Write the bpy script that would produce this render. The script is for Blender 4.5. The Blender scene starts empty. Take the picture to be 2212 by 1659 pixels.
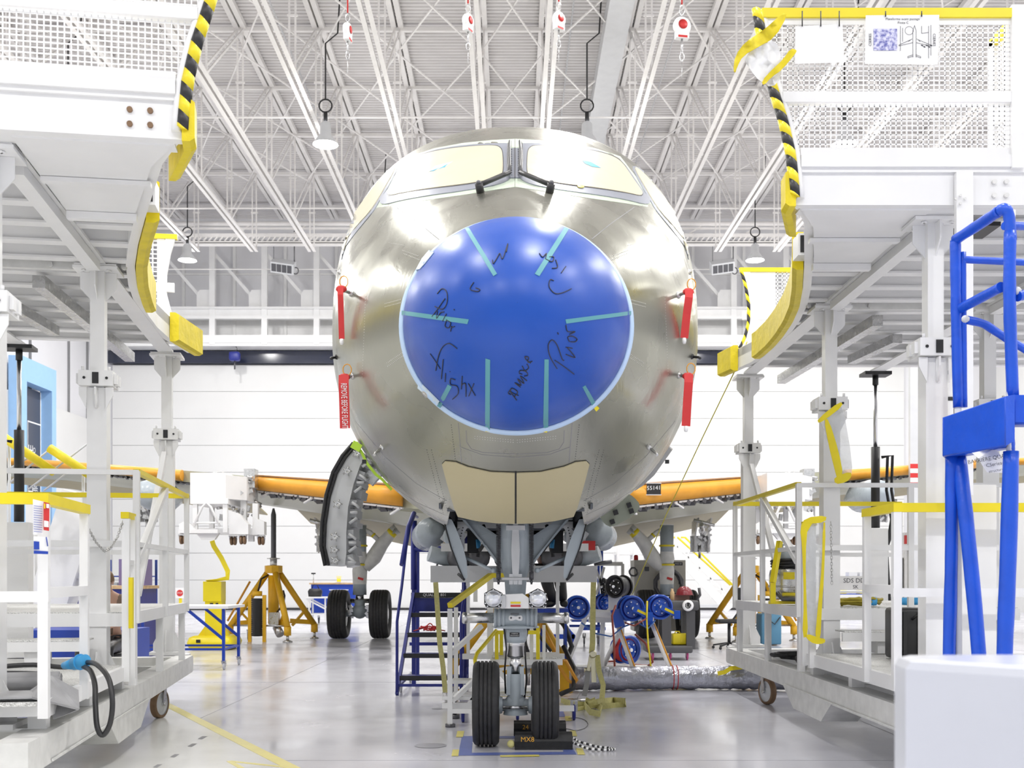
import bpy, bmesh, math, random
from mathutils import Vector as V, Matrix as M4
from mathutils.bvhtree import BVHTree
from mathutils.geometry import delaunay_2d_cdt
random.seed(7)
SC = bpy.context.scene
COL = SC.collection
R = math.radians
PI = math.pi

# ------------------------------------------------------------------ camera
FPX, PX0, PY0, CAMZ = 2382.0, 1106.0, 1243.0, 1.375   # focal length, vanishing point, eye height
cam = bpy.data.cameras.new('camera')
cam.sensor_width = 36.0
cam.lens = FPX / 2212 * 36
cam.shift_y = (PY0 - 829.5) / 2212
cam.clip_end = 200
cam.dof.use_dof = True
cam.dof.focus_distance = 9.5
cam.dof.aperture_fstop = 4.5
camo = bpy.data.objects.new('camera', cam)
COL.objects.link(camo)
camo.location = (0, 0, CAMZ)
camo.rotation_euler = (R(90), 0, 0)
SC.camera = camo

# ------------------------------------------------------------------ world, exposure
SC.view_settings.view_transform = 'Standard'
SC.view_settings.look = 'None'
SC.view_settings.gamma = 1
SC.view_settings.exposure = 0.03
w = bpy.data.worlds.new('world')
SC.world = w
w.use_nodes = True
bg = w.node_tree.nodes['Background']
bg.inputs[0].default_value = (0.93, 0.96, 1.0, 1)
bg.inputs[1].default_value = 0.8
LAMP_W = 330.0
LAMP_UP = 150.0
LAMP_X = (-17.3, -10.95, -4.6, 1.85, 8.2, 14.6)
LAMP_Y = (-2.8, 7.2, 17.2, 27.2, 37.2)
LAMP_Z = 12.0

# ------------------------------------------------------------------ helpers
def P(px, py, d):
    "point seen at pixel (px, py), d metres ahead"
    return V(((px - PX0) * d / FPX, d, CAMZ + (PY0 - py) * d / FPX))
def G(px, py, z=0.0):
    "point at height z seen at a pixel"
    d = (CAMZ - z) * FPX / (py - PY0)
    return V(((px - PX0) * d / FPX, d, z))

def tag(o, label, cat, group=None, kind=None):
    if label: o['label'] = label
    if cat: o['category'] = cat
    if group: o['group'] = group
    if kind: o['kind'] = kind
    return o
def thing(name, label, cat, loc=(0, 0, 0), group=None, rz=0.0):
    o = bpy.data.objects.new(name, None)
    o.empty_display_size = 0.2
    COL.objects.link(o)
    o.location = loc
    o.rotation_euler = (0, 0, rz)
    return tag(o, label, cat, group)
def wmat(o):
    m = M4.Translation(o.location) @ o.rotation_euler.to_matrix().to_4x4()
    return (wmat(o.parent) @ m) if o.parent else m
def copy_tree(o, parent=None, loc=None, rz=None, label=None, group=None):
    c = o.copy(); COL.objects.link(c)
    if parent: c.parent = parent
    if loc is not None: c.location = loc
    if rz is not None: c.rotation_euler = (0, 0, rz)
    if label: c['label'] = label
    if group: c['group'] = group
    for ch in list(o.children):
        copy_tree(ch, c)
    return c

def basis(d):
    d = V(d).normalized()
    u = V((0, 0, 1)) if abs(d.z) < 0.95 else V((0, 1, 0))
    a = u.cross(d).normalized()
    return a, d.cross(a).normalized(), d

class MB:
    def __init__(s): s.v = []; s.f = []; s.m = []; s.sm = []; s.k = 0; s.s = False
    def add(s, vs, fs, smooth=None):
        b = len(s.v); vs = [V(x) for x in vs]
        if len(vs) == 8:                            # no two boxes share a plane exactly
            c = sum(vs, V())/8; j = .0002+.0009*((len(s.v)*7+len(s.f)*13) % 17)/17
            vs = [p-V([math.copysign(min(j, abs(q)*.2), q) for q in (p-c)]) for p in vs]
        s.v += vs
        for f in fs:
            s.f.append([b + i for i in f]); s.m.append(s.k); s.sm.append(s.s if smooth is None else smooth)
        return s
    def box(s, c, d, rz=0, rx=0, ry=0):
        from mathutils import Euler
        m = Euler((rx, ry, rz)).to_matrix(); c = V(c)
        x, y, z = [q / 2 for q in d]
        vs = [c + m @ V(p) for p in ((-x,-y,-z),(x,-y,-z),(x,y,-z),(-x,y,-z),(-x,-y,z),(x,-y,z),(x,y,z),(-x,y,z))]
        return s.add(vs, [(0,3,2,1),(4,5,6,7),(0,1,5,4),(1,2,6,5),(2,3,7,6),(3,0,4,7)])
    def bb(s, x0, x1, y0, y1, z0, z1):
        return s.box(((x0+x1)/2,(y0+y1)/2,(z0+z1)/2), (abs(x1-x0),abs(y1-y0),abs(z1-z0)))
    def rbox(s, c, d, r=0.02, rz=0):
        "box with rounded vertical and horizontal edges"
        x, y, z = [q / 2 for q in d]; r = min(r, x*.9, y*.9, z*.9); c = V(c); m = M4.Rotation(rz, 3, 'Z')
        rings = []
        for (zz, rr) in ((-z, r), (-z + r*.3, r*.3), (-z + r, 0), (z - r, 0), (z - r*.3, r*.3), (z, r)):
            ring = []
            for (sx, sy, a0) in ((1,1,0),(-1,1,90),(-1,-1,180),(1,-1,270)):
                for k in range(4):
                    a = R(a0 + k*30); e = rr
                    ring.append(c + m @ V((sx*(x-r) + (r-e)*math.cos(a), sy*(y-r) + (r-e)*math.sin(a), zz)))
            rings.append(ring)
        return s.loft(rings, closed=True, cap=True, smooth=True)
    def loft(s, rings, closed=True, cap=False, smooth=True):
        b = len(s.v); n = len(rings[0])
        for r_ in rings: s.v += [V(p) for p in r_]
        for i in range(len(rings)-1):
            for j in range(n if closed else n-1):
                k = (j+1) % n
                s.f.append([b+i*n+j, b+i*n+k, b+(i+1)*n+k, b+(i+1)*n+j]); s.m.append(s.k); s.sm.append(smooth)
        if cap:
            s.f.append([b+j for j in range(n-1,-1,-1)]); s.m.append(s.k); s.sm.append(False)
            s.f.append([b+(len(rings)-1)*n+j for j in range(n)]); s.m.append(s.k); s.sm.append(False)
        return s
    def tube(s, p0, p1, r, r2=None, n=12, cap=True):
        p0, p1 = V(p0), V(p1); r2 = r if r2 is None else r2
        a, b_, d = basis(p1-p0)
        return s.loft([[p + (a*math.cos(2*PI*k/n)+b_*math.sin(2*PI*k/n))*q for k in range(n)] for p, q in ((p0,r),(p1,r2))], cap=cap, smooth=True)
    def beam(s, p0, p1, w_, h, up=(0,0,1)):
        "rectangular bar: w_ across, h along up"
        p0, p1 = V(p0), V(p1); d = (p1-p0).normalized(); up = V(up)
        if abs(d.dot(up)) > .98: up = V((0,1,0))
        a = d.cross(up).normalized(); u = a.cross(d).normalized()
        return s.loft([[p + a*x*w_/2 + u*y*h/2 for x, y in ((-1,-1),(1,-1),(1,1),(-1,1))] for p in (p0,p1)], cap=True, smooth=False)
    def path(s, pts, r, n=8, closed=False, cap=True, rr=None):
        pts = [V(p) for p in pts]; N = len(pts); rings = []; pa = None
        for i, p in enumerate(pts):
            if closed: d = pts[(i+1)%N]-pts[i-1]
            else: d = pts[min(i+1,N-1)]-pts[max(i-1,0)]
            if d.length < 1e-9: d = V((0,0,1))
            d.normalize()
            if pa is None: a, b_, _ = basis(d)
            else:
                a = (pa - d*pa.dot(d))
                a = a.normalized() if a.length > 1e-6 else basis(d)[0]
                b_ = d.cross(a)
            pa = a; q = rr[i] if rr else r
            rings.append([p + (a*math.cos(2*PI*k/n)+b_*math.sin(2*PI*k/n))*q for k in range(n)])
        if closed: rings.append(rings[0]); cap = False
        return s.loft(rings, cap=cap, smooth=True)
    def ribbon(s, pts, w_, side=(1,0,0), t=0.004):
        pts = [V(p) for p in pts]; side = V(side); rings = []
        for i, p in enumerate(pts):
            d = (pts[min(i+1,len(pts)-1)]-pts[max(i-1,0)]).normalized()
            sd = (side - d*side.dot(d)).normalized(); nn = d.cross(sd)
            rings.append([p-sd*w_/2-nn*t/2, p+sd*w_/2-nn*t/2, p+sd*w_/2+nn*t/2, p-sd*w_/2+nn*t/2])
        return s.loft(rings, cap=True, smooth=False)
    def lathe(s, prof, c=(0,0,0), ax=(0,0,1), n=24, cap=False, smooth=True):
        a, b_, d = basis(ax); c = V(c)
        return s.loft([[c + d*h + (a*math.cos(2*PI*k/n)+b_*math.sin(2*PI*k/n))*r for k in range(n)] for r, h in prof], cap=cap, smooth=smooth)
    def prism(s, poly, y0, y1, ax='y'):
        "polygon in the two other axes, extruded along ax"
        f = {'y': lambda p, t: V((p[0], t, p[1])), 'x': lambda p, t: V((t, p[0], p[1])), 'z': lambda p, t: V((p[0], p[1], t))}[ax]
        n = len(poly); b = len(s.v)
        s.v += [f(p, y0) for p in poly] + [f(p, y1) for p in poly]
        fs = [[b+i for i in range(n)], [b+n+i for i in range(n-1,-1,-1)]] + [[b+i, b+n+i, b+n+(i+1)%n, b+(i+1)%n] for i in range(n)]
        for q in fs: s.f.append(q); s.m.append(s.k); s.sm.append(False)
        return s
    def ball(s, c, r, n=12, sc=(1,1,1)):
        c = V(c); rings = []
        for i in range(n//2+1):
            t = -PI/2 + PI*i/(n//2); q = max(math.cos(t), 1e-3)
            rings.append([c + V((r*sc[0]*q*math.cos(2*PI*k/n), r*sc[1]*q*math.sin(2*PI*k/n), r*sc[2]*math.sin(t))) for k in range(n)])
        return s.loft(rings, smooth=True)
    def xf(s, m):
        s.v = [m @ p for p in s.v]; return s
    def build(s, name, mats, parent=None, world=True):
        me = bpy.data.meshes.new(name)
        vs = s.v
        if parent is not None and world:
            inv = wmat(parent).inverted(); vs = [inv @ p for p in vs]
        me.from_pydata([tuple(p) for p in vs], [], s.f)
        if not isinstance(mats, (list, tuple)): mats = [mats]
        for m in mats: me.materials.append(m)
        me.polygons.foreach_set('material_index', s.m)
        me.polygons.foreach_set('use_smooth', s.sm)
        me.update()
        bm = bmesh.new(); bm.from_mesh(me); bmesh.ops.recalc_face_normals(bm, faces=bm.faces); bm.to_mesh(me); bm.free()
        o = bpy.data.objects.new(name, me); COL.objects.link(o)
        if parent is not None: o.parent = parent
        return o

def spl(p, n=6):
    "smooth curve through the points"
    p = [V(x) for x in p]; out = []
    for i in range(len(p)-1):
        p0, p1, p2, p3 = p[max(i-1,0)], p[i], p[i+1], p[min(i+2,len(p)-1)]
        for k in range(n): u = k/n; out.append(.5*((2*p1)+(p2-p0)*u+(2*p0-5*p1+4*p2-p3)*u*u+(3*p1-p0-3*p2+p3)*u**3))
    out.append(p[-1]); return out
def struct(name, mb, mat):
    o = mb.build(name, mat); o['kind'] = 'structure'; return o
WHOLE = {'lettering','rivet_row','wire_mesh','wound_hose','link','printed_drawing','drain_slot','plate_text','number','rope','warning_post','warning_panel','measuring_strip','marking','slat_track_bay','text'}
def islands(mb):
    n = len(mb.v); par = list(range(n))
    def find(i):
        while par[i] != i: par[i] = par[par[i]]; i = par[i]
        return i
    for f in mb.f:
        a = find(f[0])
        for i in f[1:]:
            c = find(i)
            if c != a: par[c] = a
    by = {}
    for k, f in enumerate(mb.f): by.setdefault(find(f[0]), []).append(k)
    return list(by.values())
def sub_mb(mb, faces):
    o = MB(); idx = {}
    for k in faces:
        q = []
        for i in mb.f[k]:
            if i not in idx: idx[i] = len(o.v); o.v.append(mb.v[i])
            q.append(idx[i])
        o.f.append(q); o.m.append(mb.m[k]); o.sm.append(mb.sm[k])
    return o
def part(name, mb, mat, parent, label=None, explode=False):
    """a part; far-apart pieces (or, with explode, every piece) become parts of their own"""
    groups = [list(range(len(mb.f)))]
    if name not in WHOLE:
        isl = islands(mb)
        if 1 < len(isl) <= 140:
            bx = []
            for fs in isl:
                vs = [mb.v[i] for k in fs for i in mb.f[k]]
                bx.append(([min(v[a] for v in vs) for a in range(3)], [max(v[a] for v in vs) for a in range(3)]))
            n = len(isl); par = list(range(n))
            def find(i):
                while par[i] != i: par[i] = par[par[i]]; i = par[i]
                return i
            sz = [max(h[a]-l[a] for a in range(3)) for l, h in bx]
            for i in range(n):
                for j in range(i+1, n):
                    g = math.sqrt(sum(max(0, bx[i][0][a]-bx[j][1][a], bx[j][0][a]-bx[i][1][a])**2 for a in range(3)))
                    lim = -1 if explode else max(.02, .5*max(sz[i], sz[j]))
                    if g <= lim or (explode and min(sz[i], sz[j]) < .03 and g < .01): par[find(i)] = find(j)
            cl = {}
            for i in range(n): cl.setdefault(find(i), []).extend(isl[i])
            if len(cl) > 1: groups = list(cl.values())
    first = None
    for g in groups:
        m = mb if len(groups) == 1 else sub_mb(mb, g)
        nm = name(m) if callable(name) else name
        o = m.build(nm, mat, parent)
        if label: o['label'] = label
        first = first or o
    return first
def post_or_rail(m):
    d = [max(v[a] for v in m.v)-min(v[a] for v in m.v) for a in range(3)]
    return 'rail_post' if d[2] > 1.6*max(d[0], d[1]) else 'rail_bar'
def text_mb(mb, s, size, origin, right, up, off=0.0, align='CENTER', depth=0.0):
    "flat lettering: origin is the anchor, right / up span its plane"
    cu = bpy.data.curves.new('t', 'FONT'); cu.body = s; cu.size = size; cu.align_x = align; cu.align_y = 'CENTER'; cu.resolution_u = 2
    o = bpy.data.objects.new('t', cu); COL.objects.link(o)
    me = bpy.data.meshes.new_from_object(o)
    r_, u_ = V(right).normalized(), V(up).normalized(); n_ = r_.cross(u_)
    o0 = V(origin) + n_*off
    mb.add([o0 + r_*v.co.x + u_*v.co.y for v in me.vertices], [tuple(p.vertices) for p in me.polygons], False)
    bpy.data.objects.remove(o); bpy.data.curves.remove(cu); bpy.data.meshes.remove(me)
    return mb

# ------------------------------------------------------------------ materials
def mat(name, col, rough=0.5, metal=0.0, var=0.0, vscale=4.0, bump=0.0, bscale=60.0, rvar=0.0, spec=None, coat=0.0, stretch=None, alpha=1.0, emit=None):
    m = bpy.data.materials.new(name); m.use_nodes = True
    nt = m.node_tree; b = nt.nodes['Principled BSDF']; L = nt.links
    b.inputs['Base Color'].default_value = (*col, 1); b.inputs['Roughness'].default_value = rough; b.inputs['Metallic'].default_value = metal
    if spec is not None: b.inputs['Specular IOR Level'].default_value = spec
    if coat: b.inputs['Coat Weight'].default_value = coat; b.inputs['Coat Roughness'].default_value = .1
    if alpha < 1: b.inputs['Alpha'].default_value = alpha
    if emit: b.inputs['Emission Color'].default_value = (*emit[:3], 1); b.inputs['Emission Strength'].default_value = emit[3]
    tc = nt.nodes.new('ShaderNodeTexCoord'); src = tc.outputs['Object']
    if stretch:
        mp = nt.nodes.new('ShaderNodeMapping'); mp.inputs['Scale'].default_value = stretch; L.new(src, mp.inputs[0]); src = mp.outputs[0]
    def noise(sc, det=4):
        n = nt.nodes.new('ShaderNodeTexNoise'); n.inputs['Scale'].default_value = sc; n.inputs['Detail'].default_value = det; L.new(src, n.inputs['Vector']); return n
    if var or True:
        n = noise(vscale); v_ = max(var, .03)
        r = nt.nodes.new('ShaderNodeValToRGB'); r.color_ramp.elements[0].position = .3; r.color_ramp.elements[1].position = .7
        r.color_ramp.elements[0].color = (*[c*(1-v_) for c in col], 1); r.color_ramp.elements[1].color = (*[min(c*(1+v_*.6), 1) for c in col], 1)
        L.new(n.outputs['Fac'], r.inputs[0]); L.new(r.outputs[0], b.inputs['Base Color'])
    if rvar:
        n2 = noise(vscale*2.3, 5); mr = nt.nodes.new('ShaderNodeMapRange')
        mr.inputs['To Min'].default_value = max(rough-rvar, .02); mr.inputs['To Max'].default_value = min(rough+rvar, 1)
        mr.inputs['From Min'].default_value = .3; mr.inputs['From Max'].default_value = .7
        L.new(n2.outputs['Fac'], mr.inputs['Value']); L.new(mr.outputs[0], b.inputs['Roughness'])
    if bump:
        n3 = noise(bscale, 3); bp = nt.nodes.new('ShaderNodeBump'); bp.inputs['Strength'].default_value = bump; bp.inputs['Distance'].default_value = .02
        L.new(n3.outputs['Fac'], bp.inputs['Height']); L.new(bp.outputs[0], b.inputs['Normal'])
    return m
K = {}
def defm(k, *a, **q): K[k] = mat(k, *a, **q)
defm('white', (.86,.86,.86), .38, var=.04, vscale=2.5, rvar=.1)
defm('white_worn', (.76,.76,.74), .45, var=.1, vscale=9, rvar=.12)
defm('roof_white', (.84,.82,.81), .5, var=.04)
defm('deck_grey', (.72,.70,.70), .5, var=.05, vscale=1.2)
defm('wall_white', (.74,.74,.735), .5, var=.03, vscale=.5)
defm('wall_grey', (.78,.78,.81), .6, var=.05, vscale=.4)
defm('black_gloss', (.03,.035,.06), .12)
defm('gap_grey', (.42,.42,.43), .6)
defm('seam', (.25,.25,.26), .6)
defm('steel', (.62,.62,.62), .32, 1.0, var=.12, vscale=14, rvar=.1)
defm('chrome', (.66,.66,.67), .26, 1.0)
defm('dark_steel', (.12,.12,.13), .4, .6)
defm('yellow', (.86,.70,.015), .38, var=.06)
defm('yellow_pad', (.80,.64,.01), .5, var=.12, vscale=7, bump=.35, bscale=14)
defm('ochre', (.90,.50,.02), .4, var=.1)
defm('orange', (.80,.36,.03), .42, var=.1)
defm('black', (.02,.02,.022), .45)
defm('rubber', (.028,.028,.03), .62, var=.25, vscale=20)
defm('red', (.62,.03,.03), .55, var=.1)
defm('blue', (.012,.055,.42), .4, var=.08)
defm('blue_pad', (.008,.085,.62), .34, var=.1, vscale=5, bump=.25, bscale=16)
defm('navy', (.02,.03,.24), .42, var=.1)
defm('grey_paint', (.40,.45,.49), .32, var=.05, rvar=.08)
defm('grey_light', (.62,.63,.65), .4, var=.05)
defm('flap_tan', (.36,.31,.17), .5, var=.04)
defm('primer_tan', (.50,.44,.27), .5, var=.04, vscale=2)
defm('primer_green', (.36,.39,.31), .5, var=.06)
defm('wing_skin', (.40,.40,.29), .38, var=.06, vscale=1)
defm('paper', (.88,.88,.88), .6)
defm('ink', (.03,.03,.04), .7)
defm('film', (.56,.52,.385), .42, var=.03, vscale=3, bump=.25, bscale=4)
defm('strap', (.62,.58,.24), .8, var=.12, vscale=40)
defm('skin', (.55,.33,.24), .55)
defm('cyan_plug', (.06,.38,.75), .4)
defm('brown_wheel', (.22,.13,.07), .55, var=.2, vscale=10)
defm('sky_blue', (.33,.55,.86), .5)
defm('wood', (.62,.42,.22), .5, var=.2, vscale=12)
defm('purple', (.20,.15,.30), .5)
defm('case_black', (.03,.03,.032), .4, var=.1)
defm('grey_cloth', (.36,.36,.37), .8, var=.15, vscale=6)
defm('glass_lamp', (.85,.87,.92), .06, .6)
defm('lamp_glow', (1,1,1), .5, emit=(1,1,1,30))
defm('plastic_clear', (.82,.84,.86), .15, alpha=.45, bump=.5, bscale=18)
# ================================================================== SETTING
YB = 44.0                     # back wall
XL, XR = -16.6, 19.0          # side walls
ZD = 15.6                     # roof deck
YF = -14.0                    # wall behind the camera left out so the world light fills the hall

def floor_mat():
    m = mat('floor_epoxy', (.64,.64,.70), .20, var=.07, vscale=.35, rvar=.09, spec=.6)
    nt = m.node_tree; b = nt.nodes['Principled BSDF']; L = nt.links
    # slight orange-peel of poured epoxy plus scuffs
    tc = nt.nodes.new('ShaderNodeTexCoord')
    n = nt.nodes.new('ShaderNodeTexNoise'); n.inputs['Scale'].default_value = 1.7; n.inputs['Detail'].default_value = 6; L.new(tc.outputs['Object'], n.inputs['Vector'])
    bp = nt.nodes.new('ShaderNodeBump'); bp.inputs['Strength'].default_value = .05; bp.inputs['Distance'].default_value = .03
    L.new(n.outputs['Fac'], bp.inputs['Height']); L.new(bp.outputs[0], b.inputs['Normal'])
    return m
K['floor'] = floor_mat()
defm('floor_white', (.80,.80,.78), .2, var=.06, vscale=.5, rvar=.08)
defm('floor_yellow', (.84,.74,.18), .3, var=.08)
defm('floor_blue', (.14,.19,.50), .35, var=.08)
defm('joint', (.36,.36,.40), .4)

b = MB(); b.bb(XL-.2, XR+.2, YF, YB+.3, -.2, 0); struct('floor', b, K['floor'])
# painted lighter zone under the left platform, with its yellow border line
A_, B_ = G(385,1535), G(630,1659)
dl = (B_-A_).normalized(); nl = V((-dl.y, dl.x, 0))
q0, q1 = A_-dl*1.2, B_+dl*6
b = MB(); b.prism([(q0.x,q0.y),(q1.x,q1.y),(XL,q1.y),(XL,q0.y)], .0008, .0028, 'z'); struct('trim_1', b, K['floor_white'])
b = MB(); b.beam(q0+V((0,0,.0035)), q1+V((0,0,.0035)), .10, .003)
c0 = G(495,1645); b.beam(V((c0.x,c0.y,.0035)), V((B_.x-.05,B_.y+.02,.0035)), .04, .002); b.beam(V((c0.x,c0.y,.0036)), V((c0.x+.5,c0.y-.9,.0036)), .04, .002)
struct('trim_2', b, K['floor_yellow'])
# saw-cut joints in the slab
b = MB()
for x_ in (-9.0, -3.0, 3.3, 9.3, 15.0): b.bb(x_-.004, x_+.004, YF, YB, .0, .0012)
for y_ in range(0, 44, 6): b.bb(XL, XR, y_-.004+2.2, y_+.004+2.2, .0, .0012)
struct('trim_3', b, K['joint'])

# back wall: grey cladding above, big white sectional door below
b = MB(); b.bb(XL-.2, XR+.2, YB, YB+.3, 0, ZD+.6)
struct('wall_back', b, K['wall_grey'])
def zy(y, d): return CAMZ + (PY0-y)*d/FPX
b = MB()
z = 0.0; zs = [0]; zz = zy(1253, YB-.1)
while zz < 9.7: zs.append(zz); zz += 1.072
zs.append(9.75)
for i in range(len(zs)-1): b.bb(-15.9, 15.6, YB-.12, YB-.002, zs[i]+.009, zs[i+1]-.009)
o = struct('door_1', b, K['wall_white'])
b = MB(); b.bb(-15.9, 15.6, YB-.10, YB-.001, 0, 9.75); struct('trim_4', b, K['gap_grey'])
b = MB(); b.bb(-16, 18.9, YB-.2, YB-.13, 0.0, .09); struct('baseboard_back', b, K['black'])
b = MB(); b.bb(-16, 15.6, YB-.35, YB-.002, 9.78, 10.27); struct('trim_5', b, K['black_gloss'])
b = MB()                                               # header soffit and ledges of the door track
b.bb(-16, 15.6, YB-1.1, YB-.002, 10.3, 10.42); b.bb(-16, 15.6, YB-1.15, YB-.95, 10.42, 10.72)
b.bb(-16, 15.6, YB-1.15, YB-.9, 11.35, 11.48); b.bb(-16, 15.6, YB-1.1, YB-.95, 11.48, 11.72); b.bb(-16, 15.6, YB-1.25, YB-.85, 11.72, 11.80)
b.bb(-16, 15.6, YB-.05, YB-.001, 10.42, 11.9)
struct('trim_6', b, K['white'])
b = MB()
for k in range(-4, 13):
    x_ = (460 + 112.4*k - PX0)*43/FPX
    b.bb(x_-.11, x_+.11, 42.85, 43.05, 10.35, 14.2)
    b.beam((x_-1.95, 43.1, 13.9), (x_-.55, 43.1, 12.3), .12, .12)
    b.prism([(x_-.62,11.8),(x_+.02,11.8),(x_+.02,12.5),(x_-.5,12.5),(x_-.62,12.35)], 42.95, 42.99)
    b.bb(x_+.55, x_+.66, YB-.12, YB-.001, 10.4, 15)
b.bb(-16, 15.6, YB-.06, YB-.001, 13.35, 13.42)
struct('trim_7', b, K['white'])
# side walls
b = MB(); b.bb(XL-.3, XL, YF, YB, 0, ZD+.6); struct('wall_left', b, K['wall_grey'])
b = MB(); b.bb(XL, XL+.25, YF, YB-.2, 0, 7.4); struct('trim_8', b, K['wall_white'])
b = MB()
for y_ in (37.9, 41.2, 43.0): b.bb(XL, XL+.08, y_-.03, y_+.03, 7.4, ZD)
b.bb(XL+.25, XL+.28, 38.7, 43.4, 4.6, 4.64); b.bb(XL+.25, XL+.3, 40.2, 42.4, 2.5, 4.1)
struct('trim_9', b, K['seam'])
b = MB(); b.bb(XR, XR+.3, YF, YB, 0, ZD+.6); struct('wall_right', b, K['wall_white'])
b = MB()
for k in range(8): b.bb(16.2, 17.4, YB-.06, YB-.001, 1.2+k*1.05, 2.0+k*1.05)
for k in range(8): b.bb(XR-.06, XR-.001, 36, 40, 1.2+k*1.05, 2.0+k*1.05)
struct('window_1', b, K['wall_white'])
b = MB()
for k in range(8): b.bb(16.0, 17.6, YB-.04, YB-.001, 2.05+k*1.05, 2.2+k*1.05)
struct('trim_10', b, K['black'])

# blue portal with the welcome banner on the left wall
fr = MB()
Y0, Y1 = 35.8, 38.55; xw = XL+.25; zt = 8.53
fr.bb(xw, xw+.42, Y0, Y0+.42, 0, zt); fr.bb(xw, xw+.42, Y1-.36, Y1, 0, zt); fr.bb(xw, xw+.42, Y0, Y1, 7.75, zt)
po = thing('entrance_portal', 'pale blue entrance frame with a dark welcome banner on the left wall', 'doorway', (xw+.2, 37.2, 0))
part('frame', fr, K['sky_blue'], po)
b = MB(); b.bb(xw+.002, xw+.03, Y0+.42, Y1-.36, .05, 7.7); part('banner', b, mat('banner_grey', (.07,.075,.10), .4), po)
b = MB(); xt = xw+.034
text_mb(b, 'PROVINCE', 1.05, (xt, 36.45, 3.9), (0,0,1), (0,-1,0))
text_mb(b, 'LIVRAISON DELIVERY CENTER', .36, (xt, 36.98, 4.2), (0,0,1), (0,-1,0))
text_mb(b, 'WELCOME', .50, (xt, 37.40, 4.6), (0,0,1), (0,-1,0))
text_mb(b, 'BIENVENIDO', .26, (xt, 37.68, 5.0), (0,0,1), (0,-1,0))
text_mb(b, 'VALKOMNA', .26, (xt, 37.86, 4.2), (0,0,1), (0,-1,0))
b.bb(xt-.002, xt+.006, 37.14, 37.17, 1.0, 6.55); b.bb(xt-.002, xt+.006, 37.14, 38.19, 6.55, 6.60)
b.bb(xt-.002, xt+.006, 38.14, 38.19, .1, 7.7)
part('lettering', b, K['paper'], po)

# roof deck of ribbed steel sheet: ribs run left to right
b = MB(); prof = []
y_ = 4.0
while y_ < YB+.1:
    prof += [(y_, ZD), (y_+.085, ZD), (y_+.10, ZD+.055), (y_+.155, ZD+.055)]; y_ += .17
n = len(prof); b.v = [V((XL-.2, p[0], p[1])) for p in prof] + [V((XR+.2, p[0], p[1])) for p in prof]
for i in range(n-1): b.f.append([i, i+1, n+i+1, n+i]); b.m.append(0); b.sm.append(False)
b.bb(XL-.2, XR+.2, YF, 4.0, ZD, ZD+.1)
b.bb(XL-.2, XR+.2, 4.0, YB+.2, ZD+.09, ZD+.15)
struct('ceiling', b, K['deck_grey'])

# roof trusses: one thing each
ZT, ZB = 15.38, 12.72
node = [28.4+3.4*k for k in range(-10, 5)]
def truss(x, label, near=-6.0):
    t = thing('roof_truss', label, 'roof truss', (x, 20, ZB), 'white roof trusses overhead')
    b = MB()
    for s_ in (-.085, .085):
        b.bb(x+s_-.05, x+s_+.05, near, 38.6, ZB-.02, ZB); b.bb(x+s_-.012*(1 if s_>0 else -1)-.0, x+s_-.03*(1 if s_>0 else -1), near, 38.6, ZB, ZB+.12)
    part('bottom_chord', b, K['roof_white'], t)
    b = MB()
    for s_ in (-.09, .09): b.bb(x+s_-.065, x+s_+.065, near, 43.6, ZT+.06, ZT+.2)
    part('top_chord', b, K['roof_white'], t)
    b = MB()
    for yk in node:
        if yk > 41: continue
        for s_ in (-.07, .07):
            b.beam((x+s_, yk, ZT+.1), (x+s_, yk, ZB+.05), .04, .04)
        b.bb(x-.12, x+.12, yk-.03, yk+.03, (ZT+ZB)/2, (ZT+ZB)/2+.04)
        for s_ in (-.075, .075):
            b.beam((x+s_, yk-3.4, ZB+.05), (x+s_, yk, ZT+.05), .035, .055)
    part('web', b, K['roof_white'], t)
    return t
TX = [-.79, .84]
tr0 = truss(0.0, 'x')
order = {-15.1:'seventh', -13.1:'sixth', -11.05:'fifth', -9.02:'fourth', -7.0:'third', -4.98:'second', -2.95:'first'}
side = [(x, '%s roof truss to the left of the parallel pair over the cockpit' % n_) for x, n_ in order.items()]
side += [(-.79, 'left one of the parallel roof truss pair right over the cockpit'), (.84, 'right one of the parallel roof truss pair right over the cockpit')]
side += [(x, '%s roof truss to the right of the parallel pair over the cockpit' % n_) for x, n_ in ((3.1,'first'),(5.16,'second'),(7.2,'third'),(9.25,'fourth'),(11.3,'fifth'),(13.3,'sixth'),(15.3,'seventh'))]
for i, (x, lb) in enumerate(side):
    if i == 0: tr0.location.x = x; tr0['label'] = 'white steel ' + lb
    else: copy_tree(tr0, loc=(x, 20, ZB), label='white steel ' + lb)
b = MB()                                              # bridging lines and cross bracing between the trusses
for yk in node:
    if yk > 0: b.bb(XL, XR, yk-.05, yk+.05, ZT+.0, ZT+.1)
for k in range(-1, 5): b.bb(XL, XR, 13.8+6.8*k-.02, 13.8+6.8*k+.02, ZB+.02, ZB+.05)
xs = [s_[0] for s_ in side]
for i in range(len(xs)-1):
    for k in range(3, 8):
        y0 = 1.0+4.6*k
        b.beam((xs[i], y0, 14.9), (xs[i+1], y0+4.6, 14.9), .04, .035); b.beam((xs[i+1], y0, 14.95), (xs[i], y0+4.6, 14.95), .04, .035)
struct('trim_11', b, K['roof_white'])
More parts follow.
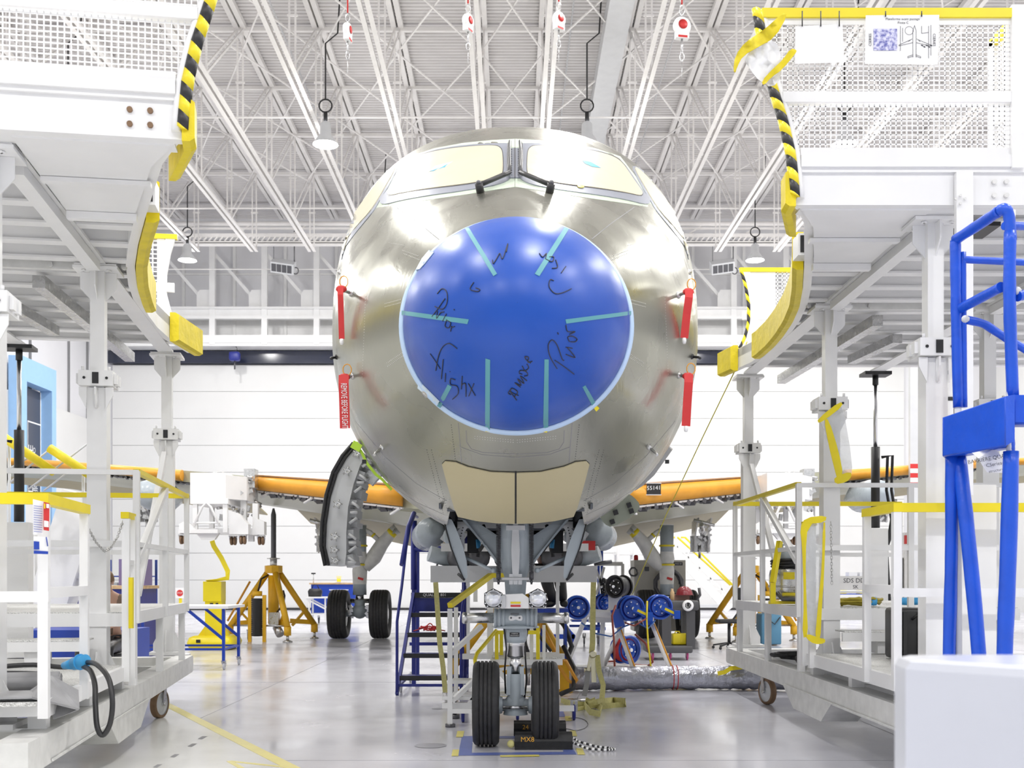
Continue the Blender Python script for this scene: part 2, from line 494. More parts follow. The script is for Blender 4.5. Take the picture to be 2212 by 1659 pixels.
# lattice girder across the far end
b = MB(); yg = 39.6; XR_ = XR; XR = XR-.6
b.tube((XL, yg, 14.0), (XR-.02, yg, 14.0), .09, n=8); b.bb(XL, XR, yg-.05, yg+.05, 13.80, 13.86)
b.bb(XL, XR, yg-.06, yg+.06, 13.52, 13.64); b.bb(XL, XR, yg-.06, yg+.06, 13.33, 13.37); b.bb(XL, XR, yg-.1, yg+.1, 13.22, 13.27)
x_ = XL
while x_ < XR: b.beam((x_, yg, 13.36), (x_+.13, yg, 13.53), .05, .05); x_ += .19
x_ = XL+.6
while x_ < XR: b.beam((x_, yg, 13.62), (x_+.5, yg, 13.95), .05, .05); x_ += 2.03
tag(b.build('lattice_girder', K['roof_white']), 'white lattice girder with slanted slats crossing the far end of the roof', 'girder')
b = MB(); b.bb(XL, XR, yg+.4, yg+.44, 13.38, 13.54); struct('trim_12', b, K['seam']); XR = XR_
# flat duct right of centre
b = MB(); b.bb(2.28, 2.86, 4, 41.5, 14.75, 15.2)
tag(b.build('air_duct', K['grey_light']), 'long grey rectangular duct running under the roof right of the cockpit', 'duct')
b = MB(); b.tube((-8.15, 4, 14.4), (-8.15, 40, 14.4), .1)
tag(b.build('roof_pipe', K['roof_white']), 'thick white pipe running under the roof on the left', 'pipe')
b = MB()
for x_ in (-5.9, 1.5, 4.2, 6.3): b.tube((x_, 4, 15.35), (x_, 43, 15.35), .02, n=6)
struct('trim_13', b, K['grey_light'])

# high-bay lamps
def lamp(x, y, first=None):
    t = thing('high_bay_lamp', 'lamp', 'lamp', (x, y, LAMP_Z), 'high bay lamps hanging from the roof')
    b = MB(); b.lathe([(.09,.55),(.13,.5),(.14,.25),(.30,.02),(.31,0)], (x,y,LAMP_Z), cap=False); part('reflector', b, K['grey_light'], t)
    b = MB(); b.lathe([(.001,.03),(.29,.03)], (x,y,LAMP_Z), n=24); part('bulb', b, K['lamp_glow'], t)
    b = MB(); b.tube((x,y,LAMP_Z+.5),(x,y,LAMP_Z+.8),.05); b.path([(x+.16*math.sin(a), y, LAMP_Z+.96-.16*math.cos(a)) for a in [2*PI*k/14 for k in range(14)]], .02, 6, closed=True)
    b.path([(x,y,LAMP_Z+1.1),(x,y,LAMP_Z+2.5),(x+.3,y,LAMP_Z+2.75),(x+.35,y,ZD)], .02, 6)
    part('cable', b, K['black'], t)
    return t
first = None
rowname = {-17.3:'outermost left', -10.95:'second left', -4.6:'left inner', 1.85:'centre', 8.2:'right inner', 14.6:'right outer'}
for y in LAMP_Y:
    for x in LAMP_X:
        if x < XL: continue
        seen = y > 26
        if seen:
            lb = 'glowing high bay lamp with a coiled black cable, %s row, %s' % (rowname[x], 'nearer the nose' if y < 30 else 'near the back wall')
            if first is None: first = lamp(x, y); first['label'] = lb
            else: copy_tree(first, loc=(x, y, LAMP_Z), label=lb)
        la = bpy.data.lights.new('lamp_light', 'AREA'); la.shape = 'DISK'; la.size = .6; la.energy = LAMP_W; la.color = (1, .985, .96)
        lo = bpy.data.objects.new('lamp_light', la); COL.objects.link(lo); lo.location = (x, y, LAMP_Z-.05)
        lb_ = bpy.data.lights.new('lamp_spill', 'POINT'); lb_.shadow_soft_size = .3; lb_.energy = LAMP_UP; lb_.color = (1, .985, .96)
        lo = bpy.data.objects.new('lamp_spill', lb_); COL.objects.link(lo); lo.location = (x, y, LAMP_Z-.45)

# box heaters hanging near the back wall
def heater(px, tilt, lb):
    c = P(px, 576, 40.0)
    t = thing('box_heater', lb, 'heater', c, 'heaters hanging near the back wall')
    m = M4.Translation(c) @ M4.Rotation(tilt, 4, 'Y') @ M4.Rotation(R(35), 4, 'X')
    b = MB(); b.box((0,0,0), (.84,.4,.4)); b.xf(m); part('housing', b, K['grey_light'], t)
    b = MB()
    for k in range(4): b.box((-.3+.19*k, -.205, 0), (.16,.02,.28))
    b.xf(m); part('grille', b, K['dark_steel'], t)
    b = MB(); b.tube(c+V((.4,0,.1)), c+V((.4,0,1.3)), .02, n=6); b.tube(c+V((-.35,0,.1)), c+V((-.35,0,1.2)), .01, n=6)
    b.path([c+V((.45+.1*math.sin(a),0,-.15+.12*math.cos(a))) for a in [2*PI*k/12 for k in range(12)]], .02, 6, closed=True)
    part('hanger', b, K['dark_steel'], t)
heater(612, R(8), 'grey louvred box heater hanging left of the aircraft before the back wall')
heater(1560, R(-8), 'grey louvred box heater hanging right of the aircraft before the back wall')
c = P(507, 770, 43.0)
t = thing('door_hoist', 'small dark blue hoist motor hanging under the door header', 'hoist', c)
b = MB(); b.rbox(c, (.42,.3,.36), .08); part('motor', b, K['navy'], t)
b = MB(); b.tube(c+V((0,0,-.15)), c+V((0,0,-.5)), .03, n=8); b.path([c+V((0,0,.15)), c+V((.1,0,.3)), c+V((0,0,.46))], .02, 6)
part('hook', b, K['dark_steel'], t)

# fall arrest blocks hanging on red cords
def arrester(px, py, d, rz, lb, size=1.0, body='white', cord='red'):
    c = P(px, py, d); s = size
    t = thing('fall_arrester', lb, 'fall arrester', c, 'fall arrest blocks hanging from the roof')
    b = MB(); b.tube(c+V((0,0,.32*s)), V((c.x, c.y, 12.7)), .012, n=6); part('cord', b, K[cord], t)
    b = MB(); b.path([c+V((.03*math.sin(a)*s,0,.24*s+.06*s*math.cos(a))) for a in [2*PI*k/10 for k in range(10)]], .008, 6, closed=True)
    m = M4.Translation(c) @ M4.Rotation(rz, 4, 'Z')
    e = MB(); e.lathe([(.02,-.045),(.10*s,-.045),(.115*s,-.02),(.115*s,.02),(.10*s,.045),(.02,.045)], (0,0,.04*s), (0,1,0), 20, cap=True); e.box((0,0,-.05*s),(.17*s,.09,.14*s)); e.xf(m); part('housing', e, K[body], t)
    e = MB(); e.lathe([(.055*s,-.05),(.06*s,-.055),(.001,-.056)], (0,0,.05*s), (0,1,0), 16); e.box((0,-.0,-.1*s),(.12*s,.1,.03)); e.xf(m); part('band', e, K['red'], t)
    b.tube(c+V((0,0,-.12*s)), c+V((0,0,-.28*s)), .014*s, n=8)
    b.path([c+V((.025*math.sin(a)*s,0,-.34*s+.06*s*math.cos(a))) for a in [2*PI*k/10 for k in range(10)]], .009, 6, closed=True)
    b.tube(c+V((0,0,-.4*s)), c+V((0,0,-.62*s)), .004, n=5)
    part('snap_hook', b, K['chrome'], t)
arrester(751, 72, 17, R(80), 'small pink and white fall arrest block on a red cord, leftmost')
arrester(1011, 52, 17, R(60), 'pink fall arrest block on a red cord beside the left roof truss')
arrester(1207, 48, 17, R(40), 'white and red fall arrest block on a red cord beside the right roof truss')
arrester(1473, 64, 16, R(10), 'round white fall arrest block on a pink cord, rightmost', 1.15)
# ================================================================== AIRCRAFT
AX = .028
# stations: distance, half width, top, bottom, mid height, exponents above / below mid
ST = [(5.88,.001,2.815,2.810,2.812,2,2),(5.885,.10,2.90,2.715,2.812,2,2),(5.90,.18,2.985,2.63,2.815,2,2),(5.95,.29,3.09,2.53,2.82,2,2),(6.05,.405,3.21,2.43,2.84,2,2),(6.25,.525,3.345,2.345,2.87,2,2),
 (6.5,.62,3.455,2.295,2.90,2,2),(6.72,.68,3.545,2.275,2.93,2,2),(6.9,.709,3.60,2.284,2.941,2,2),
 (7.3,.979,3.873,2.035,2.979,1.96,1.98),(7.8,1.198,4.169,1.811,3.07,1.93,1.96),(8.4,1.37,4.551,1.668,3.248,1.96,1.97),(9.0,1.477,4.944,1.64,3.41,2.02,1.99),
 (9.6,1.565,5.274,1.689,3.507,2.2,2.01),(10.2,1.69,5.49,1.72,3.567,2.45,2.02),(11.0,1.738,5.56,1.74,3.574,2.4,2.01),(12.5,1.75,5.58,1.75,3.56,2.2,2.0),(14,1.75,5.58,1.75,3.58,2.05,2),(30,1.75,5.58,1.75,3.6,2,2),(33,1.5,5.5,2.2,3.8,2,2),(37,.8,5.3,3.2,4.2,2,2),(40,.2,5.1,4.3,4.7,2,2)]
def cr(y, j):
    "catmull-rom through the stations"
    n = len(ST)
    for i in range(n-1):
        if ST[i][0] <= y <= ST[i+1][0]: break
    if y < 6.9 + 1e-6 or y > 11.9:
        t = (y-ST[i][0])/(ST[i+1][0]-ST[i][0]); return ST[i][j]*(1-t)+ST[i+1][j]*t
    y0, y1 = ST[i][0], ST[i+1][0]; t = (y-y0)/(y1-y0)
    def sl(k):
        if k == 8: return (ST[9][j]-ST[8][j])/(ST[9][0]-ST[8][0])*1.08
        return (ST[k+1][j]-ST[k-1][j])/(ST[k+1][0]-ST[k-1][0])
    m0, m1 = sl(i)*(y1-y0), sl(i+1)*(y1-y0)
    return (2*t**3-3*t**2+1)*ST[i][j]+(t**3-2*t**2+t)*m0+(-2*t**3+3*t**2)*ST[i+1][j]+(t**3-t**2)*m1
def ring(y, n=96, grow=0.0):
    w_, T_, B_2, C_, p_, q_ = [cr(y, j) for j in range(1, 7)]
    out = []
    for k in range(n):
        a = 2*PI*k/n; ca, sa = math.cos(a), math.sin(a); e = p_ if sa > 0 else q_
        x = (w_+grow)*math.copysign(abs(ca)**(2/e), ca); h = (T_-C_+grow) if sa > 0 else (C_-B_2+grow)
        out.append(V((AX+x, y, C_+h*math.copysign(abs(sa)**(2/e), sa))))
    return out
ys_f = [6.9+.05*i for i in range(0, 105)]+[12.4,13,14,16,18,20,22,24,26,28,30,31.5,33,35,37,39,40]
rings_f = [ring(y) for y in ys_f]

def fuse_mat():
    m = mat('fuselage_metal', (.40,.40,.345), .30, .92, var=.06, vscale=1.1, rvar=.08)
    nt = m.node_tree; b = nt.nodes['Principled BSDF']; L = nt.links
    tc = nt.nodes.new('ShaderNodeTexCoord')
    # buffed swirl marks of unpainted aluminium
    mp = nt.nodes.new('ShaderNodeMapping'); mp.inputs['Scale'].default_value = (3.5, 1.6, 1.2); mp.inputs['Rotation'].default_value = (.5, .4, .3)
    n = nt.nodes.new('ShaderNodeTexNoise'); n.inputs['Scale'].default_value = 2.2; n.inputs['Detail'].default_value = 7; n.inputs['Distortion'].default_value = 1.2
    L.new(tc.outputs['Object'], mp.inputs[0]); L.new(mp.outputs[0], n.inputs['Vector'])
    bp = nt.nodes.new('ShaderNodeBump'); bp.inputs['Strength'].default_value = .06; bp.inputs['Distance'].default_value = .05
    L.new(n.outputs['Fac'], bp.inputs['Height']); L.new(bp.outputs[0], b.inputs['Normal'])
    return m
K['fuselage'] = fuse_mat()
K['radome'] = mat('radome_blue', (.001,.068,.42), .38, var=.05, vscale=2, rvar=.05, bump=.03, bscale=220)
plane = thing('airliner', 'unpainted twin-engined airliner with a blue nose cone facing the camera', 'airplane', (AX, 8.92, 0))
b = MB(); b.loft(rings_f, smooth=True); b.f.append([len(b.v)-96+k for k in range(96)]); b.m.append(0); b.sm.append(True)
def in_bay(f):
    c = sum((b.v[i] for i in f), V())/len(f)
    return abs(c.x-AX) < .50 and 8.02 < c.y < 9.95 and c.z < 2.4
kp = [i for i, f in enumerate(b.f) if not in_bay(f)]
b.f = [b.f[i] for i in kp]; b.m = [b.m[i] for i in kp]; b.sm = [b.sm[i] for i in kp]
fus = part('fuselage', b, K['fuselage'], plane)
ys_r = [5.88,5.885,5.90,5.925,5.95,6.0,6.05,6.15,6.25,6.375,6.5,6.61,6.72,6.81,6.9]
# smooth radome: radius follows a blunt ogive
def rring(y, n=96):
    t = (y-5.88)/(6.9-5.88); s = math.sqrt(max(1-(1-t)**1.72, 0))**1.0; s = max(s, .002)
    zc = 2.83+(2.94-2.83)*t
    return [V((AX+.706*s*math.cos(2*PI*k/n), y, zc+(.657)*s*math.sin(2*PI*k/n))) for k in range(n)]
ts = [0,.002,.008,.02,.035,.06,.09,.13,.18,.24,.31,.39,.48,.58,.68,.79,.9,1.0]
rr_ = [rring(5.88+1.02*t) for t in ts]
b = MB(); b.loft(rr_, smooth=True)
rad = part('radome', b, K['radome'], plane)
# light rim between the nose cone and the skin
def edge(y, g): return ring(y, grow=g)
b = MB(); b.loft([rr_[-1], [p+V((0,-.006,0)) + (p-V((AX,6.9,2.94)))*.006 for p in rr_[-1]], ring(6.912, grow=.010), ring(6.935, grow=.006), ring(6.945, grow=-.002)], smooth=True)
part('nose_ring', b, mat('ring_pale', (.50,.66,.88), .4), rad)

# ray casting onto the outer skin so that panes, doors and marks lie on the real surface
allv, allf = [], []
for rs in (rings_f, rr_):
    o0 = len(allv); allv += [p for r_ in rs for p in r_]
    for i in range(len(rs)-1):
        for j in range(96):
            k = (j+1) % 96; allf.append((o0+i*96+j, o0+i*96+k, o0+(i+1)*96+k, o0+(i+1)*96+j))
SKIN = BVHTree.FromPolygons(allv, allf)
EYE = V((0, 0, CAMZ))
def surf(px, py, off=.004):
    d = V(((px-PX0)/FPX, 1, (PY0-py)/FPX)).normalized()
    h, n, _, _ = SKIN.ray_cast(EYE, d)
    if h is None:
        h, n, _, _ = SKIN.find_nearest(EYE + d*10.3)
    if n.dot(d) > 0: n = -n
    return h + n*off, n
def smooth_poly(pts, it=2):
    for _ in range(it):
        q = []
        for i in range(len(pts)):
            a, c = V(pts[i]), V(pts[(i+1) % len(pts)]); q += [a*.75+c*.25, a*.25+c*.75]
        pts = q
    return [tuple(p) for p in pts]
def inside(p, poly):
    c = False; n = len(poly)
    for i in range(n):
        x1, y1 = poly[i][0], poly[i][1]; x2, y2 = poly[i-1][0], poly[i-1][1]
        if (y1 > p[1]) != (y2 > p[1]) and p[0] < (x2-x1)*(p[1]-y1)/(y2-y1)+x1: c = not c
    return c
def patch(mb, poly, off=.005, step=9, skirt=.006):
    "closed sheet lying on the skin, outline given as seen in the photograph"
    pts = []
    for i in range(len(poly)):                       # densify the outline
        a, c = V(poly[i]), V(poly[(i+1) % len(poly)]); m_ = max(1, int((c-a).length/step))
        pts += [a.lerp(c, k/m_) for k in range(m_)]
    n = len(pts); xs_ = [p[0] for p in pts]; ys_ = [p[1] for p in pts]; inner = []
    x = min(xs_)+step/2
    while x < max(xs_):
        y = min(ys_)+step/2
        while y < max(ys_):
            if inside((x, y), pts) and min((V((x, y))-p).length for p in [V((q[0], q[1])) for q in pts]) > step*.5: inner.append(V((x, y)))
            y += step
        x += step
    r_ = delaunay_2d_cdt([V((p[0], p[1])) for p in pts]+inner, [], [list(range(n))], 1, 1e-4)
    vs = [surf(v.x, v.y, off)[0] for v in r_[0]]
    mb.add(vs, r_[2], True)
    rim = [surf(p[0], p[1], off) for p in pts]
    k0 = len(mb.v); mb.v += [q[0] for q in rim]+[q[0]-q[1]*skirt for q in rim]
    for i in range(n):
        mb.f.append([k0+i, k0+(i+1) % n, k0+n+(i+1) % n, k0+n+i]); mb.m.append(mb.k); mb.sm.append(False)
    return mb
def line(mb, pts, wpx=1.2, off=.003, r=None):
    "thin line lying on the skin"
    q = []
    for i in range(len(pts)-1):
        a, c = V(pts[i]), V(pts[i+1]); m_ = max(1, int((c-a).length/7))
        q += [a.lerp(c, k/m_) for k in range(m_)]
    q.append(V(pts[-1]))
    S = [surf(p[0], p[1], off) for p in q]
    if len(S) < 2: return mb
    rings = []
    for i, (p, n) in enumerate(S):
        d = (S[min(i+1, len(S)-1)][0]-S[max(i-1, 0)][0]).normalized(); s_ = d.cross(n).normalized()*(wpx*p.y/FPX/2)
        rings.append([p-s_, p+s_, p+s_-n*.004, p-s_-n*.004])
    mb.loft(rings, cap=True, smooth=False)
    return mb
def mir(poly, c=1112.5): return [(2*c-p[0], p[1]) for p in poly]

# cockpit glazing under protective film
defm('frame_grey', (.30,.32,.38), .38, .35, var=.06)
defm('primer_pale', (.50,.58,.47), .45, var=.05)
frameL = [(1103,312),(1085,311),(1040,312),(985,317),(935,326),(898,339),(878,354),(858,382),(838,412),(822,430),(822,441),(836,442),(870,433),(930,423),(1000,414),(1060,404),(1086,397),(1101,388),(1104,378)]
paneL = [(1070,317),(1030,318),(960,325),(905,338),(882,353),(862,384),(842,412),(838,420),(843,425),(868,419),(930,409),(1010,400),(1060,391),(1080,385),(1087,375),(1086,335),(1082,323)]
greenL = [(1112,300),(1060,303),(1000,309),(940,320),(885,338),(862,368),(830,408),(800,448),(803,452),(830,447),(870,440),(940,430),(1010,420),(1070,410),(1112,404)]
sideL = [(857,360),(838,373),(812,402),(788,432),(762,470),(744,508),(735,538),(737,540),(752,515),(775,486),(798,462),(818,432),(835,402),(848,380)]
sidefL = [(862,360),(850,360),(830,374),(805,402),(780,434),(754,472),(736,510),(727,545),(728,562),(745,535),(770,502),(800,466),(812,450),(822,432),(842,400)]
for nm, poly, sd in (('left', None, 0), ('right', None, 1)):
    f = (lambda p: mir(p)) if sd else (lambda p: p)
    b = MB(); patch(b, f(greenL), .0015, 14); part('primer_surround', b, K['primer_pale'], plane, 'pale green primed skin around the windshield')
    b = MB(); patch(b, f(smooth_poly(frameL, 1)), .008, 9, .012); wf = part('windshield_frame', b, K['frame_grey'], plane)
    b = MB(); patch(b, f(smooth_poly([(p[0]+(1.5 if p[0] > 1000 else -1.5), p[1]+(1.5 if p[1] > 370 else -2)) for p in paneL], 1)), .0095, 12, .004); part('seal', b, K['dark_steel'], wf)
    b = MB(); patch(b, f(smooth_poly(paneL, 2)), .013, 8, .006); part('windshield_pane', b, K['film'], plane, 'cream protective film over the windshield')
    b = MB(); patch(b, f(smooth_poly(sidefL, 1)), .006, 9, .01); part('side_window_frame', b, K['frame_grey'], plane)
    b = MB(); patch(b, f(smooth_poly(sideL, 1)), .012, 9, .006); part('side_window_pane', b, K['film'], plane, 'cream protective film over the side window')
b = MB(); patch(b, [(1100,322),(1125,322),(1126,386),(1100,386)], .009, 8, .01); cp = part('centre_post', b, K['frame_grey'], plane)
b = MB(); line(b, [(1112.5,322),(1112.5,386)], 2.2, .012)
for s_ in (-1, 1):
    for k in range(12): p_, n_ = surf(1112.5+7*s_, 326+5*k, .010); b.tube(p_, p_+n_*.003, .0035, n=6)
part('rivets', b, K['dark_steel'], cp)
# film marks: blue smudged stickers
b = MB(); patch(b, [(926,375),(942,362),(979,353),(960,366)], .0145, 6, .001); part('film_sticker', b, K['paper'], plane, 'white and blue sticker on the left film')
b = MB(); patch(b, [(929,374),(945,368),(955,364),(938,373)], .0155, 6, .001); patch(b, [(948,369),(970,357),(962,365)], .0155, 6, .001)
patch(b, [(1255,349),(1275,354),(1296,366),(1278,364),(1262,357)], .0155, 6, .001); part('film_sticker', b, K['cyan_plug'], plane)
b = MB(); patch(b, smooth_poly([(1245,403),(1260,404),(1261,409),(1248,409)]), .014, 3, .003); part('tape_tag', b, K['yellow'], plane)
# wipers
for s_, arm in ((-1, [(1102,372),(1096,384),(1075,394),(1050,405),(1035,416)]), (1, None)):
    pts = [(1102,318),(1101,336),(1101,356),(1102,372),(1101,388)]
    arm_ = [(1101,388),(1088,394),(1066,404),(1038,416)]
    if s_ > 0: pts, arm_ = mir(pts), mir(arm_)
    b = MB(); A = [surf(p[0], p[1], .045)[0] for p in pts]; b.path(A, .012, 8); b.tube(surf(*arm_[-1], .0)[0], surf(*arm_[-1], .06)[0], .028, n=12)
    b.path([surf(p[0], p[1], .05)[0] for p in arm_], .017, 8)
    wp = part('wiper', b, K['black'], plane)
    b = MB(); b.path([surf(p[0]-4*s_*-1, p[1], .03)[0] for p in pts], .006, 6)
    c_ = surf(*arm_[-1], .065)[0]; b.ball(c_, .02, 8)
    part('wiper_blade', b, K['dark_steel'], wp)

# green tape strips and marker handwriting on the nose cone
defm('tape_green', (.10,.33,.38), .5)
strips = [[(1004,494),(1013,492),(1074,592),(1066,597)],[(1219,492),(1229,495),(1165,597),(1155,592)],[(868,671),(868,680),(1010,700),(1013,690)],
          [(1363,672),(1363,680),(1223,699),(1221,690)],[(1049,774),(1059,777),(1058,930),(1048,930)],[(1176,776),(1185,776),(1184,932),(1173,932)],[(968,830),(976,835),(951,882),(943,877)],[(1258,836),(1264,832),(1291,878),(1283,884)]]
for q in strips:
    b = MB(); patch(b, q, .003, 9, .003); part('tape_strip', b, K['tape_green'], rad)
b = MB()
for q in ([(1049,926),(1059,927),(1058,932),(1049,931)],[(1173,928),(1183,928),(1181,933),(1173,932)],[(1282,881),(1289,876),(1294,881),(1287,888)],[(866,671),(869,671),(869,680),(866,680)],[(1361,669),(1364,669),(1364,679),(1361,679)]): patch(b, q, .006, 5, .004)
part('yellow_tape_end', b, K['yellow'], rad)
words = [
 # Prior (left)
 [(945,635),(956,624),(966,632),(966,655),(956,668),(940,662)],[(962,645),(946,668),(934,684)],[(946,672),(944,688),(952,676),(960,674)],[(965,678),(957,694)],[(981,668),(982,670)],[(966,690),(962,704),(970,708),(974,697),(966,692)],[(976,704),(974,716)],[(975,708),(983,705)],
 # Flight
 [(988,753),(972,742),(958,748),(948,768),(942,800)],[(930,764),(940,778),(952,797)],[(958,776),(954,818)],[(963,806),(962,824)],[(972,802),(973,803)],[(984,820),(974,818),(974,830),(988,834),(990,850),(978,862)],[(999,812),(997,840)],[(997,832),(1006,828),(1007,856)],[(1012,828),(1027,854)],[(1024,828),(1013,855)],
 # remove (bottom)
 [(1102,845),(1116,864)],[(1104,852),(1098,848),(1106,838)],[(1112,856),(1118,846),(1106,838),(1104,846),(1120,854)],[(1124,836),(1112,826),(1126,832),(1118,818),(1132,828),(1124,812),(1138,822)],[(1128,808),(1122,806),(1124,800),(1136,802),(1140,810),(1132,812)],[(1128,790),(1134,800),(1142,794),(1138,786)],[(1146,784),(1136,776),(1134,770),(1142,772),(1140,782),(1150,780)],
 # Prior (right)
 [(1203,796),(1188,770),(1184,746),(1192,734),(1203,745),(1214,775),(1218,778)],[(1240,808),(1216,790),(1198,778)],[(1222,765),(1242,772),(1226,752),(1222,750)],[(1226,750),(1236,752)],[(1230,738),(1226,728),(1236,726),(1246,732),(1242,738),(1232,738)],[(1204,718),(1206,722)],[(1222,702),(1226,716),(1242,716),(1230,722)],
 # faint upper marks
 [(1094,545),(1097,527),(1086,560),(1080,548),(1075,556),(1066,570),(1064,562)],[(1024,610),(1016,625),(1032,630),(1037,626),(1028,622)],
 [(1165,548),(1172,556),(1180,548),(1178,560)],[(1178,560),(1192,566),(1196,556),(1186,556)],[(1196,607),(1188,605),(1186,620),(1198,634),(1214,633),(1234,624)],[(1212,590),(1222,576)],[(1200,562),(1204,578),(1192,580)]]
b = MB()
for wd in words: line(b, [tuple(q) for q in spl(wd, 4)] if len(wd) > 2 else wd, 1.7, .0045)
part('marker_writing', b, K['ink'], rad, 'black marker handwriting reading prior flight remove')
# white latch plates on the rim
b = MB(); patch(b, [(928,541),(938,546),(917,572),(908,582),(899,584),(912,560)], .006, 6, .004); patch(b, [(905,827),(914,830),(950,866),(944,874),(936,866),(903,838)], .006, 6, .004); part('latch_plate', b, mat('latch', (.62,.74,.85), .4), rad)
b = MB()
for c_ in ((920,558),(919,851)): p_, n_ = surf(*c_, .008); b.lathe([(.001,.004),(.012,.004),(.016,0),(.02,.003),(.024,0)], p_, n_, 16)
part('latch_bolt', b, K['steel'], rad)

# skin seams and rivet rows
b = MB()
L_seams = [[(856,448),(905,482),(948,517)],[(990,914),(994,960),(997,1000)],[(1007,930),(1008,955),(1018,970),(1045,978),(1112,981)],[(996,966),(1040,982),(1112,988)],[(790,1010),(850,1052),(900,1085),(960,1112)],[(768,910),(830,985),(900,1045),(965,1082)],[(955,520),(958,462),(956,452)]]
for s_ in L_seams[:6]: line(b, s_, 1.6, .0012); line(b, mir(s_, 1113), 1.6, .0012)
part('skin_seam', b, K['seam'], plane)
b = MB(); K['rivet_light'] = mat('rivet_light', (.8,.8,.78), .4, .6)
def riv(x, y): p_, n_ = surf(x, y, .0005); b.tube(p_, p_+n_*.0015, .0030, n=5)
for s_ in (0, 1):
    m_ = (lambda x: 2*1113-x) if s_ else (lambda x: x)
    for k in range(12): riv(m_(870+3*k), 541+1.1*k); riv(m_(872+3*k), 548+1.2*k); riv(m_(832+3*k), 656-.8*k); riv(m_(832+3*k), 663-.8*k); riv(m_(836+3*k), 784-2*k); riv(m_(838+3*k), 791-2*k); riv(m_(840+3*k), 525+.5*k)
    for k in range(16): riv(m_(1026+5.5*k), 942+.55*k-.0*k); riv(m_(1026+5.5*k), 947+.55*k)
    for k in range(30): riv(m_(790-.25*k), 640+6*k)
part('rivet_row', b, K['rivet_light'], plane)['kind'] = 'stuff'
b = MB()
for s_ in (0, 1):
    m_ = (lambda x: 2*1113-x) if s_ else (lambda x: x)
    for k in range(28): riv(m_(932+1.3*k), 972+5*k); riv(m_(922+1.3*k), 972+5*k)
    for k in range(22): riv(m_(975+.6*k), 918+5.2*k)
    for k in range(4):
        riv(m_(982+9*k), 1006+2.6*k); riv(m_(982+9*k), 1011+2.6*k)
    for k in range(6): riv(m_(1005+8*k), 1086+1.8*k); riv(m_(1007+8*k), 1092+1.8*k)
part('rivet_row', b, K['dark_steel'], plane)['kind'] = 'stuff'

# closed forward nose gear doors
doorL = [(956,1001),(962,995),(985,997),(1010,1007),(1060,1018),(1112,1020),(1112.5,1129),(1075,1128),(1030,1123),(990,1114),(982,1095),(966,1040)]
for s_ in (0, 1):
    q = [(min(p[0], 1112), p[1]) for p in doorL]
    if s_: q = [(max(x, 1115.5), y) for x, y in mir(q, 1114)]
    b = MB(); patch(b, smooth_poly(q[:1]+q[1:], 1) if False else q, .010, 10, .02); part('nose_gear_door', b, K['primer_tan'], plane, 'closed tan forward nose gear door')
b = MB(); line(b, doorL[:6], 2.2, .003); line(b, [doorL[0], doorL[11], doorL[10], doorL[9]], 2.5, .003)
line(b, mir(doorL[:6], 1114), 2.2, .003); line(b, mir([doorL[0], doorL[11], doorL[10], doorL[9]], 1114), 2.5, .003); line(b, [(1113.8,1018),(1113.8,1130)], 4.5, .004)
part('door_gap', b, K['black'], plane)

# probes
def probe(px, py, ex, ey, r, mt, rect=None, d_out=.12):
    b = MB(); p_, n_ = surf(px, py, 0)
    tip = P(ex, ey, p_.y-d_out*.5)
    b.path([p_-n_*.01, p_.lerp(tip, .4)+n_*.03, tip], r, 8); b.ball(p_, r*2.2, 8)
    return part('probe', b, mt, plane), tip
probe(735,588,745,592,.012,K['steel']); probe(1488,588,1478,592,.012,K['steel'])
probe(826,966,808,983,.010,K['steel']); probe(1402,966,1420,983,.010,K['steel'])
probe(728,771,716,775,.010,K['black']); probe(1494,770,1512,774,.010,K['black'])
b = MB()
for x0, y0, x1, y1 in ((808,983,804,987),(1420,983,1424,987)):
    p_, n_ = surf(x0, y0, .09); b.box(p_, (.03,.03,.03))
part('probe_tip', b, K['black'], plane)
PR = {}
for nm, (px, py, ex, ey) in {'ul':(760,634,738,626),'ll':(762,812,745,816),'ur':(1464,638,1486,632),'lr':(1466,810,1485,814)}.items():
    PR[nm] = probe(px, py, ex, ey, .012, K['steel'], d_out=.16)[1]

# red streamers
def streamer(tip, L_, lean, wd, lb, txt=None, tail=False):
    t = thing('remove_before_flight_streamer', lb, 'warning streamer', tip, 'red streamers on the nose probes')
    b = MB(); b.ball(tip+V((0,-.02,0)), .034, 10, (1.2,.8,.8)); part('probe_cover', b, K['red'], t)
    b = MB(); q = [tip+V((0,-.05,.01)), tip+V((lean*.1,-.065,-.05)), tip+V((lean*.5,-.06,-L_*.5)), tip+V((lean,-.06,-L_))]
    b.ribbon(q, wd, (1,0,0), .004); st = part('streamer', b, K['red'], t)
    if txt:
        b = MB(); up = V((1, 0, 0)); rt = (q[-1]-q[1]).normalized()
        text_mb(b, txt, 1.0, (0,0,0), (1,0,0), (0,1,0)); wl = max(v.x for v in b.v)-min(v.x for v in b.v); k_ = L_*.86/wl
        o_ = q[1].lerp(q[-1], .50)+V((0,-.0045,0)); b.v = [o_ + rt*v.x*k_ + up*v.y*min(k_*2.1, wd) for v in b.v]
        part('lettering', b, K['paper'], st)
    if tail:
        b = MB(); b.lathe([(.01,0),(.016,.02),(.012,.04)], q[-1]+V((0,0,-.04)), n=10, cap=True); part('tassel', b, K['paper'], st)
    b = MB(); b.path([tip+V((.03*math.sin(a)+.02,-.03,.05+.04*math.cos(a))) for a in [2*PI*k/10 for k in range(10)]], .004, 5, closed=True); part('ring', b, K['orange'], t)
streamer(PR['ul'], .36, .01, .04, 'plain red streamer hanging from the upper left nose probe', tail=True)
streamer(PR['ll'], .36, .01, .07, 'red streamer with white REMOVE BEFORE FLIGHT lettering, lower left of the nose', txt='REMOVE BEFORE FLIGHT')
